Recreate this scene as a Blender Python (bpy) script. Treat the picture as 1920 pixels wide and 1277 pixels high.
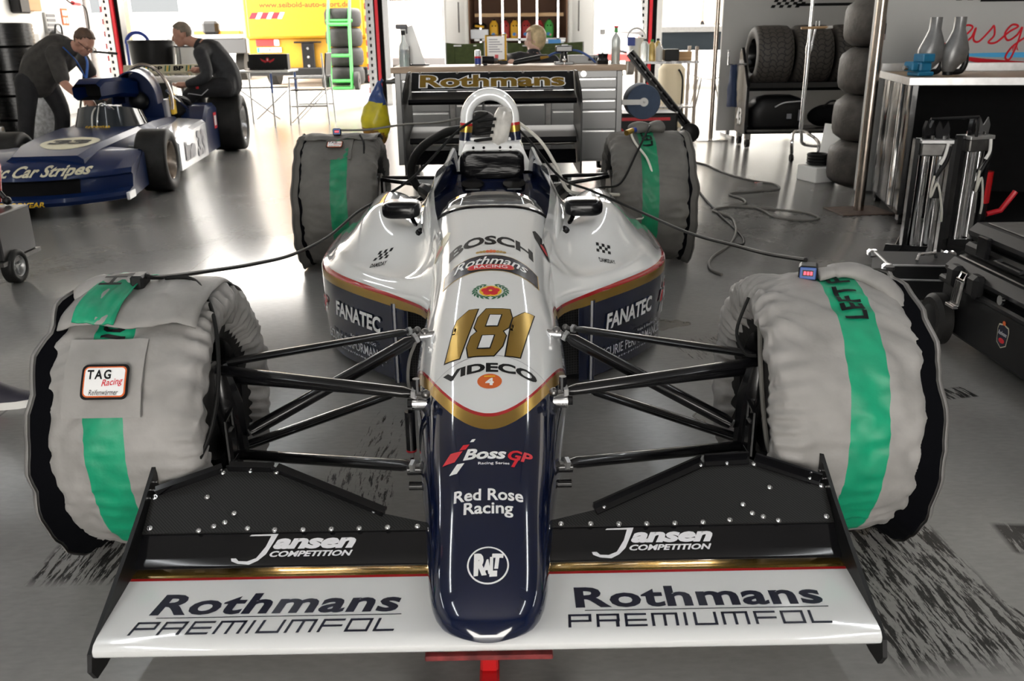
import bpy, bmesh, math, random
from mathutils import Vector, Matrix, noise
from mathutils.bvhtree import BVHTree
PI = math.pi
rnd = random.Random(7)
SC = bpy.context.scene
COL = SC.collection
for o in list(bpy.data.objects):
    bpy.data.objects.remove(o)

# ------------------------------------------------------------------ camera
cd = bpy.data.cameras.new('camera')
cam = bpy.data.objects.new('camera', cd)
COL.objects.link(cam)
cd.sensor_fit = 'HORIZONTAL'
cd.sensor_width = 36.0
cd.lens = 36.0 * 1659.3 / 1920.0
cd.clip_start = 0.05
cd.clip_end = 300
cam_pitch, cam_roll, cam_yaw = 0.3331, 0.0131, 0.0086
fwd = Vector((math.sin(cam_yaw) * math.cos(cam_pitch), math.cos(cam_yaw) * math.cos(cam_pitch), -math.sin(cam_pitch)))
r0 = Vector((math.cos(cam_yaw), -math.sin(cam_yaw), 0))
u0 = r0.cross(fwd)
rt = math.cos(cam_roll) * r0 - math.sin(cam_roll) * u0
up = rt.cross(fwd)
cam.matrix_world = Matrix(((rt.x, up.x, -fwd.x, 0.0374), (rt.y, up.y, -fwd.y, -1.9877), (rt.z, up.z, -fwd.z, 1.1596), (0, 0, 0, 1)))
cd.dof.use_dof = True
cd.dof.focus_distance = 2.3
cd.dof.aperture_fstop = 8.0
SC.camera = cam

# ------------------------------------------------------------------ sky, exposure
w = bpy.data.worlds.new('overcast_sky')
SC.world = w
w.use_nodes = True
nt = w.node_tree
nt.nodes.clear()
wo = nt.nodes.new('ShaderNodeOutputWorld')
wb = nt.nodes.new('ShaderNodeBackground')
wb.inputs['Color'].default_value = (1.0, 0.96, 0.90, 1)
wb.inputs['Strength'].default_value = 7.0
nt.links.new(wb.outputs[0], wo.inputs[0])
vs = SC.view_settings
vs.view_transform = 'Standard'
vs.look = 'None'
vs.gamma = 1.0
vs.use_curve_mapping = False
vs.exposure = 0.9
SUN = bpy.data.lights.new('sun', 'SUN')
SUN.energy = 5.0
SUN.angle = 0.25
SUN.color = (1.0, 0.95, 0.86)
sun = bpy.data.objects.new('sun', SUN)
COL.objects.link(sun)
sun.rotation_euler = (math.radians(-38), math.radians(14), 0)
LAMP_POWER = 12.0

# ------------------------------------------------------------------ materials
M = {}


def new_mat(name):
    m = bpy.data.materials.new(name)
    m.use_nodes = True
    M[name] = m
    t = m.node_tree
    return m, t, t.nodes['Principled BSDF']


def mat(name, col, rough=0.5, metal=0.0, var=0.0, scale=20.0, bump=0.0, bscale=60.0, coat=0.0, emit=0.0, alpha=None, trans=0.0, rvar=0.0, stretch=(1, 1, 1), spec=0.5):
    m, t, b = new_mat(name)
    N, L = t.nodes, t.links
    c = (col[0], col[1], col[2], 1)
    b.inputs['Base Color'].default_value = c
    b.inputs['Roughness'].default_value = rough
    b.inputs['Metallic'].default_value = metal
    b.inputs['Specular IOR Level'].default_value = spec
    if coat:
        b.inputs['Coat Weight'].default_value = coat
        b.inputs['Coat Roughness'].default_value = 0.03
    if trans:
        b.inputs['Transmission Weight'].default_value = trans
    if emit:
        b.inputs['Emission Color'].default_value = c
        b.inputs['Emission Strength'].default_value = emit
    tc = N.new('ShaderNodeTexCoord')
    mp = N.new('ShaderNodeMapping')
    mp.inputs['Scale'].default_value = stretch
    L.new(tc.outputs['Object'], mp.inputs['Vector'])
    if var or rvar:
        n = N.new('ShaderNodeTexNoise')
        n.inputs['Scale'].default_value = scale
        n.inputs['Detail'].default_value = 5
        L.new(mp.outputs[0], n.inputs['Vector'])
        if var:
            r = N.new('ShaderNodeMapRange')
            r.inputs['From Min'].default_value = 0.3
            r.inputs['From Max'].default_value = 0.7
            r.inputs['To Min'].default_value = 1 - var
            r.inputs['To Max'].default_value = 1 + var
            L.new(n.outputs['Fac'], r.inputs['Value'])
            mx = N.new('ShaderNodeVectorMath')
            mx.operation = 'SCALE'
            mx.inputs[0].default_value = col[:3]
            L.new(r.outputs[0], mx.inputs['Scale'])
            L.new(mx.outputs[0], b.inputs['Base Color'])
        if rvar:
            r = N.new('ShaderNodeMapRange')
            r.inputs['From Min'].default_value = 0.3
            r.inputs['From Max'].default_value = 0.7
            r.inputs['To Min'].default_value = max(0.02, rough - rvar)
            r.inputs['To Max'].default_value = rough + rvar
            L.new(n.outputs['Fac'], r.inputs['Value'])
            L.new(r.outputs[0], b.inputs['Roughness'])
    if bump:
        n = N.new('ShaderNodeTexNoise')
        n.inputs['Scale'].default_value = bscale
        n.inputs['Detail'].default_value = 4
        L.new(mp.outputs[0], n.inputs['Vector'])
        bp = N.new('ShaderNodeBump')
        bp.inputs['Strength'].default_value = bump
        bp.inputs['Distance'].default_value = 0.01
        L.new(n.outputs['Fac'], bp.inputs['Height'])
        L.new(bp.outputs[0], b.inputs['Normal'])
    return m


def mnode(t, op, a, b=None, c=None):
    n = t.nodes.new('ShaderNodeMath')
    n.operation = op
    for i, v in enumerate((a, b, c)):
        if v is None:
            continue
        if isinstance(v, (int, float)):
            n.inputs[i].default_value = v
        else:
            t.links.new(v, n.inputs[i])
    return n.outputs[0]


def ramp_mats(t, b, val, stops):
    """stops: (position, colour, metallic, roughness): constant bands of paint"""
    for what in range(3):
        r = t.nodes.new('ShaderNodeValToRGB')
        r.color_ramp.interpolation = 'CONSTANT'
        els = r.color_ramp.elements
        while len(els) < len(stops):
            els.new(0.5)
        for e, s in zip(els, stops):
            e.position = s[0]
        for e, s in zip(els, stops):
            v = (s[1], (s[2],) * 3, (s[3],) * 3)[what]
            e.color = (v[0], v[1], v[2], 1)
        t.links.new(val, r.inputs[0])
        t.links.new(r.outputs[0], b.inputs[('Base Color', 'Metallic', 'Roughness')[what]])


WHITE = (0.74, 0.75, 0.75)
NAVY = (0.004, 0.008, 0.030)
RED = (0.42, 0.012, 0.015)
GOLD = (0.60, 0.37, 0.075)
mat('white_paint', WHITE, 0.12, coat=1.0)
mat('navy_paint', NAVY, 0.15, coat=1.0)
mat('gold_foil', (0.46, 0.29, 0.06), 0.28, 0.85)
mat('red_paint', RED, 0.25, coat=0.5)
mat('decal_black', (0.004, 0.004, 0.005), 0.5, spec=0.2)
mat('decal_navy', (0.006, 0.008, 0.025), 0.25)
mat('decal_white', (0.8, 0.8, 0.8), 0.35)
mat('decal_silver', (0.6, 0.6, 0.63), 0.35)
mat('decal_red', (0.62, 0.012, 0.025), 0.35)
mat('decal_orange', (0.62, 0.12, 0.02), 0.4)
mat('decal_green', (0.01, 0.12, 0.05), 0.4)
mat('decal_yellow', (0.8, 0.5, 0.02), 0.4)
mat('decal_gold', (0.5, 0.33, 0.1), 0.4, 0.5)
mat('decal_cream', (0.62, 0.58, 0.42), 0.45)
mat('decal_grey', (0.3, 0.3, 0.33), 0.4)
mat('decal_blue', (0.03, 0.2, 0.5), 0.4)
mat('decal_skyblue', (0.08, 0.42, 0.75), 0.4)
mat('decal_pink', (0.6, 0.25, 0.22), 0.4)
mat('black_gloss', (0.005, 0.005, 0.006), 0.12, coat=0.15, spec=0.4)
mat('mirror_black', (0.004, 0.004, 0.005), 0.2, spec=0.3)
mat('black_metal', (0.006, 0.006, 0.007), 0.24, 0.0, coat=0.25, spec=0.4)
mat('black_plastic', (0.007, 0.007, 0.0075), 0.42, var=0.2, spec=0.3)
mat('black_matt', (0.004, 0.004, 0.0045), 0.8, var=0.2, spec=0.15)
mat('grey_plastic', (0.12, 0.12, 0.13), 0.45)
mat('rubber', (0.010, 0.0095, 0.009), 0.6, var=0.35, scale=14, bump=0.15, bscale=90, spec=0.3)
mat('rubber_worn', (0.06, 0.052, 0.045), 0.6, var=0.4, scale=10, bump=0.35, bscale=45)
mat('rubber_shiny', (0.008, 0.008, 0.008), 0.3, var=0.3, bump=0.1)
mat('steel', (0.62, 0.62, 0.63), 0.25, 1.0, var=0.12, scale=12, rvar=0.08)
mat('steel_brushed', (0.135, 0.135, 0.135), 0.32, 1.0, var=0.08, scale=3, rvar=0.05)
mat('chrome', (0.75, 0.75, 0.76), 0.1, 1.0)
mat('steel_dark', (0.16, 0.155, 0.15), 0.35, 0.9, var=0.2)
mat('aluminium', (0.5, 0.5, 0.5), 0.38, 0.85, var=0.1)
mat('aluminium_bright', (0.72, 0.72, 0.72), 0.22, 0.9)
mat('pole_steel', (0.42, 0.36, 0.31), 0.25, 1.0, var=0.2, scale=8)
mat('rusty_plate', (0.085, 0.055, 0.04), 0.65, 0.2, var=0.3)
mat('warm_fabric', (0.275, 0.265, 0.255), 0.62, var=0.16, scale=9, bump=0.55, bscale=13)
mat('warm_fabric_dark', (0.105, 0.10, 0.092), 0.65, var=0.2, scale=9, bump=0.55, bscale=13)
mat('warm_green', (0.0, 0.27, 0.135), 0.5, var=0.2, scale=12, bump=0.15, bscale=35)
mat('warm_green_dark', (0.0, 0.17, 0.075), 0.5, var=0.25, scale=12, bump=0.15, bscale=35)
mat('lining', (0.002, 0.0022, 0.0035), 0.85, spec=0.08)
mat('cable_black', (0.006, 0.006, 0.006), 0.6, spec=0.2)
mat('cable_white', (0.6, 0.58, 0.52), 0.45)
mat('cable_grey', (0.13, 0.125, 0.115), 0.6, spec=0.2)
mat('display_red', (0.9, 0.05, 0.08), 0.4, emit=1.5)
mat('blue_plastic', (0.02, 0.05, 0.3), 0.4)
mat('light_blue_plastic', (0.06, 0.12, 0.35), 0.35)
mat('vise_blue', (0.01, 0.14, 0.27), 0.35, var=0.2)
mat('white_plastic', (0.72, 0.71, 0.68), 0.35)
mat('grey_funnel', (0.17, 0.17, 0.17), 0.35, 0.4, var=0.15)
mat('skin', (0.46, 0.24, 0.17), 0.5, var=0.08)
mat('skin_pale', (0.6, 0.38, 0.3), 0.5, var=0.06)
mat('hair_brown', (0.09, 0.05, 0.03), 0.6, var=0.3)
mat('hair_grey', (0.2, 0.16, 0.12), 0.6, var=0.3)
mat('hair_blond', (0.55, 0.42, 0.24), 0.55, var=0.3)
mat('shirt_charcoal', (0.04, 0.037, 0.034), 0.85, var=0.25, bump=0.3, bscale=25)
mat('trousers_black', (0.009, 0.009, 0.011), 0.8, var=0.3, bump=0.3, bscale=25)
mat('jacket_black', (0.016, 0.017, 0.02), 0.7, var=0.3, bump=0.3, bscale=25)
mat('lanyard_blue', (0.03, 0.12, 0.42), 0.6)
mat('van_white', (0.82, 0.82, 0.8), 0.3)
mat('truck_yellow', (0.44, 0.225, 0.008), 0.4, var=0.06)
mat('tail_red', (0.6, 0.03, 0.03), 0.3)
mat('glass_dark', (0.02, 0.025, 0.03), 0.08)
mat('green_rack', (0.045, 0.33, 0.06), 0.4)
mat('canvas_olive', (0.075, 0.10, 0.03), 0.8, var=0.2, bump=0.2, bscale=30)
mat('jug_yellow', (0.75, 0.42, 0.02), 0.45)
mat('jug_red', (0.35, 0.02, 0.02), 0.45)
mat('jug_green', (0.05, 0.35, 0.06), 0.45)
mat('box_clear', (0.72, 0.76, 0.82), 0.3)
mat('cardboard', (0.42, 0.26, 0.13), 0.8)
mat('bottle_clear', (0.8, 0.85, 0.85), 0.2, trans=0.55)
mat('liquid_blue', (0.02, 0.13, 0.35), 0.15)
mat('liquid_green', (0.03, 0.35, 0.25), 0.15, trans=0.3)
mat('liquid_yellow', (0.7, 0.52, 0.18), 0.15, trans=0.3)
mat('bag_yellow', (0.62, 0.52, 0.02), 0.3, var=0.3, scale=8, bump=0.6, bscale=18)
mat('bag_blue', (0.02, 0.06, 0.22), 0.3, var=0.3, bump=0.6, bscale=18)
mat('bag_brown', (0.26, 0.13, 0.02), 0.3, var=0.5, bump=0.6, bscale=18)
mat('wall_white', (0.78, 0.78, 0.76), 0.6, var=0.03, scale=2)
mat('panel_grey', (0.44, 0.44, 0.43), 0.45, var=0.05, scale=2)
mat('ceiling_grey', (0.3, 0.29, 0.28), 0.8)
mat('concrete_wall', (0.3, 0.29, 0.28), 0.8, var=0.1)
mat('jack_red', (0.5, 0.01, 0.012), 0.25, coat=0.5)
mat('jack_red_worn', (0.17, 0.02, 0.02), 0.55, var=0.6, scale=30)
mat('bubble_wrap', (0.55, 0.56, 0.57), 0.2, var=0.3, scale=30, bump=0.8, bscale=30)
mat('frost_clear', (0.62, 0.6, 0.56), 0.12, var=0.3, scale=15, bump=0.4, bscale=20)
mat('tape_black', (0.005, 0.005, 0.006), 0.22, bump=0.7, bscale=9, stretch=(0.35, 1, 2.0), spec=0.2)
mat('mesh_black', (0.005, 0.01, 0.011), 0.6)
mat('shoe_dark', (0.018, 0.016, 0.028), 0.7, var=0.2)
mat('denim', (0.02, 0.022, 0.03), 0.8)
mat('denim_blue', (0.012, 0.025, 0.07), 0.8)
mat('tile_beige', (0.42, 0.24, 0.16), 0.7)
mat('tent_cream', (0.75, 0.66, 0.48), 0.7)
mat('blue_car', (0.003, 0.013, 0.062), 0.33, coat=0.08, spec=0.22)
mat('wing_black', (0.004, 0.004, 0.005), 0.45, spec=0.12)
mat('stripe_white', (0.72, 0.73, 0.76), 0.2, coat=0.6)
mat('asphalt', (0.66, 0.63, 0.58), 0.85, var=0.06, scale=3)
mat('lamp_tube', (0.93, 0.97, 1.0), 0.5, emit=LAMP_POWER)


def grid_mat(name, base, line, scale, width, rough=0.4):
    m, t, b = new_mat(name)
    tc = t.nodes.new('ShaderNodeTexCoord')
    sp = t.nodes.new('ShaderNodeSeparateXYZ')
    t.links.new(tc.outputs['Object'], sp.inputs[0])
    fx = mnode(t, 'FRACT', mnode(t, 'MULTIPLY', sp.outputs[0], scale))
    fz = mnode(t, 'FRACT', mnode(t, 'MULTIPLY', sp.outputs[2], scale))
    k = mnode(t, 'MAXIMUM', mnode(t, 'LESS_THAN', fx, width), mnode(t, 'LESS_THAN', fz, width))
    mx = t.nodes.new('ShaderNodeMix')
    mx.data_type = 'RGBA'
    mx.inputs[6].default_value = (*base, 1)
    mx.inputs[7].default_value = (*line, 1)
    t.links.new(k, mx.inputs[0])
    t.links.new(mx.outputs[2], b.inputs['Base Color'])
    b.inputs['Roughness'].default_value = rough
    return m


grid_mat('radiator_mesh', (0.002, 0.002, 0.002), (0.035, 0.035, 0.036), 110, 0.3)


def carbon():
    m, t, b = new_mat('carbon_weave')
    tc = t.nodes.new('ShaderNodeTexCoord')
    sp = t.nodes.new('ShaderNodeSeparateXYZ')
    t.links.new(tc.outputs['Object'], sp.inputs[0])
    d = mnode(t, 'ADD', mnode(t, 'MULTIPLY', sp.outputs[0], 150), mnode(t, 'MULTIPLY', sp.outputs[1], 190))
    f = mnode(t, 'FRACT', d)
    k = mnode(t, 'SMOOTH_MIN', f, mnode(t, 'SUBTRACT', 1, f), 0.1)
    mr = t.nodes.new('ShaderNodeMapRange')
    mr.inputs['From Max'].default_value = 0.5
    mr.inputs['To Min'].default_value = 0.003
    mr.inputs['To Max'].default_value = 0.024
    t.links.new(k, mr.inputs['Value'])
    cb = t.nodes.new('ShaderNodeCombineColor')
    for i in range(3):
        t.links.new(mr.outputs[0], cb.inputs[i])
    t.links.new(cb.outputs[0], b.inputs['Base Color'])
    b.inputs['Roughness'].default_value = 0.45
    b.inputs['Specular IOR Level'].default_value = 0.25


carbon()


def wood(name, c1, c2, sx=2.0, sy=25.0, rough=0.5):
    m, t, b = new_mat(name)
    tc = t.nodes.new('ShaderNodeTexCoord')
    mp = t.nodes.new('ShaderNodeMapping')
    mp.inputs['Scale'].default_value = (sx, sy, sy)
    t.links.new(tc.outputs['Object'], mp.inputs[0])
    n = t.nodes.new('ShaderNodeTexNoise')
    n.inputs['Scale'].default_value = 1.5
    n.inputs['Detail'].default_value = 6
    t.links.new(mp.outputs[0], n.inputs['Vector'])
    r = t.nodes.new('ShaderNodeValToRGB')
    r.color_ramp.elements[0].color = (*c1, 1)
    r.color_ramp.elements[0].position = 0.35
    r.color_ramp.elements[1].color = (*c2, 1)
    r.color_ramp.elements[1].position = 0.68
    t.links.new(n.outputs['Fac'], r.inputs[0])
    t.links.new(r.outputs[0], b.inputs['Base Color'])
    b.inputs['Roughness'].default_value = rough


wood('wood_top', (0.36, 0.25, 0.17), (0.5, 0.37, 0.26))
wood('wood_shelf', (0.45, 0.28, 0.14), (0.6, 0.4, 0.22))
wood('plywood_oiled', (0.2, 0.12, 0.05), (0.32, 0.21, 0.1), rough=0.35)


def floor_material():
    m, t, b = new_mat('painted_concrete')
    N, L = t.nodes, t.links
    tc = N.new('ShaderNodeTexCoord')
    P = tc.outputs['Object']
    sp = N.new('ShaderNodeSeparateXYZ')
    L.new(P, sp.inputs[0])
    X, Y = sp.outputs[0], sp.outputs[1]

    def nz(scale, detail=5, stretch=(1, 1, 1), rough=0.55, rot=0.0):
        mp = N.new('ShaderNodeMapping')
        mp.inputs['Scale'].default_value = stretch
        mp.inputs['Rotation'].default_value = (0, 0, rot)
        L.new(P, mp.inputs[0])
        n = N.new('ShaderNodeTexNoise')
        n.inputs['Scale'].default_value = scale
        n.inputs['Detail'].default_value = detail
        n.inputs['Roughness'].default_value = rough
        L.new(mp.outputs[0], n.inputs['Vector'])
        return n.outputs['Fac']

    def rng(v, a, b_, c, d):
        r = N.new('ShaderNodeMapRange')
        for k, q in (('From Min', a), ('From Max', b_), ('To Min', c), ('To Max', d)):
            r.inputs[k].default_value = q
        L.new(v, r.inputs['Value'])
        return r.outputs[0]

    base = rng(nz(1.3, 8), 0.15, 0.85, 0.66, 1.30)
    fine = rng(nz(30, 3, (1, 2.5, 1)), 0.3, 0.7, 0.93, 1.07)
    k = mnode(t, 'MULTIPLY', base, fine)

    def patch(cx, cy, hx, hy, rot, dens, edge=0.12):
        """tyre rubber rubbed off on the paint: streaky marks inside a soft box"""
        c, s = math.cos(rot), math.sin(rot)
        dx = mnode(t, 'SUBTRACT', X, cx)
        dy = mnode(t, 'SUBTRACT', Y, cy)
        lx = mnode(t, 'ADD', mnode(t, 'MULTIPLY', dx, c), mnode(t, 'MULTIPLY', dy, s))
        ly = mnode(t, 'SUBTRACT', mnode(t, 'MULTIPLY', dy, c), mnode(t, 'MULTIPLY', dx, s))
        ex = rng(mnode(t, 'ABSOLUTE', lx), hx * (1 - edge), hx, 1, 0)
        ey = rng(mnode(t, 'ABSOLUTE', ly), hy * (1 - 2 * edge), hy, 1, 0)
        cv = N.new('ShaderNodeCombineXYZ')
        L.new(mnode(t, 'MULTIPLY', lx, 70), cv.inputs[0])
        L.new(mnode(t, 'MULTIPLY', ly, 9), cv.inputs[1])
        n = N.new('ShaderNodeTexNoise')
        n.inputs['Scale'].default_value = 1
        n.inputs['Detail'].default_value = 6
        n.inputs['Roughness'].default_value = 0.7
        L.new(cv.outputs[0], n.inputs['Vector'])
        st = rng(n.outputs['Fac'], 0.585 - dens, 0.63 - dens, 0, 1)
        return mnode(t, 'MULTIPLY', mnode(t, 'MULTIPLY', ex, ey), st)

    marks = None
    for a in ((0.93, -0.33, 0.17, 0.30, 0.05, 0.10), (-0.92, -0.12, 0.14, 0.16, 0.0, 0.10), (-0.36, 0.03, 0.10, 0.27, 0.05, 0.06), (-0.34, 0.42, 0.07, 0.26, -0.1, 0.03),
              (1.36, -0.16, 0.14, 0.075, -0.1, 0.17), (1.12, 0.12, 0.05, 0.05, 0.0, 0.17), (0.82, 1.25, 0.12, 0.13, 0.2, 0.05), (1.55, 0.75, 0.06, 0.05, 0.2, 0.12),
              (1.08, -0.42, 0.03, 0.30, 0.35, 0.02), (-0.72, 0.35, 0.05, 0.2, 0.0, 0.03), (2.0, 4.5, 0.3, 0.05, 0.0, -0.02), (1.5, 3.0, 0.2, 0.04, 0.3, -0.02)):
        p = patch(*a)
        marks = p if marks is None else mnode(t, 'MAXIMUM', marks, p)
    # dried spills, darker and smoother than the paint
    sp1 = None
    for (cx, cy, rx, ry) in ((0.66, 1.55, 0.13, 0.075), (0.76, 0.58, 0.15, 0.075), (0.9, -0.02, 0.05, 0.10), (2.05, 4.6, 0.1, 0.05)):
        dx = mnode(t, 'DIVIDE', mnode(t, 'SUBTRACT', X, cx), rx)
        dy = mnode(t, 'DIVIDE', mnode(t, 'SUBTRACT', Y, cy), ry)
        d = mnode(t, 'SQRT', mnode(t, 'ADD', mnode(t, 'MULTIPLY', dx, dx), mnode(t, 'MULTIPLY', dy, dy)))
        d = mnode(t, 'ADD', d, rng(nz(6, 3), 0.3, 0.7, -0.5, 0.5))
        q = mnode(t, 'ADD', mnode(t, 'MULTIPLY', mnode(t, 'LESS_THAN', d, 0.9), 0.45), mnode(t, 'MULTIPLY', mnode(t, 'LESS_THAN', mnode(t, 'ABSOLUTE', mnode(t, 'SUBTRACT', d, 0.92)), 0.05), 0.45))
        sp1 = q if sp1 is None else mnode(t, 'MAXIMUM', sp1, q)
    # saw-cut joints of the slab
    jx = mnode(t, 'LESS_THAN', mnode(t, 'ABSOLUTE', mnode(t, 'ADD', X, 1.62)), 0.004)
    jy = mnode(t, 'LESS_THAN', mnode(t, 'ABSOLUTE', mnode(t, 'SUBTRACT', Y, 4.9)), 0.005)
    joint = mnode(t, 'MULTIPLY', mnode(t, 'MAXIMUM', jx, jy), 0.5)
    # fine hair scratches
    scr = mnode(t, 'MULTIPLY', rng(nz(7, 3, (1, 22, 1), 0.6, 0.6), 0.735, 0.76, 0, 1), 0.45)
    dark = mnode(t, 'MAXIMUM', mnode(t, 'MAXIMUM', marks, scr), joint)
    mx = N.new('ShaderNodeVectorMath')
    mx.operation = 'SCALE'
    mx.inputs[0].default_value = (0.215, 0.212, 0.205)
    L.new(k, mx.inputs['Scale'])
    m1 = N.new('ShaderNodeMix')
    m1.data_type = 'RGBA'
    L.new(sp1, m1.inputs[0])
    L.new(mx.outputs[0], m1.inputs[6])
    m1.inputs[7].default_value = (0.05, 0.042, 0.02, 1)
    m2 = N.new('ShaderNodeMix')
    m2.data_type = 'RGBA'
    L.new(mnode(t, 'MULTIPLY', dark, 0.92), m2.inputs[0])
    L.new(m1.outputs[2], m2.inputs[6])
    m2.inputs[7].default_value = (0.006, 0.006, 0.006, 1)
    L.new(m2.outputs[2], b.inputs['Base Color'])
    b.inputs['Roughness'].default_value = 0.25
    bp = N.new('ShaderNodeBump')
    bp.inputs['Strength'].default_value = 0.06
    bp.inputs['Distance'].default_value = 0.01
    L.new(nz(3, 2), bp.inputs['Height'])
    L.new(bp.outputs[0], b.inputs['Normal'])


floor_material()


def nose_paint():
    """white ahead of a curved red and gold line, navy towards the tip"""
    m, t, b = new_mat('nose_livery')
    tc = t.nodes.new('ShaderNodeTexCoord')
    sp = t.nodes.new('ShaderNodeSeparateXYZ')
    t.links.new(tc.outputs['Object'], sp.inputs[0])
    x2 = mnode(t, 'MULTIPLY', sp.outputs[0], sp.outputs[0])
    v = mnode(t, 'SUBTRACT', sp.outputs[1], mnode(t, "MULTIPLY", x2, 9.5))
    val = mnode(t, 'ADD', v, 0.5)
    ramp_mats(t, b, val, [(0.0, NAVY, 0, 0.1), (0.276, GOLD, 0.9, 0.28), (0.317, RED, 0, 0.15), (0.330, WHITE, 0, 0.1)])
    b.inputs['Coat Weight'].default_value = 1.0
    b.inputs['Coat Roughness'].default_value = 0.03


def pod_paint():
    m, t, b = new_mat('pod_livery')
    tc = t.nodes.new('ShaderNodeTexCoord')
    sp = t.nodes.new('ShaderNodeSeparateXYZ')
    t.links.new(tc.outputs['Object'], sp.inputs[0])
    val = sp.outputs[2]
    ramp_mats(t, b, val, [(0.0, NAVY, 0, 0.12), (0.302, GOLD, 0.75, 0.28), (0.334, RED, 0, 0.15), (0.346, WHITE, 0, 0.1)])
    b.inputs['Coat Weight'].default_value = 1.0
    b.inputs['Coat Roughness'].default_value = 0.03


def wing_paint():
    m, t, b = new_mat('wing_livery')
    tc = t.nodes.new('ShaderNodeTexCoord')
    sp = t.nodes.new('ShaderNodeSeparateXYZ')
    t.links.new(tc.outputs['Object'], sp.inputs[0])
    val = mnode(t, 'ADD', sp.outputs[1], 1.0)
    ramp_mats(t, b, val, [(0.0, WHITE, 0, 0.12), (0.496, RED, 0, 0.15), (0.502, GOLD, 0.9, 0.2), (0.538, (0.30, 0.31, 0.33), 0, 0.15)])
    b.inputs['Coat Weight'].default_value = 1.0
    b.inputs['Coat Roughness'].default_value = 0.03


nose_paint()
pod_paint()
wing_paint()

# ------------------------------------------------------------------ mesh building
def V(*a):
    return Vector(a)


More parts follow.
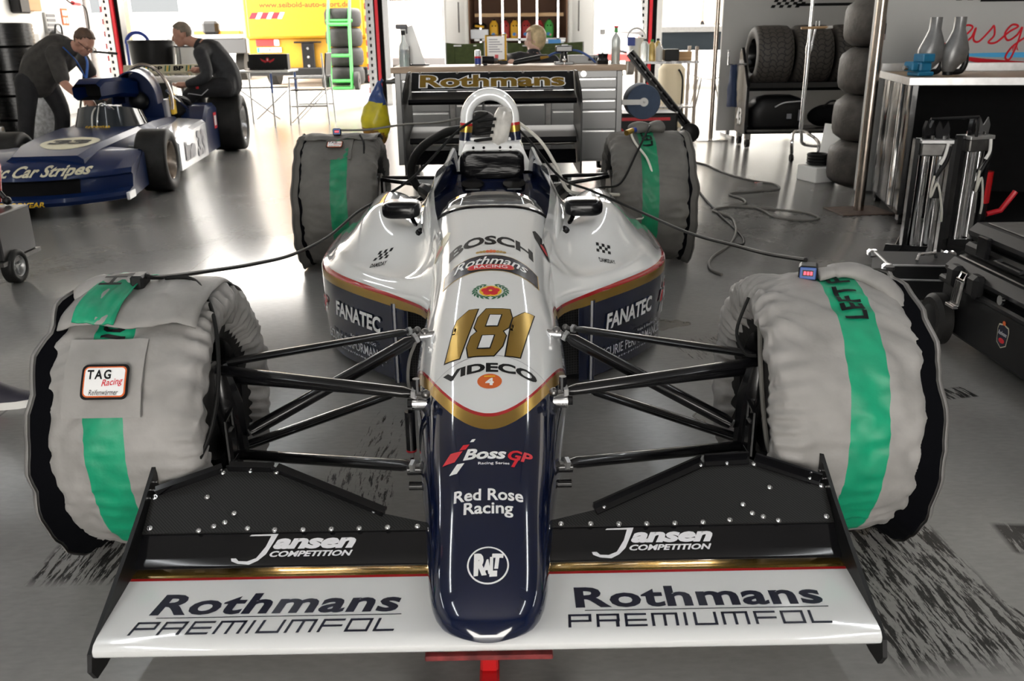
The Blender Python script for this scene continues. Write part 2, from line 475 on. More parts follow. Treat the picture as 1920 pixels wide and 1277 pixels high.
class MB:
    """collects shapes, several materials allowed, and links them as one mesh object"""

    def __init__(s):
        s.bm = bmesh.new()
        s.mats = []

    def mi(s, m):
        if m not in s.mats:
            s.mats.append(m)
        return s.mats.index(m)

    def _tag(s, faces, m, smooth=True):
        i = s.mi(m)
        for f in faces:
            f.material_index = i
            f.smooth = smooth

    def merge(s, bm2, m, T=None, keep=False):
        """copy bm2 into this mesh"""
        mp = {}
        for v in bm2.verts:
            mp[v] = s.bm.verts.new(T @ v.co if T else v.co)
        i = s.mi(m)
        flip = T is not None and T.to_3x3().determinant() < 0
        for f in bm2.faces:
            vs_ = [mp[v] for v in f.verts]
            if flip:
                vs_.reverse()
            try:
                g = s.bm.faces.new(vs_)
            except ValueError:
                continue
            g.material_index = i
            g.smooth = True
        bm2.free()

    def box(s, c, size, m, bev=0.0, R=None, seg=1):
        b = bmesh.new()
        bmesh.ops.create_cube(b, size=1)
        bmesh.ops.scale(b, vec=size, verts=b.verts)
        if bev:
            bmesh.ops.bevel(b, geom=b.edges[:], offset=bev, segments=seg, affect='EDGES', profile=0.5)
        T = Matrix.Translation(c)
        if R is not None:
            T = T @ R.to_4x4()
        s.merge(b, m, T)
        return s

    def b2(s, a, b, m, bev=0.0):
        c = [(p + q) / 2 for p, q in zip(a, b)]
        return s.box(c, [abs(q - p) for p, q in zip(a, b)], m, bev)

    def cyl(s, a, b, r1, m, r2=None, n=16, cap=True):
        a, b = Vector(a), Vector(b)
        d = b - a
        bb = bmesh.new()
        bmesh.ops.create_cone(bb, cap_ends=cap, segments=n, radius1=r1, radius2=r1 if r2 is None else r2, depth=d.length)
        T = Matrix.Translation((a + b) / 2) @ d.to_track_quat('Z', 'Y').to_matrix().to_4x4()
        s.merge(bb, m, T)
        return s

    def ball(s, c, r, m, n=12):
        b = bmesh.new()
        bmesh.ops.create_uvsphere(b, u_segments=n, v_segments=max(6, n // 2 + 2), radius=1)
        r = (r, r, r) if isinstance(r, (int, float)) else r
        s.merge(b, m, Matrix.Translation(c) @ Matrix.Diagonal((*r, 1)))
        return s

    def tube(s, pts, r, m, n=8, closed=False, flat=None, cap=True):
        """sweep a circle (or an ellipse given by flat=(ra, rb)) along pts; r may be a list"""
        P = [Vector(p) for p in pts]
        k = len(P)
        rs = r if isinstance(r, (list, tuple)) else [r] * k
        T0 = (P[1] - P[0]).normalized()
        ref = V(0, 0, 1) if abs(T0.z) < 0.9 else V(1, 0, 0)
        nrm = (ref - T0 * ref.dot(T0)).normalized()
        rings = []
        for i in range(k):
            if closed:
                t = P[(i + 1) % k] - P[i - 1]
            elif i == 0:
                t = P[1] - P[0]
            elif i == k - 1:
                t = P[-1] - P[-2]
            else:
                t = (P[i + 1] - P[i]).normalized() + (P[i] - P[i - 1]).normalized()
            t = t.normalized() if t.length > 1e-9 else T0
            nrm = nrm - t * nrm.dot(t)
            nrm = nrm.normalized() if nrm.length > 1e-6 else t.orthogonal().normalized()
            bi = t.cross(nrm)
            fa, fb = flat if flat else (1, 1)
            rings.append([s.bm.verts.new(P[i] + nrm * (rs[i] * fa * math.cos(2 * PI * j / n)) + bi * (rs[i] * fb * math.sin(2 * PI * j / n))) for j in range(n)])
        fs = []
        for i in range(k if closed else k - 1):
            a, b = rings[i], rings[(i + 1) % k]
            for j in range(n):
                fs.append(s.bm.faces.new((a[j], a[(j + 1) % n], b[(j + 1) % n], b[j])))
        if not closed and cap:
            fs.append(s.bm.faces.new(rings[0][::-1]))
            fs.append(s.bm.faces.new(rings[-1]))
        s._tag(fs, m)
        return s

    def rings(s, R, m, closed=True, cap0=False, cap1=False, mfun=None):
        """skin a list of point loops"""
        vr = [[s.bm.verts.new(p) for p in r] for r in R]
        fs = []
        n = len(R[0])
        for i in range(len(R) - 1):
            for j in range(n if closed else n - 1):
                q = (j + 1) % n
                f = s.bm.faces.new((vr[i][j], vr[i][q], vr[i + 1][q], vr[i + 1][j]))
                f.smooth = True
                f.material_index = s.mi(mfun(i, j) if mfun else m)
        caps = []
        if cap0:
            caps.append(s.bm.faces.new(vr[0][::-1]))
        if cap1:
            caps.append(s.bm.faces.new(vr[-1]))
        if caps:
            s._tag(caps, m, False)
        return s

    def lathe(s, prof, m, n=48, axis='X', T=None, mfun=None, rfun=None):
        """prof: (along, radius) pairs spun around the axis"""
        R = []
        for i, (h, r) in enumerate(prof):
            ring = []
            for j in range(n):
                a = 2 * PI * j / n
                rr, hh = (r, h) if rfun is None else rfun(i, a, r, h)
                c, d = rr * math.cos(a), rr * math.sin(a)
                p = V(hh, c, d) if axis == 'X' else (V(c, hh, d) if axis == 'Y' else V(c, d, hh))
                ring.append(T @ p if T else p)
            R.append(ring)
        return s.rings(R, m, mfun=mfun)

    def prism(s, poly, depth, m, T=None, bev=0.0):
        """poly in local xy, thickness along local z from 0 to depth"""
        b = bmesh.new()
        vs_ = [b.verts.new((p[0], p[1], 0)) for p in poly]
        f = b.faces.new(vs_)
        r = bmesh.ops.extrude_face_region(b, geom=[f])
        bmesh.ops.translate(b, vec=(0, 0, depth), verts=[e for e in r['geom'] if isinstance(e, bmesh.types.BMVert)])
        bmesh.ops.recalc_face_normals(b, faces=b.faces)
        if bev:
            bmesh.ops.bevel(b, geom=b.edges[:], offset=bev, segments=1, affect='EDGES')
        s.merge(b, m, T)
        return s

    def surf(s, fn, nu, nv, m, mfun=None, closed_u=False):
        """fn(u, v) -> point for u, v in 0..1"""
        g = [[s.bm.verts.new(fn(i / nu, j / nv)) for j in range(nv + 1)] for i in range(nu + (0 if closed_u else 1))]
        for i in range(nu):
            for j in range(nv):
                k = (i + 1) % len(g)
                f = s.bm.faces.new((g[i][j], g[k][j], g[k][j + 1], g[i][j + 1]))
                f.smooth = True
                f.material_index = s.mi(mfun(i, j) if mfun else m)
        return s

    def solidify(s, t):
        bmesh.ops.recalc_face_normals(s.bm, faces=s.bm.faces)
        bmesh.ops.solidify(s.bm, geom=s.bm.faces[:], thickness=t)
        return s

    def noise(s, amp, sc, seed=0, amp2=0.0, sc2=1.0):
        for v in s.bm.verts:
            p = v.co * sc + V(seed, seed * 1.7, seed * 0.3)
            v.co += noise.noise_vector(p) * amp
            if amp2:
                v.co += noise.noise_vector(v.co * sc2 + V(9, 2, seed)) * amp2
        return s

    def bvh(s):
        s.bm.normal_update()
        return BVHTree.FromBMesh(s.bm)

    def xf(s, T):
        bmesh.ops.transform(s.bm, matrix=T, verts=s.bm.verts)
        return s

    def build(s, name, parent=None, loc=None, sharp=35, recalc=True, weld=True):
        if weld:
            bmesh.ops.remove_doubles(s.bm, verts=s.bm.verts, dist=1e-6)
        if recalc:
            bmesh.ops.recalc_face_normals(s.bm, faces=s.bm.faces)
        me = bpy.data.meshes.new(name)
        s.bm.to_mesh(me)
        s.bm.free()
        for m in s.mats:
            me.materials.append(M[m])
        if sharp:
            me.set_sharp_from_angle(angle=math.radians(sharp))
        o = bpy.data.objects.new(name, me)
        COL.objects.link(o)
        if parent is not None:
            o.parent = parent
        if loc is not None:
            o.location = loc
        return o


def tag(o, label=None, cat=None, group=None, kind=None):
    if label:
        o['label'] = label
    if cat:
        o['category'] = cat
    if group:
        o['group'] = group
    if kind:
        o['kind'] = kind
    return o


def thing(name, label, cat, loc=(0, 0, 0), rz=0.0, group=None, rot=None):
    o = bpy.data.objects.new(name, None)
    COL.objects.link(o)
    o.empty_display_size = 0.05
    o.location = loc
    o.rotation_euler = rot if rot else (0, 0, rz)
    return tag(o, label, cat, group)


def struct(o):
    o['kind'] = 'structure'
    return o


def copy_tree(o, parent=None):
    kids = [c for c in bpy.data.objects if c.parent == o]
    c = o.copy()
    COL.objects.link(c)
    if parent is not None:
        c.parent = parent
    for k in kids:
        copy_tree(k, c)
    return c


def again(src, label, loc, rz=0.0, rot=None, scale=None):
    c = copy_tree(src)
    c.location = loc
    c.rotation_euler = rot if rot else (0, 0, rz)
    if scale:
        c.scale = scale
    if label:
        c['label'] = label
    return c


# ------------------------------------------------------------------ lettering and emblems
def text_bm(body, shear=0.0, bold=0.0, space=1.0, width=None, height=None):
    cu = bpy.data.curves.new('t', 'FONT')
    cu.body = body
    cu.size = 1.0
    cu.shear = shear
    cu.offset = bold
    cu.space_character = space
    cu.resolution_u = 3
    cu.fill_mode = 'FRONT'
    ob = bpy.data.objects.new('t', cu)
    COL.objects.link(ob)
    dg = bpy.context.evaluated_depsgraph_get()
    dg.update()
    me = bpy.data.meshes.new_from_object(ob.evaluated_get(dg))
    bm = bmesh.new()
    bm.from_mesh(me)
    bpy.data.objects.remove(ob)
    bpy.data.curves.remove(cu)
    bpy.data.meshes.remove(me)
    xs = [v.co.x for v in bm.verts]
    ys = [v.co.y for v in bm.verts]
    x0, x1, y0, y1 = min(xs), max(xs), min(ys), max(ys)
    sx = width / (x1 - x0) if width else None
    sy = height / (y1 - y0) if height else None
    sx = sx or sy
    sy = sy or sx
    for v in bm.verts:
        v.co = V((v.co.x - (x0 + x1) / 2) * sx, (v.co.y - (y0 + y1) / 2) * sy, 0)
    return bm


def poly_bm(polys):
    bm = bmesh.new()
    for p in polys:
        vs_ = [bm.verts.new((q[0], q[1], 0)) for q in p]
        f = bm.faces.new(vs_)
        bmesh.ops.triangulate(bm, faces=[f])
    return bm


def ell(cx, cy, rx, ry, n=32, a0=0.0, a1=2 * PI):
    return [(cx + rx * math.cos(a0 + (a1 - a0) * i / n), cy + ry * math.sin(a0 + (a1 - a0) * i / n)) for i in range(n if abs(a1 - a0 - 2 * PI) < 1e-6 else n + 1)]


def ring_bm(cx, cy, rx, ry, t, n=40):
    bm = bmesh.new()
    o = [bm.verts.new((cx + rx * math.cos(2 * PI * i / n), cy + ry * math.sin(2 * PI * i / n), 0)) for i in range(n)]
    q = [bm.verts.new((cx + (rx - t) * math.cos(2 * PI * i / n), cy + (ry - t) * math.sin(2 * PI * i / n), 0)) for i in range(n)]
    for i in range(n):
        j = (i + 1) % n
        bm.faces.new((o[i], o[j], q[j], q[i]))
    return bm


def leaf_poly(cx, cy, L_, W_, a):
    c, s = math.cos(a), math.sin(a)
    pts = [(-.5, 0), (-.2, .4), (.15, .42), (.5, 0), (.15, -.42), (-.2, -.4)]
    return [(cx + L_ * x * c - W_ * y * s, cy + L_ * x * s + W_ * y * c) for x, y in pts]


def refine(bm, step):
    """cut a flat shape along a square grid so that it can bend"""
    if not bm.verts:
        return bm
    for ax in (0, 1):
        lo = min(v.co[ax] for v in bm.verts)
        hi = max(v.co[ax] for v in bm.verts)
        k = int((hi - lo) / step)
        for i in range(1, k + 1):
            co = [0, 0, 0]
            no = [0, 0, 0]
            co[ax] = lo + i * (hi - lo) / (k + 1)
            no[ax] = 1
            bmesh.ops.bisect_plane(bm, geom=bm.verts[:] + bm.edges[:] + bm.faces[:], dist=1e-6, plane_co=co, plane_no=no)
    return bm


def drape(mb, bm2, m, fn, tree, direction, step=0.012, off=0.0008):
    """lay a flat shape on a curved body: fn(x, y) gives a point ahead of it, then it is pressed on along direction"""
    refine(bm2, step)
    d = Vector(direction).normalized()
    kill = []
    for v in bm2.verts:
        p = fn(v.co.x, v.co.y)
        hit, nrm, i, dist = tree.ray_cast(p - d * 0.6, d, 3.0)
        if hit is None:
            kill.append(v)
            continue
        if nrm.dot(d) > 0:
            nrm = -nrm
        v.co = hit + nrm * off
    if kill:
        bmesh.ops.delete(bm2, geom=kill, context='VERTS')
    mb.merge(bm2, m)


def flat(mb, bm2, m, o, ux, uy, lift=0.001):
    """lay a flat shape on a plane through o"""
    ux, uy = Vector(ux), Vector(uy)
    n = ux.cross(uy).normalized()
    o = Vector(o)
    for v in bm2.verts:
        v.co = o + ux * v.co.x + uy * v.co.y + n * (lift + v.co.z)
    mb.merge(bm2, m)


def arc_warp(bm, k, taper=0.0):
    """bend a line of lettering upwards at its middle"""
    for v in bm.verts:
        v.co.y -= k * v.co.x * v.co.x
    return bm


def shift(bm, dx, dy, rot=0.0):
    c, s = math.cos(rot), math.sin(rot)
    for v in bm.verts:
        x, y = v.co.x, v.co.y
        v.co.x, v.co.y = x * c - y * s + dx, x * s + y * c + dy
    return bm


def lerp(a, b, t):
    return a + (b - a) * t


def interp(tab, x):
    """smooth table lookup"""
    if x <= tab[0][0]:
        return tab[0][1]
    for i in range(len(tab) - 1):
        if x <= tab[i + 1][0]:
            x0, y0 = tab[i]
            x1, y1 = tab[i + 1]
            h = x1 - x0
            t = (x - x0) / h
            m0 = (y1 - tab[i - 1][1]) / (x1 - tab[i - 1][0]) if i > 0 else (y1 - y0) / h
            m1 = (tab[i + 2][1] - y0) / (tab[i + 2][0] - x0) if i + 2 < len(tab) else (y1 - y0) / h
            t2, t3 = t * t, t * t * t
            return y0 * (2 * t3 - 3 * t2 + 1) + m0 * h * (t3 - 2 * t2 + t) + y1 * (3 * t2 - 2 * t3) + m1 * h * (t3 - t2)
    return tab[-1][1]


def sstep(a, b, x):
    t = max(0.0, min(1.0, (x - a) / (b - a)))
    return t * t * (3 - 2 * t)


def spline(pts, n=8):
    P = [Vector(p) for p in pts]
    out = []
    for i in range(len(P) - 1):
        p0 = P[max(0, i - 1)]
        p1, p2 = P[i], P[i + 1]
        p3 = P[min(len(P) - 1, i + 2)]
        for k in range(n):
            t = k / n
            out.append(0.5 * ((2 * p1) + (p2 - p0) * t + (2 * p0 - 5 * p1 + 4 * p2 - p3) * t * t + (3 * p1 - p0 - 3 * p2 + p3) * t ** 3))
    out.append(P[-1])
    return out


def cable(name, label, pts, r, m, cat='cable', n=8, seg=8, group=None):
    mb = MB()
    mb.tube(spline(pts, seg), r, m, n=n)
    return tag(mb.build(name), label, cat, group)

# ================================================================== SETTING
YB = 14.3
mb = MB()
mb.b2((-9, -9, -0.2), (8, YB, 0), 'painted_concrete')
struct(mb.build('floor', sharp=0))
mb = MB()
mb.b2((-60, YB + 0.004, -0.2), (60, 110, -0.002), 'asphalt')
struct(mb.build('ground', sharp=0))
mb = MB()
mb.b2((-9, -9, 5.3), (8, YB + 0.4, 5.5), 'ceiling_grey')
struct(mb.build('ceiling', sharp=0))
# side walls: only the back end of the left one is in the picture
mb = MB()
mb.b2((-7.3, -9, 0), (-7.1, YB, 5.3), 'wall_white')
wl = struct(mb.build('wall_left', sharp=0))
mb = MB()
mb.b2((7.0, -9, 0), (7.2, YB, 5.3), 'concrete_wall')
struct(mb.build('light_wall_right', sharp=0))  # unseen wall, added only to enclose the light on this side
# pit lane side, behind the camera: piers, header and an opening
mb = MB()
mb.b2((-9, -9, 0), (-2.6, -8.7, 5.3), 'concrete_wall')
mb.b2((2.6, -9, 0), (8, -8.7, 5.3), 'concrete_wall')
mb.b2((-2.6, -9, 3.0), (2.6, -8.7, 5.3), 'concrete_wall')
struct(mb.build('wall_front', sharp=0))
# paddock side: header above the open doors
mb = MB()
mb.b2((-9, YB, 4.5), (8, YB + 0.3, 5.3), 'concrete_wall')
mb.b2((7.0, YB, 0), (8, YB + 0.3, 4.5), 'concrete_wall')
mb.b2((-9, YB, 0), (-7.1, YB + 0.3, 4.5), 'concrete_wall')
struct(mb.build('wall_back', sharp=0))


def door_post(n, x):
    """steel guide post between two open sectional doors, with striped edge and red rail"""
    p = MB()
    p.b2((x - 0.2, YB + 0.02, 0), (x - 0.06, YB + 0.2, 4.5), 'aluminium_bright')
    p.b2((x - 0.06, YB + 0.04, 0), (x + 0.1, YB + 0.2, 4.5), 'black_matt')
    p.b2((x + 0.1, YB, 0), (x + 0.2, YB + 0.2, 4.5), 'aluminium_bright')
    for k in range(39):
        p.b2((x - 0.15, YB + 0.012, 0.1 + k * 0.11), (x - 0.12, YB + 0.021, 0.15 + k * 0.11), 'black_matt')
    o = struct(p.build('trim_%d' % n, sharp=35))
    q = MB()
    q.b2((x - 0.03, YB - 0.02, 0.0), (x + 0.02, YB + 0.04, 4.5), 'decal_red')
    q.build('rail', o)
    q = MB()
    for k in range(22):
        q.b2((x - 0.215, YB, k * 0.2), (x - 0.2, YB + 0.06, k * 0.2 + 0.1), 'decal_red')
    q.build('striped_edge', o)


door_post(1, -6.6)
door_post(2, -2.08)
door_post(3, 2.66)

# things fixed to the white wall at the left
t = thing('wall_sign', 'red framed pictogram sign on the white wall', 'sign', (-7.095, 13.55, 1.52))
mb = MB()
mb.b2((0, -0.11, -0.13), (0.01, 0.11, 0.13), 'decal_orange')
mb.build('plate', t)
mb = MB()
for a in (((0.01, -0.08, 0.02), (0.014, 0.08, 0.1)), ((0.01, -0.08, -0.1), (0.014, -0.01, -0.01)), ((0.01, 0.02, -0.1), (0.014, 0.08, -0.01))):
    mb.b2(*a, 'decal_white')
mb.build('symbol', t)
t = thing('socket_box', 'tan and black socket box high on the white wall', 'socket box', (-7.1, 12.5, 1.66))
mb = MB()
mb.b2((0, -0.32, -0.08), (0.12, 0.1, 0.14), 'cardboard', 0.01)
mb.build('housing', t)
mb = MB()
mb.b2((0, -0.62, -0.12), (0.16, -0.33, 0.16), 'black_plastic', 0.02)
mb.build('cover', t)
t = thing('wall_cable', 'black cable with a red plug hanging down the white wall', 'cable', (-7.05, 14.0, 1.6))
mb = MB()
mb.tube(spline([(0, -0.5, 0.25), (0.02, -0.3, 0.14), (0.02, 0.0, 0.13), (0.02, 0.25, 0.05), (0.02, 0.25, -0.3), (0.02, 0.2, -0.6)]), 0.012, 'cable_black')
mb.build('lead', t)
mb = MB()
mb.cyl((0.02, -0.22, 0.14), (0.02, 0.02, 0.13), 0.035, 'decal_red')
mb.build('plug', t)
t = thing('switch_panel', 'grey ribbed panel on the white wall below the socket box', 'panel', (-7.1, 13.0, 1.42))
mb = MB()
mb.b2((0, -0.17, -0.16), (0.04, 0.17, 0.16), 'panel_grey', 0.008)
for k in range(4):
    mb.b2((0.04, -0.14, -0.12 + 0.07 * k), (0.048, 0.14, -0.08 + 0.07 * k), 'grey_plastic')
mb.build('cover', t)
t = thing('backpack', 'black bag hanging on the white wall behind the bent man', 'bag', (-6.98, 12.9, 1.12))
mb = MB()
mb.ball((0, 0, 0), (0.1, 0.2, 0.2), 'black_plastic', 16)
mb.build('body', t)
mb = MB()
mb.tube(spline([(0.05, -0.12, 0.12), (0.06, -0.08, 0.26), (0.06, 0.08, 0.26), (0.05, 0.12, 0.12)]), 0.015, 'black_plastic')
mb.build('strap', t)


# ceiling strip lights (their long reflections show on the nose)
def strip_light(x, y, z=3.6, L_=2.6):
    t = thing('ceiling_light', 'long fluorescent strip light under the garage ceiling', 'light', (x, y, z), group='ceiling strip lights')
    h = MB()
    h.b2((-0.07, -L_ / 2, 0.03), (0.07, L_ / 2, 0.09), 'white_plastic')
    h.b2((-0.012, -L_ / 2 + 0.1, 0.09), (0.012, -L_ / 2 + 0.13, 1.7), 'steel_dark')
    h.b2((-0.012, L_ / 2 - 0.13, 0.09), (0.012, L_ / 2 - 0.1, 1.7), 'steel_dark')
    h.build('housing', t)
    q = MB()
    q.cyl((0, -L_ / 2 + 0.03, 0), (0, L_ / 2 - 0.03, 0), 0.03, 'lamp_tube', n=10)
    q.build('tube', t)
    return t


L0 = strip_light(-2.1, -3.0)
for (x, y) in ((2.1, -3.0), (-2.1, 0.6), (2.1, 0.6), (-2.1, 4.2), (2.1, 4.2), (-5.0, -1.0), (-5.0, 3.0), (5.0, -1.0)):
    again(L0, None, (x, y, 3.6))


# grey sponsor partitions
def partition(name, label, x0, x1, y, z0, z1):
    t = thing(name, label, 'partition', (x0, y, 0))
    p = MB()
    p.b2((0, 0, z0), (x1 - x0, 0.05, z1), 'panel_grey', 0.004)
    return t, p


t, mb = partition('partition_panel', 'grey partition panel behind the rack of treaded tyres', 2.52, 4.75, 8.45, 0.075, 2.7)
W_ = 2.23
for i in range(8):
    for j in range(4):
        if (i + j) % 2 == 0:
            flat(mb, poly_bm([[(0, 0), (0.045, 0), (0.06, 0.03), (0.015, 0.03)]]), 'decal_black', (0.52 + i * 0.045 + j * 0.015, -0.001, 1.40 + j * 0.03), (1, 0, 0), (0, 0, 1))
flat(mb, poly_bm([[(0, 0), (1.5, 0), (1.5, 0.03), (0.01, 0.03)]]), 'decal_black', (0.80, -0.001, 1.415), (1, 0, 0), (0, 0, 1))
mb.build('board', t)
mb = MB()
for x in (0.15, W_ - 0.1):
    mb = MB()
    mb.b2((x - 0.02, 0.05, 0), (x + 0.02, 0.09, 2.7), 'aluminium')
    mb.b2((x - 0.02, -0.2, 0), (x + 0.02, 0.35, 0.03), 'aluminium')
    mb.build('support', t)

t, mb = partition('partition_panel', 'grey partition panel behind the steel topped bench with red lettering and swoosh', 2.68, 5.4, 4.6, 0.02, 2.6)
for i in range(8):
    for j in range(4):
        if (i + j) % 2 == 0:
            flat(mb, poly_bm([[(0, 0), (0.04, 0), (0.055, 0.028), (0.015, 0.028)]]), 'decal_black', (0.55 + i * 0.04 + j * 0.015, -0.001, 1.345 + j * 0.028), (1, 0, 0), (0, 0, 1))
flat(mb, poly_bm([[(0, 0), (1.6, 0), (1.6, 0.022), (0.01, 0.022)]]), 'decal_black', (0.72, -0.001, 1.335), (1, 0, 0), (0, 0, 1))
# hand-written word in red: one continuous pen line
pen = [(0.0, 0.02), (0.10, 0.05), (0.17, 0.115), (0.13, 0.13), (0.09, 0.08), (0.12, 0.03), (0.17, 0.06), (0.19, 0.115), (0.185, 0.05), (0.22, 0.035), (0.28, 0.10), (0.30, 0.125), (0.31, 0.07), (0.28, 0.03), (0.33, 0.03),
       (0.40, 0.09), (0.45, 0.12), (0.41, 0.13), (0.375, 0.08), (0.40, 0.04), (0.45, 0.07), (0.475, 0.115), (0.46, 0.02), (0.43, -0.07), (0.40, -0.06), (0.43, 0.0), (0.52, 0.07), (0.585, 0.12), (0.55, 0.13), (0.51, 0.08),
       (0.54, 0.035), (0.585, 0.07), (0.605, 0.12), (0.60, 0.05), (0.65, 0.04), (0.8, 0.08)]
sp_ = spline([(x, z, 0) for x, z in pen], 6)
q = bmesh.new()
prev = None
for i, p in enumerate(sp_):
    d = (sp_[min(i + 1, len(sp_) - 1)] - sp_[max(i - 1, 0)])
    d = d.normalized() if d.length > 1e-6 else V(1, 0, 0)
    nn = V(-d.y, d.x, 0) * 0.006
    up_ = V(0, 0, i * 0.00003)
    cur = (q.verts.new(p + nn + up_), q.verts.new(p - nn + up_))
    if prev:
        q.faces.new((prev[0], prev[1], cur[1], cur[0]))
    prev = cur
flat(mb, q, 'decal_red', (0.5, -0.001, 1.03), (1.15, 0, 0), (0, 0, 1.15))
flat(mb, poly_bm([[(0, 0.02), (0.3, 0.0), (0.9, -0.015), (1.4, -0.01), (1.4, 0.035), (0.8, 0.03), (0.3, 0.028)]]), 'decal_skyblue', (0.5, -0.001, 0.965), (1, 0, 0), (0, 0, 1))
flat(mb, poly_bm([[(0, 0.06), (0.25, 0.0), (0.6, -0.035), (1.4, -0.03), (1.4, 0.0), (0.6, 0.0), (0.3, 0.025)]]), 'decal_red', (0.5, -0.001, 0.93), (1, 0, 0), (0, 0, 1))
flat(mb, text_bm('YA', bold=0.01, height=0.03), 'decal_red', (1.02, -0.001, 1.02), (1, 0, 0), (0, 0, 1))
mb.build('board', t)
mb = MB()
for x in (0.72, 2.6):
    mb = MB()
    mb.b2((x - 0.02, 0.05, 0), (x + 0.02, 0.09, 2.6), 'aluminium')
    mb.b2((x - 0.02, 0.05, 0), (x + 0.02, 0.4, 0.03), 'aluminium')
    mb.build('support', t)

# ================================================================== RACING CAR
car = thing('racing_car', 'white and navy single-seat racing car with gold number 181', 'racing car', (0, 0, 0))
TW = [(-.69, .02), (-.682, .05), (-.665, .082), (-.63, .102), (-.56, .114), (-.4, .131), (-.25, .151), (-.1, .168), (.1, .192), (.3, .205), (.5, .203), (.7, .203), (.9, .216), (1.05, .236)]
TZ = [(-.69, .158), (-.682, .172), (-.665, .196), (-.63, .222), (-.56, .250), (-.45, .283), (-.3, .324), (-.1, .376), (.2, .450), (.6, .540), (.9, .600), (1.05, .628)]
TB = [(-.69, .148), (-.66, .14), (-.5, .145), (-.3, .14), (0, .12), (.5, .06), (1.05, .04)]


def nose_sec(y, n=56, grow=0.0):
    w_, zt, zb = interp(TW, y) + grow, interp(TZ, y) + grow, interp(TB, y)
    e = 2.5 + 0.5 * sstep(.5, 1.0, y)
    zm = lerp(zt, zb, 0.55)
    R = []
    for j in range(n):
        a = 2 * PI * j / n
        c, s_ = math.cos(a), math.sin(a)
        x = w_ * math.copysign(abs(c) ** (2 / e), c)
        z = (zt - zm if s_ > 0 else zm - zb) * math.copysign(abs(s_) ** (2 / e), s_) + zm
        R.append(V(x, y, z))
    return R


mb = MB()
ys = [-.69, -.687, -.682, -.674, -.665, -.65, -.63, -.6] + [-.56 + i * 0.035 for i in range(47)]
ys = [y for y in ys if y < 1.05] + [1.05]
mb.rings([nose_sec(y) for y in ys], 'nose_livery', cap0=True, cap1=True)
T_nose = mb.bvh()
DN = (0, 0.62, -0.78)


def nose_fn(y0, slope=0.24):
    return lambda x, v: V(x, y0 + v, interp(TZ, y0 + v) + 0.02)


def on_nose(bm2, m, y0, off=0.0008, step=0.012):
    # v runs along the car: letters stand upright when read from the tip
    drape(mb, bm2, m, lambda x, v: V(x, y0 + v, 0.8), T_nose, (0, 0, -1), step, off)


def bold_text(s_, wd, ht, **k):
    return text_bm(s_, width=wd, height=ht, **k)


# "181" in gold with black edges, drawn as slanted shapes
def numeral_one(cx):
    return [(cx - .045, -.10), (cx + .000, -.10), (cx + .055, .10), (cx + .018, .10), (cx - .030, .058), (cx - .035, .035), (cx - .008, .045)]


def slant(pts, k=0.0):
    return [(x + k * y, y) for x, y in pts]


def eight(cx, grow=0.0):
    """outer outline and two counters"""
    g = grow
    o = [(-.050 - g, -.062), (-.036, -.10 - g), (.028, -.10 - g), (.046 + g, -.066), (.050 + g, -.015), (.038 + g, .004), (.052 + g, .020), (.058 + g, .066), (.044, .10 + g), (-.018, .10 + g), (-.036 - g, .066), (-.040 - g, .020), (-.030 - g, .004), (-.046 - g, -.012)]
    c1 = [(-.014 + g * .0, -.068), (.014, -.068), (.018, -.018), (-.010, -.018)]
    c2 = [(-.004, .022), (.022, .022), (.026, .068), (.000, .068)]
    f = lambda P: [(cx + x, y) for x, y in P]
    return f(o), f(c1), f(c2)


NK = 0.25
NY = 0.163


def num_poly(pts, m, off):
    b = poly_bm([slant(pts, NK)])
    for v in b.verts:
        v.co.y *= 1.10
        v.co.x *= 0.84
    on_nose(b, m, NY, off, 0.01)


def grown(pts, g):
    cx = sum(p[0] for p in pts) / len(pts)
    cy = sum(p[1] for p in pts) / len(pts)
    n = len(pts)
    area = sum(pts[i][0] * pts[(i + 1) % n][1] - pts[(i + 1) % n][0] * pts[i][1] for i in range(n))
    sg = 1 if area > 0 else -1
    out = []
    for i in range(n):
        a, b, c = pts[i - 1], pts[i], pts[(i + 1) % n]
        d1 = Vector((b[0] - a[0], b[1] - a[1])).normalized()
        d2 = Vector((c[0] - b[0], c[1] - b[1])).normalized()
        n1, n2 = Vector((d1.y, -d1.x)) * sg, Vector((d2.y, -d2.x)) * sg
        h = (n1 + n2)
        h = h.normalized() if h.length > 1e-6 else n1
        k = min(2.0, 1 / max(0.35, h.dot(n1)))
        out.append((b[0] + h.x * g * k, b[1] + h.y * g * k))
    return out


for cx in (-.076, .101):
    pts = [(cx - .030, -.10), (cx + .012, -.10), (cx + .012, .10), (cx - .016, .10), (cx - .044, .062), (cx - .044, .036), (cx - .030, .046)]
    num_poly(grown(pts, .0035), 'decal_black', .0008)
    num_poly(pts, 'gold_foil', .0016)
o_, c1, c2 = [[(x, y) for x, y in P] for P in (
    [(-.055, -.062), (-.04, -.10), (.034, -.10), (.05, -.062), (.05, -.018), (.036, .0), (.05, .018), (.05, .062), (.034, .10), (-.04, .10), (-.055, .062), (-.055, .018), (-.041, .0), (-.055, -.018)],
    [(-.020, -.070), (.014, -.070), (.014, -.020), (-.020, -.020)], [(-.020, .022), (.014, .022), (.014, .070), (-.020, .070)])]
sh = lambda P: [(x + .0025, y) for x, y in P]
num_poly(grown(sh(o_), .0035), 'decal_black', .0008)
num_poly(sh(o_), 'gold_foil', .0016)
for c in (c1, c2):
    num_poly(grown(sh(c), .0035), 'decal_black', .0023)
    num_poly(sh(c), 'white_paint', .003)
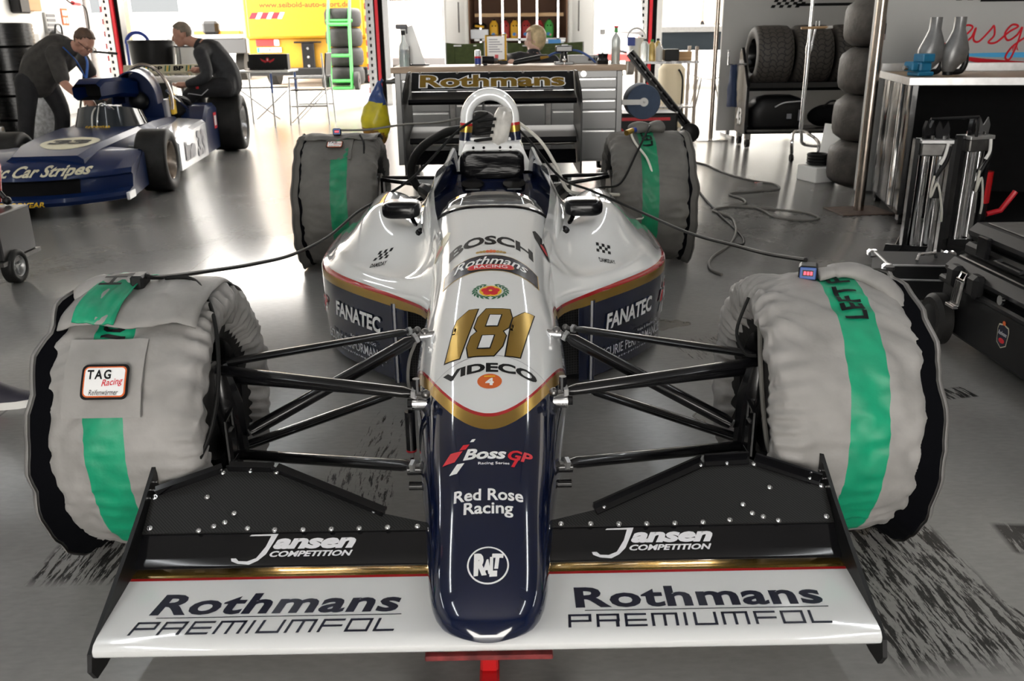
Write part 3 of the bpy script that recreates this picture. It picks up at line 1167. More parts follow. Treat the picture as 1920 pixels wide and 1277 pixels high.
# words
b = arc_warp(text_bm('VIDECO', bold=0.045, width=.225, height=.038), 1.9)
on_nose(b, 'decal_black', 0.005)
b = arc_warp(text_bm('BOSCH', bold=0.04, width=.255, height=.066), 3.0)
on_nose(b, 'decal_black', 0.695)
# thin panel line around the removable nose
b = bmesh.new()
pv = None
for i in range(41):
    x = -.176 + .352 * i / 40
    y = .055 - 3.4 * x * x
    c = (b.verts.new((x, y, 0)), b.verts.new((x, y + .0022, 0)))
    if pv:
        b.faces.new((pv[0], c[0], c[1], pv[1]))
    pv = c
on_nose(b, 'decal_grey', 0.0, .0006)
# orange round sticker with a 4
on_nose(poly_bm([ell(0, 0, .029, .029)]), 'decal_orange', -.050, .0008)
on_nose(text_bm('4', bold=0.05, height=.028), 'decal_white', -.053, .0016)
on_nose(poly_bm([[(-.013, .016), (.013, .016), (.013, .020), (-.013, .020)]]), 'decal_yellow', -.050, .0016)
# dark crest with script and red pill
cr = []
for i in range(25):
    x = -.135 + .27 * i / 24
    cr.append((x, .055 - 2.9 * x * x + .0))
for i in range(25):
    x = .135 - .27 * i / 24
    cr.append((x, -.042 - 2.1 * x * x))
on_nose(poly_bm([grown(cr, .003)]), 'decal_gold', .535, .0006)
on_nose(poly_bm([cr]), 'decal_navy', .535, .0012)
on_nose(shift(arc_warp(text_bm('Rothmans', shear=.35, bold=.012, width=.215, height=.05), 2.4), 0, .020), 'decal_white', .535, .002)
pill = ell(-.052, 0, .014, .014, 14, PI / 2, 1.5 * PI) + ell(.052, 0, .014, .014, 14, -PI / 2, PI / 2)
on_nose(shift(poly_bm([grown(pill, .002)]), 0, -.022), 'decal_gold', .535, .002)
on_nose(shift(poly_bm([pill]), 0, -.022), 'decal_red', .535, .0026)
on_nose(shift(text_bm('RACING', bold=.01, width=.096, height=.018), 0, -.022), 'decal_white', .535, .0033)
for i in range(9):
    a = (i - 4) / 4
    on_nose(shift(poly_bm([ell(a * .040, .006 * (1 - a * a), .006, .011 - .004 * abs(a), 10)]), 0, .075), 'decal_orange' if abs(a) < .3 else 'decal_gold', .535, .001)
# laurel and rose
for sd in (-1, 1):
    for i in range(9):
        a = math.radians(-78 + i * 18)
        px_, py_ = sd * .047 * math.cos(a), .040 * math.sin(a)
        on_nose(poly_bm([leaf_poly(px_, py_, .020, .007, (PI / 2 + a + .5) if sd > 0 else (PI / 2 - a - .5))]), 'decal_green', .370, .0008)
        on_nose(poly_bm([leaf_poly(px_ * .84, py_ * .84, .016, .006, (PI / 2 + a - .5) if sd > 0 else (PI / 2 - a + .5))]), 'decal_green', .370, .0008)
on_nose(poly_bm([ell(0, 0, .031, .029)]), 'decal_yellow', .370, .001)
for i in range(5):
    a = PI / 2 + i * 2 * PI / 5
    on_nose(poly_bm([ell(.014 * math.cos(a), .013 * math.sin(a), .0125, .0118, 14)]), 'decal_red', .370, .0016)
on_nose(poly_bm([ell(0, 0, .005, .005, 12)]), 'decal_yellow', .370, .0028)


# series logo
def bossgp(put, s_=1.0):
    def par(x, y, w_, h, k=.35):
        return [(x - w_ / 2 - k * h / 2, y - h / 2), (x + w_ / 2 - k * h / 2, y - h / 2), (x + w_ / 2 + k * h / 2, y + h / 2), (x - w_ / 2 + k * h / 2, y + h / 2)]
    put(poly_bm([par(-.088 * s_, .012 * s_, .030 * s_, .034 * s_, .55)]), 'decal_red')
    put(poly_bm([par(-.060 * s_, .041 * s_, .016 * s_, .017 * s_, .55)]), 'decal_red')
    put(poly_bm([par(-.040 * s_, .062 * s_, .009 * s_, .010 * s_, .55)]), 'decal_white')
    put(poly_bm([par(-.076 * s_, -.030 * s_, .018 * s_, .032 * s_, .55)]), 'decal_white')
    put(shift(text_bm('Boss', shear=.28, bold=.035, width=.105 * s_, height=.038 * s_), -.010 * s_, .013 * s_), 'decal_white')
    put(shift(text_bm('GP', shear=.28, bold=.035, width=.060 * s_, height=.036 * s_), .076 * s_, .010 * s_), 'decal_red')
    put(poly_bm([par(.062 * s_, -.018 * s_, .008 * s_, .026 * s_, .4)]), 'decal_red')
    put(shift(text_bm('Racing Series', bold=.015, width=.075 * s_, height=.011 * s_), .012 * s_, -.021 * s_), 'decal_white')


bossgp(lambda b, m: on_nose(b, m, -.312, .001), 0.87)
on_nose(text_bm('Red Rose', bold=.022, width=.138, height=.032), 'decal_white', -.418)
on_nose(text_bm('Racing', bold=.022, width=.097, height=.040), 'decal_white', -.458)
on_nose(ring_bm(0, 0, .0385, .0385, .003), 'decal_white', -.587)
# rounded hand-drawn letters inside the ring
for (c_, dx, dy, hh, ww, a) in (('R', -.016, .001, .046, .024, .08), ('A', -.003, -.004, .030, .017, .0), ('L', .009, -.004, .040, .015, .05), ('T', .018, .007, .032, .022, .0)):
    on_nose(shift(text_bm(c_, shear=.15, bold=.07, width=ww, height=hh), dx, dy, a), 'decal_white', -.587)
# small shields beside the cockpit, one of them peeled pale
for sd, mm in ((1, 'decal_black'), (-1, 'decal_cream')):
    b = poly_bm([ell(0, 0, .022, .050, 8)])
    on_nose(shift(b, sd * .158, 0, sd * .35), mm, .80, .001)
    b = poly_bm([ell(0, 0, .012, .014, 10)])
    on_nose(shift(b, sd * .166, -.018, 0), 'decal_red' if sd > 0 else 'decal_pink', .80, .0018)
mb.build('nose_cone', car, sharp=40, recalc=False)

# --- wind deflector: smoked strip round the front of the cockpit
mat('smoked_screen', (0.35, 0.36, 0.37), 0.06, trans=0.9)
mb = MB()


def screen_pt(u, v):
    a = lerp(math.radians(8), math.radians(172), u)
    e = 3.0
    c, s_ = math.cos(a), math.sin(a)
    w_ = .238 - .012 * v
    x = w_ * math.copysign(abs(c) ** (2 / e), c)
    side = abs(c) ** 2.0
    zt = .608 + .040 * v * (1 - side * .6)
    z = .33 + (zt - .33) * abs(s_) ** (2 / e)
    y = .97 + .10 * v + .16 * side
    return V(x, y, z)


mb.surf(screen_pt, 48, 4, 'smoked_screen')
mb.solidify(0.004)
sc_ = mb.build('wind_deflector', car, sharp=0)
tag(sc_, 'smoked clear wind deflector')
mb = MB()
mb.tube([screen_pt(i / 48, 0.0) + V(0, -.002, .003) for i in range(49)], .0085, 'black_gloss', n=6)
mb.build('deflector_seal', car)

# --- cockpit surround
RW = [(.88, .195), (1.0, .222), (1.2, .246), (1.4, .245), (1.6, .225), (1.8, .195), (1.9, .18)]
RZ = [(.88, .42), (1.0, .49), (1.1, .545), (1.25, .575), (1.5, .61), (1.75, .66), (1.9, .70)]
mb = MB()


def cock_sec(y):
    w_, zr = interp(RW, y), interp(RZ, y)
    g = sstep(.88, 1.25, y)
    half = [(w_ + .085 * g, .05), (w_ + .085 * g, .30), (w_ + .06 * g, .40), (w_ + .03 * g, min(.47, zr - .05)), (w_ + .010 * g, zr - .03), (w_ + .002, zr - .008), (w_ - .006, zr), (w_ - .016, zr - .004), (w_ - .022, zr - .02), (w_ - .03, zr - .08), (w_ - .04, min(.42, zr - .1)), (w_ - .05, .25), (w_ - .07, .14)]
    return [V(x, y, z) for x, z in half] + [V(-x, y, z) for x, z in half[::-1]]


Ysec = [.88 + 1.02 * i / 28 for i in range(29)]
mb.rings([cock_sec(y) for y in Ysec], 'white_paint', closed=False, mfun=lambda i, j: 'white_paint' if (j < 7 or j > 17) else 'navy_paint')
mb.build('cockpit_surround', car, sharp=50)
# raked panel behind the driver
mb = MB()
q = [(-.205, 1.60, .43), (.205, 1.60, .43), (.178, 1.88, .588), (-.178, 1.88, .588)]


def bulk(u, v):
    a = V(*q[0]).lerp(V(*q[1]), u)
    b = V(*q[3]).lerp(V(*q[2]), u)
    p = a.lerp(b, v)
    p.z += .02 * math.sin(PI * v) - .03 * (2 * u - 1) ** 2 * (1 - v)
    return p


mb.surf(bulk, 16, 10, 'navy_paint')
for sd in (-1, 1):
    T = Matrix.Translation((sd * .088, 1.785, .555)) @ Matrix.Rotation(math.radians(30), 4, 'X')
    mb.prism(ell(0, 0, .048, .034, 20), .012, 'black_gloss', T @ Matrix.Translation((0, 0, -.001)))
    mb.b2((sd * .088 - .03, 1.742, .541), (sd * .088 + .03, 1.752, .547), 'chrome')
mb.b2((-.2, 1.2, .1), (.2, 1.9, .13), 'black_matt')
mb.build('seat_bulkhead', car, sharp=30)

# --- engine cover with taped intake
mb = MB()


def cov(y, k, zt):
    P = [(-.30, .34), (-.245, .46), (-.175, .60), (-.150, .64), (-.126, zt - .012), (-.116, zt), (.116, zt), (.126, zt - .012), (.150, .64), (.175, .60), (.245, .46), (.30, .34)]
    return [V(x * k, y, .34 + (z - .34) * (.6 + .4 * k) if k < 1 else z) for x, z in P]


mb.rings([cov(1.885, 1, .715), cov(1.90, 1, .724), cov(2.02, 1, .724)], 'white_paint', closed=False)
mb.rings([cov(2.02, 1, .70), cov(2.3, .85, .66), cov(2.55, .6, .6)], 'navy_paint', closed=False, cap1=True)
# front face of the cover
fb = MB()
vs_ = [mb.bm.verts.new(p) for p in [(-.175, 1.886, .600), (.175, 1.886, .600), (.126, 1.886, .703), (.116, 1.886, .715), (-.116, 1.886, .715), (-.126, 1.886, .703)]]
f = mb.bm.faces.new(vs_)
mb._tag([f], 'white_paint', False)
for x in (-.085, -.04, .03, .075):
    mb.cyl((x, 1.889, .708 - .008), (x, 1.881, .708 - .008), .006, 'black_matt', n=10)
mb.build('engine_cover', car, sharp=35)
mb = MB()
T = Matrix.Translation((-.006, 1.87, .632)) @ Matrix.Rotation(math.radians(90), 4, 'X')
rr = []
for (ax, ay) in ((.095, .022), (-.095, .022), (-.095, -.022), (.095, -.022)):
    a0 = {(1, 1): 0, (-1, 1): 90, (-1, -1): 180, (1, -1): 270}[(1 if ax > 0 else -1, 1 if ay > 0 else -1)]
    rr += [(ax + .044 * math.cos(math.radians(a0 + 15 * k)), ay + .036 * math.sin(math.radians(a0 + 15 * k))) for k in range(7)]
R = []
for k, (sc, d) in enumerate(((1, 0), (1, .03), (.985, .045), (.95, .054), (.8, .058), (.5, .055), (.15, .052))):
    R.append([T @ V(x * sc, y * sc, d - .015) for x, y in rr])
mb.rings(R, 'tape_black', cap1=True)
mb.noise(.006, 22, 3)
tag(mb.build('intake_cover', car, sharp=0), 'black taped cover over the intake')

# --- roll hoop
mb = MB()
hp = [(-.128, 1.95, .66), (-.114, 1.95, .80)]
for i in range(17):
    a = PI - PI * i / 16
    hp.append((-.012 + .101 * math.cos(a), 1.95, .818 + .100 * math.sin(a) if 0 < i < 16 else .818))
hp += [(.090, 1.95, .80), (.104, 1.95, .66)]
mb.tube(hp, .0265, 'white_paint', n=14)
for x0, x1 in (((-.1215, 1.95, .725), (-.114, 1.95, .80)), ((.0975, 1.95, .725), (.090, 1.95, .80))):
    a, b_ = Vector(x0), Vector(x1)
    for m_, t0, t1 in (('navy_paint', 0, .48), ('gold_foil', .48, .84), ('red_paint', .84, 1.0)):
        mb.cyl(a.lerp(b_, t0), a.lerp(b_, t1), .0278, m_, n=16)
mb.build('roll_hoop', car, sharp=50)
mb = MB()
mb.b2((-.10, 1.93, .724), (.085, 2.05, .738), 'white_paint', .004)
mb.build('hoop_base', car)

# --- side pods


def pod_x(y):
    """outer edge of the pod, right side"""
    return interp([(.60, .180), (.70, .212), (.84, .320), (1.0, .468), (1.12, .562), (1.22, .618), (1.32, .650), (1.45, .668), (1.8, .675), (2.05, .655), (2.25, .58), (2.4, .44)], y)


def pod_in(y):
    return interp([(.60, .15), (.9, .17), (1.1, .20), (1.4, .215), (1.8, .17), (2.4, .12)], y)


def pod_z(u, y):
    """height over the pod, u runs from the inner edge 0 to the outer edge 1"""
    xo, xi = pod_x(y), pod_in(y)
    d = (1 - u) * (xo - xi)                     # distance from the outer edge
    ze = .345
    rise = .135 * sstep(0, .30, d) * sstep(.80, 1.45, y) * (1 - .75 * sstep(1.7, 2.4, y))
    rise += .030 * sstep(0, .06, d)
    crest = .055 * math.exp(-((d - .20) / .09) ** 2) * sstep(1.05, 1.45, y) * (1 - sstep(1.75, 2.2, y))
    dip = -.030 * math.exp(-((d - .36) / .06) ** 2) * sstep(1.1, 1.4, y)
    fil = .16 * math.exp(-(u * (xo - xi)) / .055) * sstep(.60, .85, y) * (1 - sstep(1.7, 2.2, y))
    drop = -.12 * sstep(1.9, 2.4, y)
    return ze + rise + crest + dip + fil + drop


def pod(sd):
    mb = MB()
    Ys = [.60 + 1.8 * (i / 60) for i in range(61)]
    NU = 40
    g = []
    for y in Ys:
        row = []
        xo, xi = pod_x(y), pod_in(y)
        for k in range(NU + 1):
            u = k / NU
            row.append(V(sd * lerp(xi, xo, u), y, pod_z(u, y)))
        # rolled edge, then the navy flank
        zt = pod_z(1, y)
        for (dx, z) in ((.006, zt - .006), (.009, zt - .014)):
            row.append(V(sd * (xo + dx), y, z))
        if y >= .84:
            zb = .035
            for k in range(1, 13):
                row.append(V(sd * (xo + .009 - .012 * (k / 12) ** 2), y, lerp(zt - .014, zb, k / 12)))
            row.append(V(sd * (xo - .03), y, .03))
        else:
            for k in range(1, 13):
                row.append(V(sd * (xo + .009 - .004 * k / 12), y, lerp(zt - .014, zt - .055, k / 12)))
            row.append(V(sd * (xo - .012), y, zt - .06))
        g.append(row)
    mb.rings(g, 'pod_livery', closed=False)
    tree = mb.bvh()
    # flank lettering: u runs from the leading edge outwards and back
    path = []
    for i in range(240):
        y = .84 + 1.2 * i / 239
        path.append((V(sd * (pod_x(y) + .004), y, 0)))
    arc = [0]
    for i in range(1, 240):
        arc.append(arc[-1] + (path[i] - path[i - 1]).length)

    def at(s_):
        for i in range(239):
            if arc[i + 1] >= s_:
                t_ = (s_ - arc[i]) / max(1e-9, arc[i + 1] - arc[i])
                d = (path[i + 1] - path[i]).normalized()
                return path[i].lerp(path[i + 1], t_), d
        return path[-1], (path[-1] - path[-2]).normalized()

    def on_flank(b, m, s0, z0, off=.0012, step=.015):
        refine(b, step)
        for v in b.verts:
            s_ = s0 + (v.co.x if sd > 0 else -v.co.x)
            p, d = at(max(0, s_))
            nrm = V(d.y, -d.x, 0) * sd
            nrm = nrm.normalized()
            if nrm.x * sd < 0:
                nrm = -nrm
            v.co = p + V(0, 0, z0 + v.co.y) + nrm * (.0065 + off)
        mb.merge(b, m)

    on_flank(text_bm('FANATEC', shear=.12, bold=.035, width=.30, height=.058), 'decal_white', .235, .222)
    on_flank(text_bm('ECURIE PERFORMANCE', bold=.002, width=.40, height=.036), 'decal_silver', .265, .110)
    on_flank(text_bm('Kaps & Biegler OG', bold=.002, width=.16, height=.014), 'decal_silver', .36 if sd > 0 else .20, .142)
    on_flank(text_bm('www.ecu-performance.net', space=1.4, width=.36, height=.011), 'decal_silver', .265, .077)
    bossgp(lambda b, m: on_flank(b, m, .60, .205), 1.15)
    # checked flag mark on top
    for i in range(5):
        for j in range(3):
            if (i + j) % 2 == 0:
                x0, y0 = i * .011, j * .014
                b = poly_bm([[(x0 + j * .004, y0), (x0 + .011 + j * .004, y0), (x0 + .015 + j * .004, y0 + .014), (x0 + .004 + j * .004, y0 + .014)]])
                drape(mb, shift(b, sd * .40 - .03, 1.10, .25 * sd), 'decal_black', lambda x, v: V(x, v, .9), tree, (0, 0, -1))
    drape(mb, shift(text_bm('DAMSDAY', bold=.03, width=.060, height=.026), sd * .405, 1.065, .2 * sd), 'decal_black', lambda x, v: V(x, v, .9), tree, (0, 0, -1))
    return mb


for sd in (-1, 1):
    p = pod(sd).build('side_pod', car, sharp=45)
    q = MB()
    a = V(sd * .165, .80, .04)
    b_ = V(sd * .322, .875, .04)
    q.surf(lambda u, v: a.lerp(b_, u) + V(0, .02 * math.sin(PI * u) + .03 * v, .30 * v), 6, 8, 'radiator_mesh')
    q.build('radiator_grille', car)
    q = MB()
    q.tube([(sd * .330, .846, .035), (sd * .330, .846, .18), (sd * .330, .846, .318)], .012, 'navy_paint', n=10)
    q.build('intake_edge', car)
mb = MB()
R = []
for y in (.86, 1.05, 1.25, 1.5, 2.2):
    x = pod_x(y) - .01
    R.append([V(-x, y, .03), V(x, y, .03), V(x, y, .045), V(-x, y, .045)])
mb.rings(R, 'black_matt', cap0=True, cap1=True)
mb.build('floor_tray', car)

# --- mirrors
for sd in (-1, 1):
    q = MB()
    R = []
    for (k, y) in ((.70, 1.195), (.90, 1.203), (.985, 1.222), (1, 1.25), (1, 1.285)):
        rr = []
        for j in range(28):
            a = 2 * PI * j / 28
            c, s_ = math.cos(a), math.sin(a)
            rr.append(V(sd * .334 + .070 * k * math.copysign(abs(c) ** .5, c), y, .558 + .031 * k * math.copysign(abs(s_) ** .55, s_)))
        R.append(rr)
    q.rings(R, 'mirror_black', cap0=True, cap1=True)
    o = q.build('mirror', car, sharp=50)
    q = MB()
    q.tube(spline([(sd * .30, 1.25, .53), (sd * .285, 1.22, .51), (sd * .262, 1.17, .495), (sd * .245, 1.12, .49)], 6), .009, 'black_gloss')
    q.cyl((sd * .262, 1.13, .50), (sd * .238, 1.10, .475), .016, 'black_gloss', n=12)
    q.cyl((sd * .256, 1.10, .496), (sd * .236, 1.128, .486), .009, 'black_gloss', n=10)
    q.build('mirror_stay', o)

# --- front wing
FW = thing('front_wing', None, None)
del_keys = [k for k in FW.keys()]
FW.parent = car
mb = MB()
# main plane section, (y, z) around the aerofoil
top = [(-.682, .128), (-.682, .138), (-.675, .146), (-.655, .1505), (-.62, .1535), (-.57, .157), (-.52, .161), (-.49, .163), (-.46, .160), (-.445, .152)]
bot = [(-.445, .148), (-.50, .135), (-.56, .118), (-.62, .112), (-.66, .114), (-.676, .120)]
loop = top + bot
xs = [-.70 + 1.4 * i / 40 for i in range(41)]
mb.rings([[V(x, y, z) for y, z in loop] for x in xs], 'wing_livery', cap0=True, cap1=True)
tw = mb.bvh()


def on_wing(b, m, x0, y0, off=.0007):
    drape(mb, shift(b, x0, y0), m, lambda x, v: V(x, v, .5), tw, (0, 0, -1), .03, off)


for sd in (-1, 1):
    cx = -.396 if sd < 0 else .392
    on_wing(text_bm('Rothmans', shear=.18 if sd < 0 else 0.0, bold=.03, space=1.06, width=.462, height=.058), 'decal_navy', cx, -.575)
    on_wing(poly_bm([[(-.225, -.001), (.225, -.001), (.225, .001), (-.225, .001)]]), 'decal_navy', cx + .01, -.611)
    # squared wide lettering as pen strokes
    W0 = .485
    adv = {'P': 1, 'R': 1, 'E': .95, 'M': 1.15, 'I': .35, 'U': 1, 'F': .95, 'O': 1, 'L': .9}
    word = 'PREMIUMFOL'
    tot = sum(adv[c] for c in word)
    k = W0 / tot
    x = -W0 / 2
    h, st = .034, .0052
    b = bmesh.new()

    def bar(x0, y0, x1, y1):
        b.faces.new([b.verts.new(v) for v in ((x0, y0, 0), (x1, y0, 0), (x1, y1, 0), (x0, y1, 0))])
    for c in word:
        w_ = adv[c] * k * .82
        l, r_ = x, x + w_
        if c in 'PREFUOL':
            bar(l, 0, l + st, h)
        if c in 'PREFO':
            bar(l, h - st, r_, h)
        if c in 'ULEO':
            bar(l, 0, r_, st)
        if c in 'PREF':
            bar(l, h * .48 - st / 2, r_, h * .48 + st / 2)
        if c == 'P':
            bar(r_ - st, h * .48, r_, h)
        if c == 'R':
            bar(r_ - st, h * .48, r_, h)
            bar(r_ - st * 1.4, 0, r_ - st * .2, h * .48)
        if c in 'UO':
            bar(r_ - st, 0, r_, h)
        if c == 'I':
            bar(l, 0, l + st, h)
        if c == 'M':
            for xx in (l, (l + r_) / 2 - st / 2, r_ - st):
                bar(xx, 0, xx + st, h)
            bar(l, h - st, r_, h)
        x += adv[c] * k
    for v in b.verts:
        v.co.y -= h / 2
        v.co.x += (.25 if sd < 0 else .05) * v.co.y
    on_wing(b, 'decal_navy', cx - .005, -.638)
mb.build('main_plane', FW, sharp=40)

for sd in (-1, 1):
    # second element, gloss black with white lettering
    mb = MB()
    x0, x1 = sd * .105, sd * .70
    prof = [(-.475, .170), (-.472, .176), (-.455, .186), (-.43, .206), (-.405, .224), (-.40, .222), (-.42, .200), (-.45, .178)]
    mb.rings([[V(lerp(x0, x1, i / 20), y, z) for y, z in prof] for i in range(21)], 'black_gloss', cap0=True, cap1=True)
    p0 = V(0, -.463, .181)
    ud = V(0, .05, .0384).normalized()
    cx = -.385 if sd < 0 else .332
    nn = V(1, 0, 0).cross(ud)
    tf = mb.bvh()

    def on_el(b, m, dx, dv):
        drape(mb, shift(b, cx + dx, dv), m, lambda x, v: p0 + V(x, 0, 0) + ud * v + nn * .1, tf, -nn, .02, .0012)
    on_el(text_bm('ansen', shear=.30, bold=.05, width=.165, height=.022), 'decal_silver', .035, .031)
    on_el(text_bm('COMPETITION', shear=.30, bold=.035, width=.165, height=.0125), 'decal_silver', .030, .010)
    J = [(-.118, .010), (-.112, .004), (-.095, .003), (-.078, .010), (-.062, .034), (-.054, .056), (-.098, .056), (-.094, .059), (-.04, .060), (-.048, .042), (-.060, .018), (-.074, .004), (-.090, -.003), (-.112, -.002), (-.126, .004), (-.128, .010)]
    on_el(poly_bm([J]), 'decal_silver', 0, -.008)
    mb.build('second_element', FW, sharp=40)
    # carbon trailing flap
    mb = MB()
    n_ = V(0, -.085, .13).normalized()
    pl = lambda x, v: V(sd * x, -.42 + .837 * v, .215 + .547 * v)
    out = [(.108, .0), (.108, .010), (.215, .036), (.450, .143), (.556, .148), (.690, .092), (.699, .088), (.699, .0)]
    b = bmesh.new()
    lo = [b.verts.new(pl(*p)) for p in out]
    b.faces.new(lo)
    r_ = bmesh.ops.extrude_face_region(b, geom=b.faces[:])
    bmesh.ops.translate(b, vec=n_ * .004, verts=[e for e in r_['geom'] if isinstance(e, bmesh.types.BMVert)])
    mb.merge(b, 'carbon_weave')
    # overlapping inner sheet
    ov = [(.108, .0), (.108, .012), (.44, .013), (.50, .022), (.545, .05), (.585, .084), (.697, .086), (.697, .0)]
    b = bmesh.new()
    b.faces.new([b.verts.new(pl(*p) + n_ * .0041) for p in ov])
    r_ = bmesh.ops.extrude_face_region(b, geom=b.faces[:])
    bmesh.ops.translate(b, vec=n_ * .0022, verts=[e for e in r_['geom'] if isinstance(e, bmesh.types.BMVert)])
    mb.merge(b, 'carbon_weave')
    fl = mb.build('flap', FW, sharp=30)
    # folded lips along the trailing edge
    mb = MB()
    for (a, c) in (((.215, .036), (.450, .143)), ((.456, .144), (.550, .148)), ((.562, .145), (.690, .092))):
        A, B = pl(*a) + n_ * .006, pl(*c) + n_ * .006
        d = (B - A).normalized()
        e = n_.cross(d)
        mb.rings([[p + e * o1 + n_ * o2 for o1, o2 in ((-.013, -.002), (-.013, .004), (.004, .004), (.004, .018), (.008, .018), (.008, -.002))] for p in (A, B)], 'black_gloss', cap0=True, cap1=True)
    mb.build('trailing_lip', FW, sharp=30)
    riv = [(.145, .004), (.205, .003), (.262, .002), (.318, .001), (.375, .001), (.432, .002), (.487, .006), (.52, .040), (.582, .078), (.556, .012), (.585, .003), (.535, .020), (.684, .010), (.690, .080), (.235, .040), (.447, .133), (.503, .137), (.560, .134), (.67, .098)]
    for (x, v) in riv:
        q = MB()
        q.cyl((0, 0, 0), (0, 0, .003), .0055, 'chrome', n=12)
        q.ball((0, 0, .003), (.0042, .0042, .0025), 'chrome', 10)
        q.xf(n_.to_track_quat('Z', 'Y').to_matrix().to_4x4())
        q.build('screw', fl, loc=pl(x, v) + n_ * .0062)
    # end plate
    mb = MB()
    ep = [(-.690, .118), (-.695, .105), (-.680, .080), (-.640, .078), (-.50, .095), (-.36, .13), (-.300, .20), (-.283, .318), (-.289, .322), (-.40, .262), (-.50, .215), (-.60, .172), (-.66, .148), (-.685, .135)]
    b = bmesh.new()
    b.faces.new([b.verts.new((sd * .700, y, z)) for y, z in ep])
    r_ = bmesh.ops.extrude_face_region(b, geom=b.faces[:])
    bmesh.ops.translate(b, vec=(sd * .008, 0, 0), verts=[e for e in r_['geom'] if isinstance(e, bmesh.types.BMVert)])
    mb.merge(b, 'black_plastic')
    mb.cyl((sd * .69, -.35, .235), (sd * .70, -.35, .235), .007, 'chrome', n=10)
    mb.cyl((sd * .683, -.35, .235), (sd * .69, -.35, .235), .004, 'chrome', n=8)
    for k in range(4):
        mb.cyl((sd * .699, -.36 + .02 * k, .265 + .008 * k), (sd * .697, -.36 + .02 * k, .265 + .008 * k), .003, 'chrome', n=8)
    mb.build('end_plate', FW, sharp=30)


# --- suspension
def arm(name, a, b, r, fl=(0.75, 1.15), m='black_metal', parent=car, tip=True, lug=None):
    q = MB()
    a, b = Vector(a), Vector(b)
    d = (b - a).normalized()
    # oval tube with the long axis level
    q.tube([a.lerp(b, t) for t in (0, .04, .5, .96, 1)], [r * .6, r, r, r, r * .8], m, n=14, flat=fl)
    if tip:
        q.cyl(a - d * .035, a + d * .004, r * .42, 'steel_dark', n=10)
        q.cyl(a - d * .012, a - d * .002, r * .95, 'aluminium', n=6)
        q.ball(a - d * .035, r * .75, 'steel_dark', 10)
    return q.build(name, parent)


for sd in (-1, 1):
    arm('pushrod', (sd * .205, .235, .398), (sd * .605, .045, .225), .0165, (1, 1))
    arm('upper_wishbone', (sd * .185, -.055, .365), (sd * .66, .02, .402), .0155)
    arm('upper_wishbone', (sd * .238, .38, .372), (sd * .66, .06, .404), .0130)
    arm('track_rod', (sd * .180, .02, .330), (sd * .68, .11, .345), .0115, (1, 1))
    arm('lower_wishbone', (sd * .175, -.205, .250), (sd * .635, .03, .170), .0165)
    arm('lower_wishbone', (sd * .28, .33, .205), (sd * .635, .07, .172), .0150)
    q = MB()
    q.cyl((sd * .150, -.035, .33), (sd * .185, -.035, .33), .018, 'steel', n=16)
    q.cyl((sd * .183, -.035, .33), (sd * .197, -.035, .33), .011, 'black_metal', n=10)
    q.cyl((sd * .172, -.055, .365), (sd * .172, -.055, .40), .009, 'black_metal', n=10)
    q.build('steering_rack_end', car)
    q = MB()
    q.cyl((sd * .15, -.205, .242), (sd * .185, -.205, .242), .014, 'black_metal', n=12)
    q.cyl((sd * .15, -.215, .205), (sd * .182, -.215, .205), .010, 'black_metal', n=12)
    q.build('lower_pickup', car)
    q = MB()
    q.cyl((sd * .15, .25, .405), (sd * .188, .245, .402), .012, 'steel', n=12)
    q.build('rocker_pivot', car)
    # upright and brake duct inside the wheel
    q = MB()
    q.tube([(sd * .665, .04, .41), (sd * .655, .03, .305), (sd * .64, .045, .165)], [.024, .045, .028], 'black_metal', n=10)
    q.cyl((sd * .665, .0, .305), (sd * .72, .0, .305), .12, 'steel_dark', n=28)
    q.b2((sd * .625, -.045, .17), (sd * .645, .02, .27), 'black_metal', .006)
    q.tube([(sd * .63, -.06, .19), (sd * .63, -.06, .30), (sd * .63, -.005, .31), (sd * .63, -.005, .19)], .006, 'black_metal', closed=True)
    q.build('upright', car)
q = MB()
q.cyl((-.192, -.05, .315), (-.192, -.05, .215), .0125, 'black_metal', n=14)
q.cyl((-.192, -.05, .216), (-.192, -.05, .211), .0128, 'decal_red', n=14)
q.cyl((-.192, -.05, .211), (-.192, -.05, .195), .006, 'aluminium', n=8)
q.cyl((-.192, -.05, .196), (-.192, -.05, .172), .004, 'black_metal', n=8)
q.build('damper_reservoir', car)
q = MB()
q.tube(spline([(-.19, -.02, .34), (-.20, .02, .37), (-.20, .08, .40), (-.19, .14, .42)]), .004, 'cable_grey')
q.build('brake_hose', car)


# --- wheels
def race_wheel(name, x, y, R_, w_, z, sd, rim='black_metal'):
    q = MB()
    h = w_ / 2
    q.lathe([(-h * .86, R_ * .60), (-h * .95, R_ * .68), (-h, R_ * .80), (-h * .96, R_ * .92), (-h * .84, R_ * .985), (-h * .5, R_), (h * .5, R_), (h * .84, R_ * .985), (h * .96, R_ * .92), (h, R_ * .8), (h * .95, R_ * .68), (h * .86, R_ * .60)], 'rubber', 56)
    o = q.build(name, car, loc=(x, y, z), sharp=50)
    q = MB()
    q.lathe([(-h * .86, R_ * .61), (-h * .90, R_ * .59), (-h * .80, R_ * .56), (-h * .2, R_ * .52), (sd * h * .3, R_ * .42), (sd * h * .35, R_ * .12), (sd * h * .35, .001)], rim, 40)
    q.lathe([(h * .86, R_ * .61), (h * .90, R_ * .59), (h * .80, R_ * .56), (h * .0, R_ * .52)], rim, 40)
    for k in range(6):
        a = k * PI / 3
        q.tube([(sd * h * .36, .04 * math.cos(a), .04 * math.sin(a)), (sd * h * .5, R_ * .5 * math.cos(a), R_ * .5 * math.sin(a))], .016, rim)
    q.build('rim', o, sharp=40)
    return o


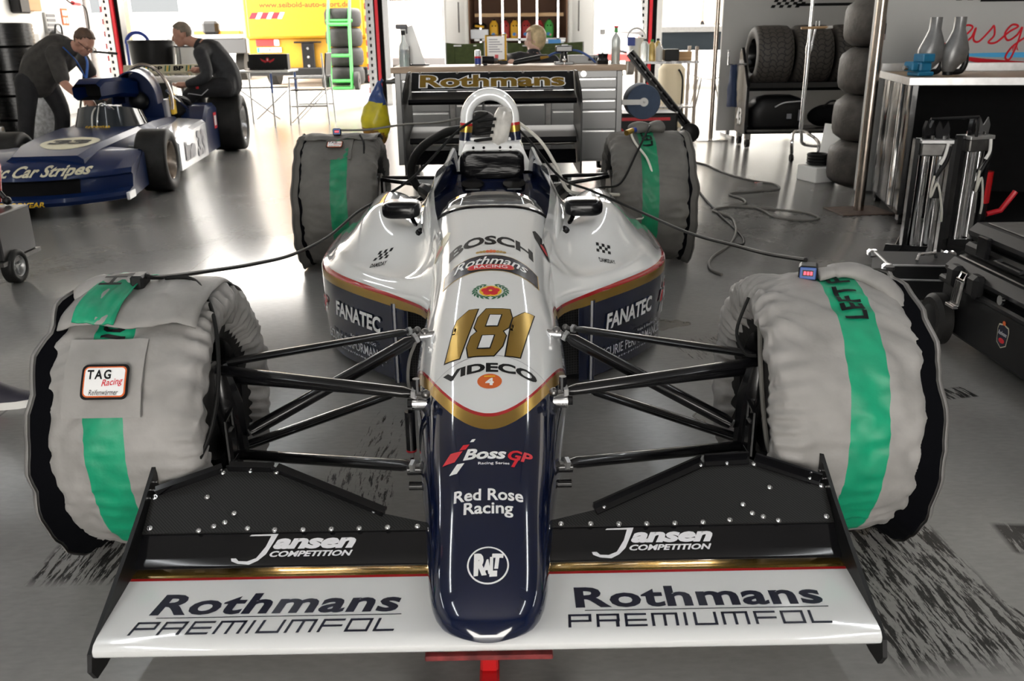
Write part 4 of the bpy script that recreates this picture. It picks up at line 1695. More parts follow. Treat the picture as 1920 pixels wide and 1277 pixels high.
AX = .775
race_wheel('front_wheel', -AX, 0, .292, .27, .305, -1)
race_wheel('front_wheel', AX, 0, .292, .27, .305, 1)
race_wheel('rear_wheel', -.79, 2.717, .322, .37, .335, -1)
race_wheel('rear_wheel', .79, 2.717, .322, .37, .335, 1)
# --- rear end: engine, gearbox, suspension, hoses
q = MB()
q.b2((-.17, 2.0, .06), (.17, 2.55, .42), 'black_metal', .03)
for sd in (-1, 1):
    q.b2((sd * .05, 2.02, .42), (sd * .16, 2.5, .53), 'steel_dark', .02)
q.build('engine', car)
q = MB()
q.b2((-.1, 2.55, .12), (.1, 3.15, .40), 'steel_dark', .04)
q.build('gearbox', car)
for sd in (-1, 1):
    arm('rear_wishbone', (sd * .14, 2.5, .41), (sd * .63, 2.70, .45), .014, tip=False)
    arm('rear_wishbone', (sd * .12, 2.95, .41), (sd * .63, 2.74, .45), .014, tip=False)
    arm('rear_wishbone', (sd * .14, 2.35, .14), (sd * .63, 2.69, .20), .015, tip=False)
    arm('rear_wishbone', (sd * .12, 3.0, .14), (sd * .63, 2.75, .20), .015, tip=False)
    arm('drive_shaft', (sd * .1, 2.717, .33), (sd * .66, 2.717, .335), .019, (1, 1), m='steel_dark', tip=False)
    arm('rear_pushrod', (sd * .12, 2.60, .50), (sd * .62, 2.71, .22), .013, (1, 1), m='black_metal', tip=False)
    q = MB()
    q.cyl((sd * .60, 2.717, .335), (sd * .66, 2.717, .335), .14, 'steel_dark', n=24)
    q.b2((sd * .60, 2.65, .19), (sd * .64, 2.78, .47), 'black_metal', .015)
    q.build('rear_upright', car)
    q = MB()
    q.tube(spline([(sd * .22, 1.98, .44), (sd * .30, 2.0, .50), (sd * .33, 2.2, .46), (sd * .30, 2.5, .36)]), .030, 'black_plastic')
    q.build('coolant_pipe', car)
q = MB()
q.tube(spline([(-.14, 2.05, .76), (-.22, 2.12, .74), (-.34, 2.25, .66), (-.40, 2.32, .56), (-.38, 2.34, .47), (-.30, 2.34, .42), (-.2, 2.3, .40)]), .020, 'cable_black', n=12)
q.build('breather_hose', car)
q = MB()
q.ball((-.055, 2.15, .76), (.085, .10, .075), 'rubber', 20)
q.build('air_filter', car)

# --- rear wing
RWg = thing('rear_wing', None, None)
RWg.parent = car
mb = MB()
P = [(3.515, .952), (3.512, .945), (3.43, .855), (3.425, .848), (3.418, .852), (3.425, .865), (3.50, .950)]
mb.rings([[V(x, y, z) for y, z in P] for x in (-.49, -.2, .2, .47)], 'black_plastic', cap0=True, cap1=True)
ud = V(0, .08, .092).normalized()
o_ = V(-.012, 3.4565, .9005)
flat(mb, text_bm('Rothmans', bold=.075, width=.868, height=.098), 'decal_white', o_ + V(0, -.0022, 0), (1, 0, 0), ud, .003)
flat(mb, text_bm('Rothmans', bold=.035, width=.855, height=.090), 'gold_foil', o_ + V(0, -.0022, 0), (1, 0, 0), ud, .0045)
flat(mb, poly_bm([[(-.42, -.0015), (.42, -.0015), (.42, .0015), (-.42, .0015)]]), 'decal_silver', o_ - ud * .060, (1, 0, 0), ud, .003)
for x in (-.44, -.22, -.03, .17, .44):
    mb.cyl((x, 3.497, .940), (x, 3.490, .947), .008, 'chrome', n=10)
mb.build('upper_flap', RWg, sharp=40)
mb = MB()
mb.rings([[V(x, y, z) for y, z in [(3.20, .80), (3.21, .815), (3.30, .825), (3.40, .845), (3.41, .84), (3.30, .805), (3.22, .785)]] for x in (-.49, 0, .47)], 'wing_black', cap0=True, cap1=True)
mb.build('upper_plane', RWg, sharp=40)
mb = MB()
mb.rings([[V(x, y, z) for y, z in [(3.20, .575), (3.21, .60), (3.30, .62), (3.42, .645), (3.43, .64), (3.30, .59), (3.22, .565)]] for x in (-.49, 0, .47)], 'wing_black', cap0=True, cap1=True)
mb.rings([[V(x, y, z) for y, z in [(3.36, .535), (3.37, .545), (3.45, .552), (3.45, .545)]] for x in (-.49, 0, .47)], 'aluminium', cap0=True, cap1=True)
mb.build('beam_wing', RWg, sharp=40)
mb = MB()
mb.rings([[V(x, y, z) for y, z in [(3.22, .47), (3.24, .445), (3.30, .51), (3.29, .52)]] for x in (-.49, 0, .47)], 'wing_black', cap0=True, cap1=True)
ud2 = V(0, .05, .05).normalized()
for x in (-.27, .25):
    flat(mb, text_bm('VIDECO', bold=.04, width=.25, height=.028), 'decal_silver', V(x, 3.262, .490), (1, 0, 0), ud2, .006)
mb.build('lower_flap', RWg, sharp=40)
for sd in (-1, 1):
    mb = MB()
    ep = [(3.05, .40), (3.05, .80), (3.12, .86), (3.40, .955), (3.56, .955), (3.56, .40)]
    b = bmesh.new()
    xx = -.50 if sd < 0 else .478
    b.faces.new([b.verts.new((xx, y, z)) for y, z in ep])
    r_ = bmesh.ops.extrude_face_region(b, geom=b.faces[:])
    bmesh.ops.translate(b, vec=(sd * .01, 0, 0), verts=[e for e in r_['geom'] if isinstance(e, bmesh.types.BMVert)])
    mb.merge(b, 'black_plastic')
    mb.build('end_plate', RWg, sharp=30)
mb = MB()
for x in (-.06, .05):
    mb.b2((x - .006, 3.0, .35), (x + .006, 3.3, .80), 'black_metal')
mb.build('wing_post', RWg)
mb = MB()
mb.b2((-.46, 3.3, .08), (.45, 3.32, .36), 'white_paint', .004)
flat(mb, text_bm('T5', bold=.05, height=.10), 'decal_black', (.36, 3.2995, .30), (1, 0, 0), (0, 0, 1), .001)
mb.b2((.04, 3.29, .27), (.30, 3.30, .35), 'black_gloss')
mb.build('diffuser', RWg)


# ================================================================== TYRE WARMERS
def warmer(name, label, x, y, z, R_, w_, sd, fab, green, text, flap=True, floor_pool=True, seed=1, text_from=57, rear=False):
    """padded blanket round one wheel; local x runs outwards (sd) from the car"""
    t = thing(name, label, 'tyre warmer', (x, y, z), group='tyre warmers on the four wheels')
    h = w_ / 2
    N = 260
    prof = [(-h * .72, R_ * .66), (-h * .92, R_ * .72), (-h * 1.0, R_ * .82), (-h * .99, R_ * .90), (-h * .90, R_ * .965), (-h * .70, R_ * .995), (-h * .40, R_ * 1.005)]
    b0, b1 = .0, .085
    bo = (h * .16 if not rear else h * -.08)
    prof += [(bo - .042, R_ * 1.01), (bo, R_ * 1.012), (bo + .042, R_ * 1.01), (h * .62, R_ * 1.0), (h * .82, R_ * .985), (h * .95, R_ * .95), (h * 1.02, R_ * .88)]
    nb = 7

    def rf(i, a, r, hh):
        k = max(.05, 1.0 - max(0, i - 3.2) / 2.6)
        ruff = (math.sin(a * 46 + 4 * math.sin(a * 5 + seed) + .5 * i) * (.0085 if not rear else .006) + noise.noise((a * 17, i * .35, seed + 2)) * .007) * k + noise.noise((math.cos(a) * 4, math.sin(a) * 4 + i * .9, seed)) * .009
        ruff += .0035 * (1 - abs(noise.noise((math.cos(a) * 7 + i * .8, math.sin(a) * 7, seed + 9))) * 4)
        r2 = r + ruff
        h2 = hh + noise.noise((math.cos(a) * 4, math.sin(a) * 4 + i * .6, seed + 5)) * .010 * k
        if i >= 11:
            r2 += .012 * noise.noise((a * 6, 3, seed))
        return r2, h2 * sd
    # finer rows between the profile points
    fine = []
    idx = []
    for i in range(len(prof) - 1):
        for k in range(3):
            t_ = k / 3
            fine.append((lerp(prof[i][0], prof[i + 1][0], t_), lerp(prof[i][1], prof[i + 1][1], t_)))
            idx.append(i + t_)
    fine.append(prof[-1])
    idx.append(len(prof) - 1)
    q = MB()
    q.lathe(fine, fab, N, 'X', mfun=lambda i, j: green if nb <= idx[i] < nb + 2 else fab, rfun=lambda i, a, r, hh: rf(idx[i], a, r, hh))
    for v in q.bm.verts:
        if v.co.z < -z + .008:
            v.co.z = -z + .008
    # printed words on the band: read upwards round the wheel
    rt_ = R_ * 1.012
    tree = q.bvh()

    def on_band(b, m, th0, off=.004):
        refine(b, .010)
        for v in b.verts:
            th = math.radians(th0) + v.co.x / rt_
            d = V(0, -math.cos(th), math.sin(th))
            hit = tree.ray_cast(V(bo * sd - v.co.y, 0, 0) + d * .6, -d, .6)[0]
            v.co = (hit if hit else V(bo * sd - v.co.y, 0, 0) + d * rt_) + d * .0035
        q.merge(b, m)
    bt = text_bm(text, bold=.03, space=1.1, height=.052, width=.305 if not rear else None)
    x0 = min(v.co.x for v in bt.verts)
    shift(bt, -x0, 0)
    on_band(bt, 'decal_black', text_from)
    q.build('cover', t, sharp=0)
    # outer skirt: grey outside, black lining showing inside
    q = MB()
    ring = []
    NS = 96
    for (dh, dr, m_) in ((h * .80, .955, 0), (h * .90, .99, 0), (h * .95, 1.02, 0), (h * .99, 1.04, 0)):
        rr = []
        for j in range(NS):
            a = 2 * PI * j / NS
            low = .5 - .5 * math.sin(a)             # more slack towards the floor
            r = R_ * (dr + (.085 * low - .02 + .03 * noise.noise((a * 3, seed, 1)) + .018 * noise.noise((a * 9, seed, 4))) * (dr - .95) / .09)
            hx = dh + .016 * noise.noise((a * 4, seed, 2)) + .015 * low * (dr - .95) / .09
            zz = r * math.sin(a)
            if zz < -z + .006:
                zz = -z + .006 + .004 * (dr - .95)
            rr.append(V(hx * sd, r * math.cos(a), zz))
        ring.append(rr)
    q.rings(ring, 'lining', mfun=(lambda i, j: 'lining' if i < 1 else fab) if rear else None)
    q.build('lining', t, sharp=0)
    q = MB()
    o2 = [[p + V(sd * (.012 if k > 0 else .002), 0, .002) for p in r] for k, r in enumerate(ring)]
    o2.append([p + V(sd * .002, 0, 0) + V(0, p.y, p.z).normalized() * .006 for p in ring[-1]])
    q.rings(o2, fab)
    for v in q.bm.verts:
        if v.co.z < -z + .004:
            v.co.z = -z + .004
    q.build('skirt', t, sharp=0)
    return t, h, bo


def wrap(q, m, R_, sd, x0, x1, th0, th1, lift, nu=14, nv=14, wr=.003, seed=0, edge=None):
    """a flat piece of cloth lying on the tread between two angles"""
    def fn(u, v):
        th = math.radians(lerp(th0, th1, v))
        e = edge(u, v) if edge else 0
        r = R_ + lift + e + wr * (noise.noise((u * 4 + seed, v * 4, seed)) + .5 * noise.noise((u * 11 + seed, v * 7, seed)))
        return V(sd * lerp(x0, x1, u), -r * math.cos(th), r * math.sin(th))
    q.surf(fn, nu, nv, m)


def badge(t, R_, sd, xc, thc, w_, hgt, lift):
    """woven TAG patch"""
    q = MB()
    r = R_ + lift

    def put(b, m, off):
        refine(b, .015)
        for v in b.verts:
            th = math.radians(thc) + v.co.y / r
            v.co = V(xc + v.co.x, -(r + off) * math.cos(th), (r + off) * math.sin(th))
        q.merge(b, m)

    def rrect(a, b_, c):
        o = []
        for sx, sy, a0 in ((1, 1, 0), (-1, 1, 90), (-1, -1, 180), (1, -1, 270)):
            o += [(sx * (a - c) + c * math.cos(math.radians(a0 + 18 * k)), sy * (b_ - c) + c * math.sin(math.radians(a0 + 18 * k))) for k in range(6)]
        return o
    put(poly_bm([rrect(w_ / 2, hgt / 2, .012)]), 'decal_black', 0)
    put(poly_bm([rrect(w_ / 2 - .005, hgt / 2 - .005, .010)]), 'decal_orange', .001)
    put(poly_bm([rrect(w_ / 2 - .008, hgt / 2 - .008, .008)]), 'decal_white', .002)
    put(shift(text_bm('TAG', bold=.03, space=1.3, width=w_ * .50, height=hgt * .27), -w_ * .12, hgt * .20), 'decal_black', .003)
    put(shift(text_bm('Racing', shear=.4, bold=.01, width=w_ * .46, height=hgt * .24), w_ * .17, -hgt * .04, .12), 'decal_red', .003)
    put(shift(text_bm('Reifenw\u00e4rmer', shear=.3, width=w_ * .62, height=hgt * .15), 0, -hgt * .30), 'decal_black', .003)
    return q.build('badge', t, sharp=0)


def controller(t, loc, rz, m='black_plastic'):
    q = MB()
    q.box((0, 0, 0), (.042, .05, .036), m, .005)
    o = q.build('controller', t, loc=loc)
    o.rotation_euler = (0, 0, rz)
    q = MB()
    q.box((0, -.026, .002), (.036, .004, .028), 'light_blue_plastic', .002)
    q.build('bezel', o)
    q = MB()
    q.b2((-.012, -.0295, -.004), (.012, -.0275, .010), 'black_gloss')
    for k in range(3):
        q.b2((-.009 + k * .007, -.0305, -.001), (-.004 + k * .007, -.029, .007), 'display_red')
    q.build('display', o)
    return o


RF = .306
t, h, bo = warmer('tyre_warmer', 'grey tyre warmer with a cloth pocket and badge, on the front wheel at the left', -AX, 0, .305, RF, .335, -1, 'warm_fabric', 'warm_green', 'RIGHT FRONT', seed=3, text_from=48)
# (local x outwards is -x)
q = MB()
wrap(q, 'warm_fabric', RF, -1, .150, -.150, 57, 128, .014, 26, 22, .010, 2, edge=lambda u, v: .010 * (1 - v) + .008 * math.sin(u * 9) * (1 - v) - .05 * max(0, abs(2 * u - 1) - .72))
q.solidify(.004)
q.build('flap', t, sharp=0)
q = MB()
wrap(q, 'warm_green', RF, -1, .052 + .055, .052 - .03, 57, 128, .022, 8, 22, .010, 2, edge=lambda u, v: .012 * (1 - v) + .006 * math.sin(u * 3 + 2) * (1 - v))
q.solidify(.003)
b = text_bm('HT', bold=.015, space=1.1, height=.05)
refine(b, .012)
for v in b.verts:
    th = math.radians(86) + v.co.x / RF
    v.co = V(-.065 - v.co.y, -(RF + .042) * math.cos(th), (RF + .042) * math.sin(th))
q.merge(b, 'decal_black')
q.build('flap_band', t, sharp=0)
q = MB()
wrap(q, 'warm_fabric', RF, -1, .108, -.055, 21, 52, .014, 16, 16, .006, 8)
q.solidify(.006)
q.build('pocket', t, sharp=40)
badge(t, RF, -1, -.016, 34, .098, .075, .027)
q = MB()
q.tube(spline([(-.17, -.04, .285), (-.13, -.02, .315), (-.09, .01, .325), (-.06, .02, .325), (-.03, .0, .325)], 6), [.02] * 3 + [.034] * 8 + [.028] * 10 + [.02] * 4, 'warm_fabric', n=12, flat=(.6, 1.2))
q.noise(.008, 14, 4)
q.build('cloth_tail', t, sharp=0)
q = MB()
q.box((-.025, -.005, .328), (.03, .05, .034), 'black_plastic', .005)
q.build('controller', t)
q = MB()
q.tube(spline([(.02, .03, .325), (.10, .0, .325), (.165, -.1, .27), (.19, -.19, .16), (.18, -.25, .06), (.145, -.29, -.02), (.14, -.297, -.06)], 8), .0045, 'cable_black')
q.cyl((.14, -.298, -.06), (.14, -.30, -.085), .011, 'black_plastic')
q.cyl((.14, -.300, -.083), (.143, -.304, -.12), .010, 'white_plastic')
q.build('sensor_lead', t)

t, h, bo = warmer('tyre_warmer', 'grey tyre warmer marked LEFT FR on the front wheel at the right', AX, 0, .305, RF, .335, 1, 'warm_fabric', 'warm_green', 'LEFT FRONT', seed=11, text_from=57)
q = MB()
q.tube(spline([(-.01, .0, .318), (.02, .0, .322), (.05, .0, .325), (.09, -.01, .322), (.13, -.05, .305), (.165, -.10, .265)], 6), [.022] * 8 + [.030] * 12 + [.026] * 11, 'warm_fabric', n=12, flat=(.6, 1.2))
q.noise(.008, 14, 9)
q.build('cloth_tail', t, sharp=0)
controller(t, (-.03, .0, .325), -.35)
q = MB()
q.tube(spline([(-.155, -.06, .255), (-.162, -.10, .22), (-.165, -.15, .12), (-.158, -.20, .0), (-.150, -.23, -.04)], 8), .0055, 'cable_grey')
q.cyl((-.150, -.23, -.04), (-.148, -.235, -.06), .010, 'white_plastic')
q.tube(spline([(-.17, -.02, .27), (-.20, -.05, .20), (-.19, -.09, .16), (-.165, -.10, .155)], 6), .004, 'cable_black')
q.build('sensor_lead', t)

RR = .335
t, h, bo = warmer('tyre_warmer', 'dark grey tyre warmer with a small badge, on the rear wheel at the left', -.79, 2.717, .335, RR, .40, -1, 'warm_fabric_dark', 'warm_green_dark', 'RIGHT REAR', seed=21, text_from=110, rear=True)
q = MB()
wrap(q, 'warm_fabric_dark', RR, -1, .06, -.075, 46, 74, .008, 12, 10, .006, 5)
q.solidify(.006)
q.build('pocket', t, sharp=40)
badge(t, RR, -1, -.012, 62, .085, .06, .020)
q = MB()
wrap(q, 'warm_fabric_dark', RR, -1, .18, -.19, 73, 120, .012, 20, 14, .010, 7)
q.solidify(.004)
q.build('flap', t, sharp=0)
controller(t, (-.02, -.03, .362), .1)
q = MB()
q.tube(spline([(.10, -.05, .345), (.13, -.14, .31), (.135, -.24, .22), (.11, -.30, .10), (.10, -.315, .0)], 8), .005, 'cable_black')
q.build('sensor_lead', t)

t, h, bo = warmer('tyre_warmer', 'dark grey tyre warmer marked LEFT, on the rear wheel at the right', .79, 2.717, .335, RR, .40, 1, 'warm_fabric_dark', 'warm_green_dark', 'LEFT REAR', seed=31, text_from=57, rear=True)
q = MB()
for (c, r) in (((-.03, -.02, .352), (.07, .06, .03)), ((.05, -.02, .356), (.055, .05, .032))):
    q.ball(c, r, 'warm_fabric_dark', 18)
q.noise(.016, 12, 3)
q.build('cloth_tail', t, sharp=0)
q = MB()
q.tube(spline([(-.06, -.06, .35), (-.09, -.10, .34), (-.08, -.18, .30), (-.03, -.26, .23), (-.005, -.30, .14), (-.02, -.325, .05), (-.05, -.33, -.02), (-.055, -.335, -.05), (-.09, -.33, -.055)], 8), .006, 'cable_white')
q.build('sensor_lead', t)
q = MB()
q.cyl((-.055, -.05, .355), (-.085, -.09, .352), .013, 'blue_plastic')
q.cyl((-.085, -.09, .352), (-.12, -.13, .345), .014, 'gold_foil')
q.build('connector', t)

# ================================================================== OLDER BLUE RACING CAR
def slick(name, parent, loc, R_, w_, m='rubber', n=40, rim='steel', sd=1, dish=.5, sharp=50):
    q = MB()
    h = w_ / 2
    q.lathe([(-h * .80, R_ * .62), (-h * .96, R_ * .70), (-h, R_ * .82), (-h * .95, R_ * .94), (-h * .82, R_ * .99), (-h * .4, R_), (h * .4, R_), (h * .82, R_ * .99), (h * .95, R_ * .94), (h, R_ * .82), (h * .96, R_ * .70), (h * .80, R_ * .62)], m, n)
    o = q.build(name, parent, loc=loc, sharp=sharp)
    if rim:
        q = MB()
        q.lathe([(sd * h * .80, R_ * .63), (sd * h * .9, R_ * .60), (sd * h * .78, R_ * .56), (sd * h * (dish - .5), R_ * .50), (sd * h * (dish - .45), R_ * .2), (sd * h * (dish - .1), R_ * .12), (sd * h * (dish - .1), .001)], rim, n)
        q.lathe([(-sd * h * .80, R_ * .63), (-sd * h * .9, R_ * .60), (-sd * h * .1, R_ * .54)], rim, n)
        for k in range(5):
            a = 2 * PI * k / 5
            q.tube([(sd * h * (dish - .38), R_ * .12 * math.cos(a), R_ * .12 * math.sin(a)), (sd * h * (dish - .3), R_ * .5 * math.cos(a), R_ * .5 * math.sin(a))], R_ * .07, rim)
        q.build('rim', o, sharp=40)
    return o


bc = thing('racing_car', 'older dark blue racing car numbered 33 with wide nose and bare slick tyres', 'racing car', (-3.36, 5.14, 0), math.radians(6))
XC = .10
NXC = .02
slick('front_wheel', bc, (.65, 0, .245), .245, .24, rim='pole_steel', sd=1)
slick('front_wheel', bc, (-.45, 0, .245), .245, .24, rim='steel_dark', sd=-1)
slick('rear_wheel', bc, (.72, 2.72, .295), .295, .36, rim='steel', sd=1)
slick('rear_wheel', bc, (-.50, 2.72, .295), .295, .36, rim='steel', sd=-1)
mb = MB()


def nose_prof(x):
    k = min(1, abs(x - NXC) / .62)
    yf = -1.14 + .34 * k ** 2.2
    zt = .405 - .035 * k ** 3
    return [V(x, -.30, .10), V(x, yf + .06, .075), V(x, yf, .085), V(x, yf - .012, .11), V(x, yf + .01, .135), V(x, yf + .10, .15), V(x, yf + .10, .152), V(x, yf + .13, .235), V(x, yf + .10, .25), V(x, yf + .13, .285), V(x, yf + .32, zt - .045), V(x, yf + .46, zt - .006), V(x, -.36 if k > .5 else -.30, zt), V(x, -.31 if k > .5 else -.25, zt - .03)]


NXN = 48
xs = [NXC - .62 + 1.24 * i / NXN for i in range(NXN + 1)]
R = [nose_prof(x) for x in xs]
mb.rings(R, 'blue_car', closed=True, cap0=True, cap1=True, mfun=lambda i, j: 'black_matt' if (j in (5, 6, 7) and abs((xs[i] + xs[i + 1]) / 2 - NXC) < .33) else 'blue_car')
# central ridge towards the cockpit
R = []
for (y, w_, z) in ((-.80, .26, .39), (-.5, .30, .435), (-.1, .33, .455), (.25, .34, .465), (.48, .34, .47)):
    R.append([V(XC - w_, y, .25), V(XC - w_, y, z - .03), V(XC - w_ + .04, y, z), V(XC + w_ - .04, y, z), V(XC + w_, y, z - .03), V(XC + w_, y, .25)])
mb.rings(R, 'blue_car', closed=False, cap0=True, cap1=True)
tr_ = mb.bvh()
dr = lambda b, m, x0, y0, off=.002: drape(mb, shift(b, x0, y0), m, lambda x, v: V(x, v, 1.0), tr_, (0, 0, -1), .03, off)
dr(poly_bm([ell(0, 0, .20, .24)]), 'decal_cream', .15, -.40)
dr(text_bm('33', bold=.07, width=.28, height=.20), 'decal_black', .15, -.40, .004)
drape(mb, shift(text_bm('air-linc Car Stripes', shear=.2, bold=.03, width=.80, height=.085), .02, .0), 'decal_cream', lambda x, v: V(x, -1.5, .293 + v * .95), tr_, (0, 1, -.0), .03, .003)
drape(mb, shift(text_bm('GOODYEAR', shear=.25, bold=.03, width=.30, height=.032), .0, 0), 'decal_yellow', lambda x, v: V(x + .02, -1.6, .105 + v), tr_, (0, 1, 0), .02, .003)
for (x0, y0, z0, x1, y1, z1) in ((.55, -.62, .385, .80, -.50, .36),):
    pass
mb.build('nose_fairing', bc, sharp=35)
mb = MB()
for k in (-1, 1):
    mb.b2((NXC + k * .62 - .01, -.86, .075), (NXC + k * .62 + .012, -.70, .13), 'stripe_white', .004)
mb.build('splitter_end', bc)
# tub
mb = MB()
R = []
for (y, w_, z) in ((.40, .335, .42), (.55, .345, .46), (.9, .36, .475), (1.3, .37, .47), (1.7, .36, .45)):
    R.append([V(XC - w_, y, .07), V(XC - w_, y, z - .05), V(XC - w_ + .05, y, z), V(XC + w_ - .05, y, z), V(XC + w_, y, z - .05), V(XC + w_, y, .07)])
mb.rings(R, 'blue_car', closed=True, cap0=True, cap1=True)
for i, (yy, c, r) in enumerate(((.46, 'decal_orange', .03), (.58, 'decal_white', .042), (.72, 'decal_red', .036), (.84, 'decal_white', .04))):
    x = XC + interp([(.40, .335), (.55, .345), (.9, .36), (1.3, .37)], yy) + .002
    flat(mb, poly_bm([ell(0, 0, r, r, 20)]), c, (x, yy, .385), (0, 1, 0), (0, 0, 1), .001)
    flat(mb, poly_bm([ell(0, 0, r * .6, r * .6, 14)]), 'decal_black' if i else 'decal_yellow', (x, yy, .385), (0, 1, 0), (0, 0, 1), .002)
mb.build('tub', bc, sharp=35)
# cockpit screen with wiper-like stay
mb = MB()


def scr(u, v):
    a = lerp(math.radians(-10), math.radians(190), u)
    r = .30 - .05 * v
    return V(XC + r * math.cos(a), .80 - (.34 - .06 * v) * math.sin(a), .44 + .20 * v * (1 - .25 * math.sin(a) ** 2 * 0 - .3 * (1 - math.sin(a) if math.sin(a) > 0 else 1)))


mb.surf(scr, 28, 5, 'glass_dark')
mb.solidify(.006)
flat(mb, text_bm('GOODYEAR', bold=.02, width=.20, height=.022), 'decal_yellow', (XC, .455, .47), (1, 0, 0), (0, .1, .99), .04)
mb.build('windscreen', bc)
mb = MB()
mb.tube(spline([(XC - .06, .46, .45), (XC - .05, .50, .58), (XC + .0, .54, .645), (XC + .06, .52, .64), (XC + .20, .62, .52), (XC + .24, .66, .47)], 6), .010, 'chrome')
mb.tube(spline([(XC - .02, .45, .44), (XC - .01, .47, .54), (XC + .0, .53, .64)], 6), .008, 'chrome')
mb.build('screen_stay', bc)
# raised cowl: scoop mouth, arch round the seat
mb = MB()
R = []
for (y, x0, x1, z0, z1) in ((.84, -.20, .03, .665, .80), (.90, -.18, .06, .67, .84), (1.1, -.10, .14, .68, .845), (1.3, -.0, .22, .66, .82)):
    R.append([V(x0, y, z0 + .03), V(x0 + .03, y, z0), V(x1 - .03, y, z0), V(x1, y, z0 + .03), V(x1, y, z1 - .03), V(x1 - .03, y, z1), V(x0 + .03, y, z1), V(x0, y, z1 - .03)])
mb.rings(R, 'blue_car', cap1=True)
inner = [[p * 1 + V(.0, .004, 0) for p in R[0]], [p.lerp(V(-.06, 1.08, .74), .35) for p in R[0]]]
for r in inner[1:]:
    for p in r:
        p.y = 1.0
mb.rings(inner, 'black_matt', cap1=True)
mb.build('mirror_pod', bc, sharp=35)
mb = MB()


def arch(u, v):
    a = lerp(0, PI, u)
    r = .20 - .035 * v
    y = 1.20 + .28 * v
    return V(.20 + r * 1.0 * math.cos(a) + .02 * v, y, .60 + (.29 + .02 * v) * math.sin(a) ** .9 if math.sin(a) > 1e-6 else .60)


mb.surf(arch, 28, 6, 'blue_car')
mb.solidify(.012)
q_ = [V(.20 + .19 * math.cos(lerp(0, PI, i / 20)), 1.42, .46 + .42 * math.sin(lerp(0, PI, i / 20))) for i in range(21)]
b = bmesh.new()
b.faces.new([b.verts.new(p) for p in q_])
mb.merge(b, 'blue_car')
mb.build('seat_cowl', bc, sharp=40)
mb = MB()
mb.ball((.19, 1.37, .62), (.09, .05, .085), 'black_plastic', 16)
mb.build('headrest', bc)
mb = MB()
mb.tube([V(.23 + .225 * math.cos(lerp(-.3, PI + .3, i / 24)), 1.5, .62 + .315 * math.sin(lerp(-.3, PI + .3, i / 24))) for i in range(25)], .016, 'pole_steel', n=10)
mb.tube([(.42, 1.5, .70), (.5, 1.9, .5)], .016, 'chrome')
mb.build('roll_hoop', bc)
mb = MB()
mb.tube([(.0, 1.0, .64), (.02, 1.05, .50)], .008, 'white_plastic')
mb.build('prop_rod', bc)
# side panels with pale stripe
for k in (-1, 1):
    mb = MB()
    xo = XC + k * .58
    R = []
    for (y, z) in ((.62, .33), (.9, .38), (1.3, .40), (1.75, .41)):
        R.append([V(XC + k * .33, y, .06), V(XC + k * .33, y, z + .02), V(xo - k * .03, y, z), V(xo, y, z - .03), V(xo, y, .07)])
    mb.rings(R, 'stripe_white', closed=True, cap0=True, cap1=True)
    if k > 0:
        flat(mb, text_bm('ine', bold=.06, width=.40, height=.17), 'decal_grey', (xo + .001, 1.00, .21), (0, 1, 0), (0, 0, 1), .006)
        flat(mb, text_bm('33', bold=.06, width=.34, height=.24), 'decal_grey', (xo + .001, 1.47, .22), (0, 1, 0), (0, 0, 1), .006)
    mb.build('side_panel', bc, sharp=35)
    mb = MB()
    R = []
    for (y, z) in ((1.76, .40), (1.95, .52), (2.28, .535), (2.36, .50)):
        R.append([V(XC + k * .34, y, .08), V(XC + k * .34, y, z - .01), V(XC + k * .40, y, z), V(XC + k * .55, y, z), V(XC + k * .58, y, z - .03), V(XC + k * .58, y, .08)])
    mb.rings(R, 'blue_car', closed=True, cap0=True, cap1=True)
    if k > 0:
        flat(mb, poly_bm([[(-.07, -.08), (.07, -.08), (.07, .08), (-.07, .08)]]), 'decal_red', (XC + .581, 2.22, .36), (0, 1, 0), (0, 0, 1), .002)
        flat(mb, poly_bm([[(-.05, -.05), (.05, -.05), (.05, .05), (-.05, .05)]]), 'decal_white', (XC + .581, 2.22, .36), (0, 1, 0), (0, 0, 1), .004)
    mb.build('brake_cooler_fairing', bc, sharp=35)
# engine
mb = MB()
mb.b2((-.05, 1.7, .12), (.28, 2.4, .46), 'steel_dark', .03)
for k in (-1, 1):
    mb.b2((XC + k * .12 - .05, 1.72, .44), (XC + k * .12 + .05, 2.35, .56), 'black_metal', .02)
mb.build('engine', bc)
mb = MB()
mb.lathe([(-.05, .07), (-.05, .13), (0, .145), (.05, .13), (.05, .07)], 'black_plastic', 24, 'X', Matrix.Translation((.36, 1.95, .48)) @ Matrix.Rotation(.7, 4, 'Z'))
mb.tube(spline([(.30, 1.85, .52), (.38, 1.95, .60), (.45, 2.1, .56), (.42, 2.3, .45)]), .035, 'black_plastic')
mb.build('intake_trumpets', bc)
mb = MB()
mb.b2((.40, 1.62, .47), (.43, 1.75, .66), 'decal_yellow', .008)
mb.b2((.36, 1.50, .44), (.40, 1.62, .62), 'decal_grey', .008)
mb.build('catch_tank', bc)
for k, xx in ((1, .55), (-1, -.38)):
    arm('front_wishbone', (XC + k * .26, .05, .36), (xx, .0, .34), .014, parent=bc, tip=False, m='aluminium')
    arm('front_wishbone', (XC + k * .26, .35, .20), (xx, .03, .17), .014, parent=bc, tip=False, m='aluminium')
    arm('rear_wishbone', (XC, 2.6, .25), (XC + k * .45, 2.72, .25), .02, parent=bc, tip=False, m='steel_dark')
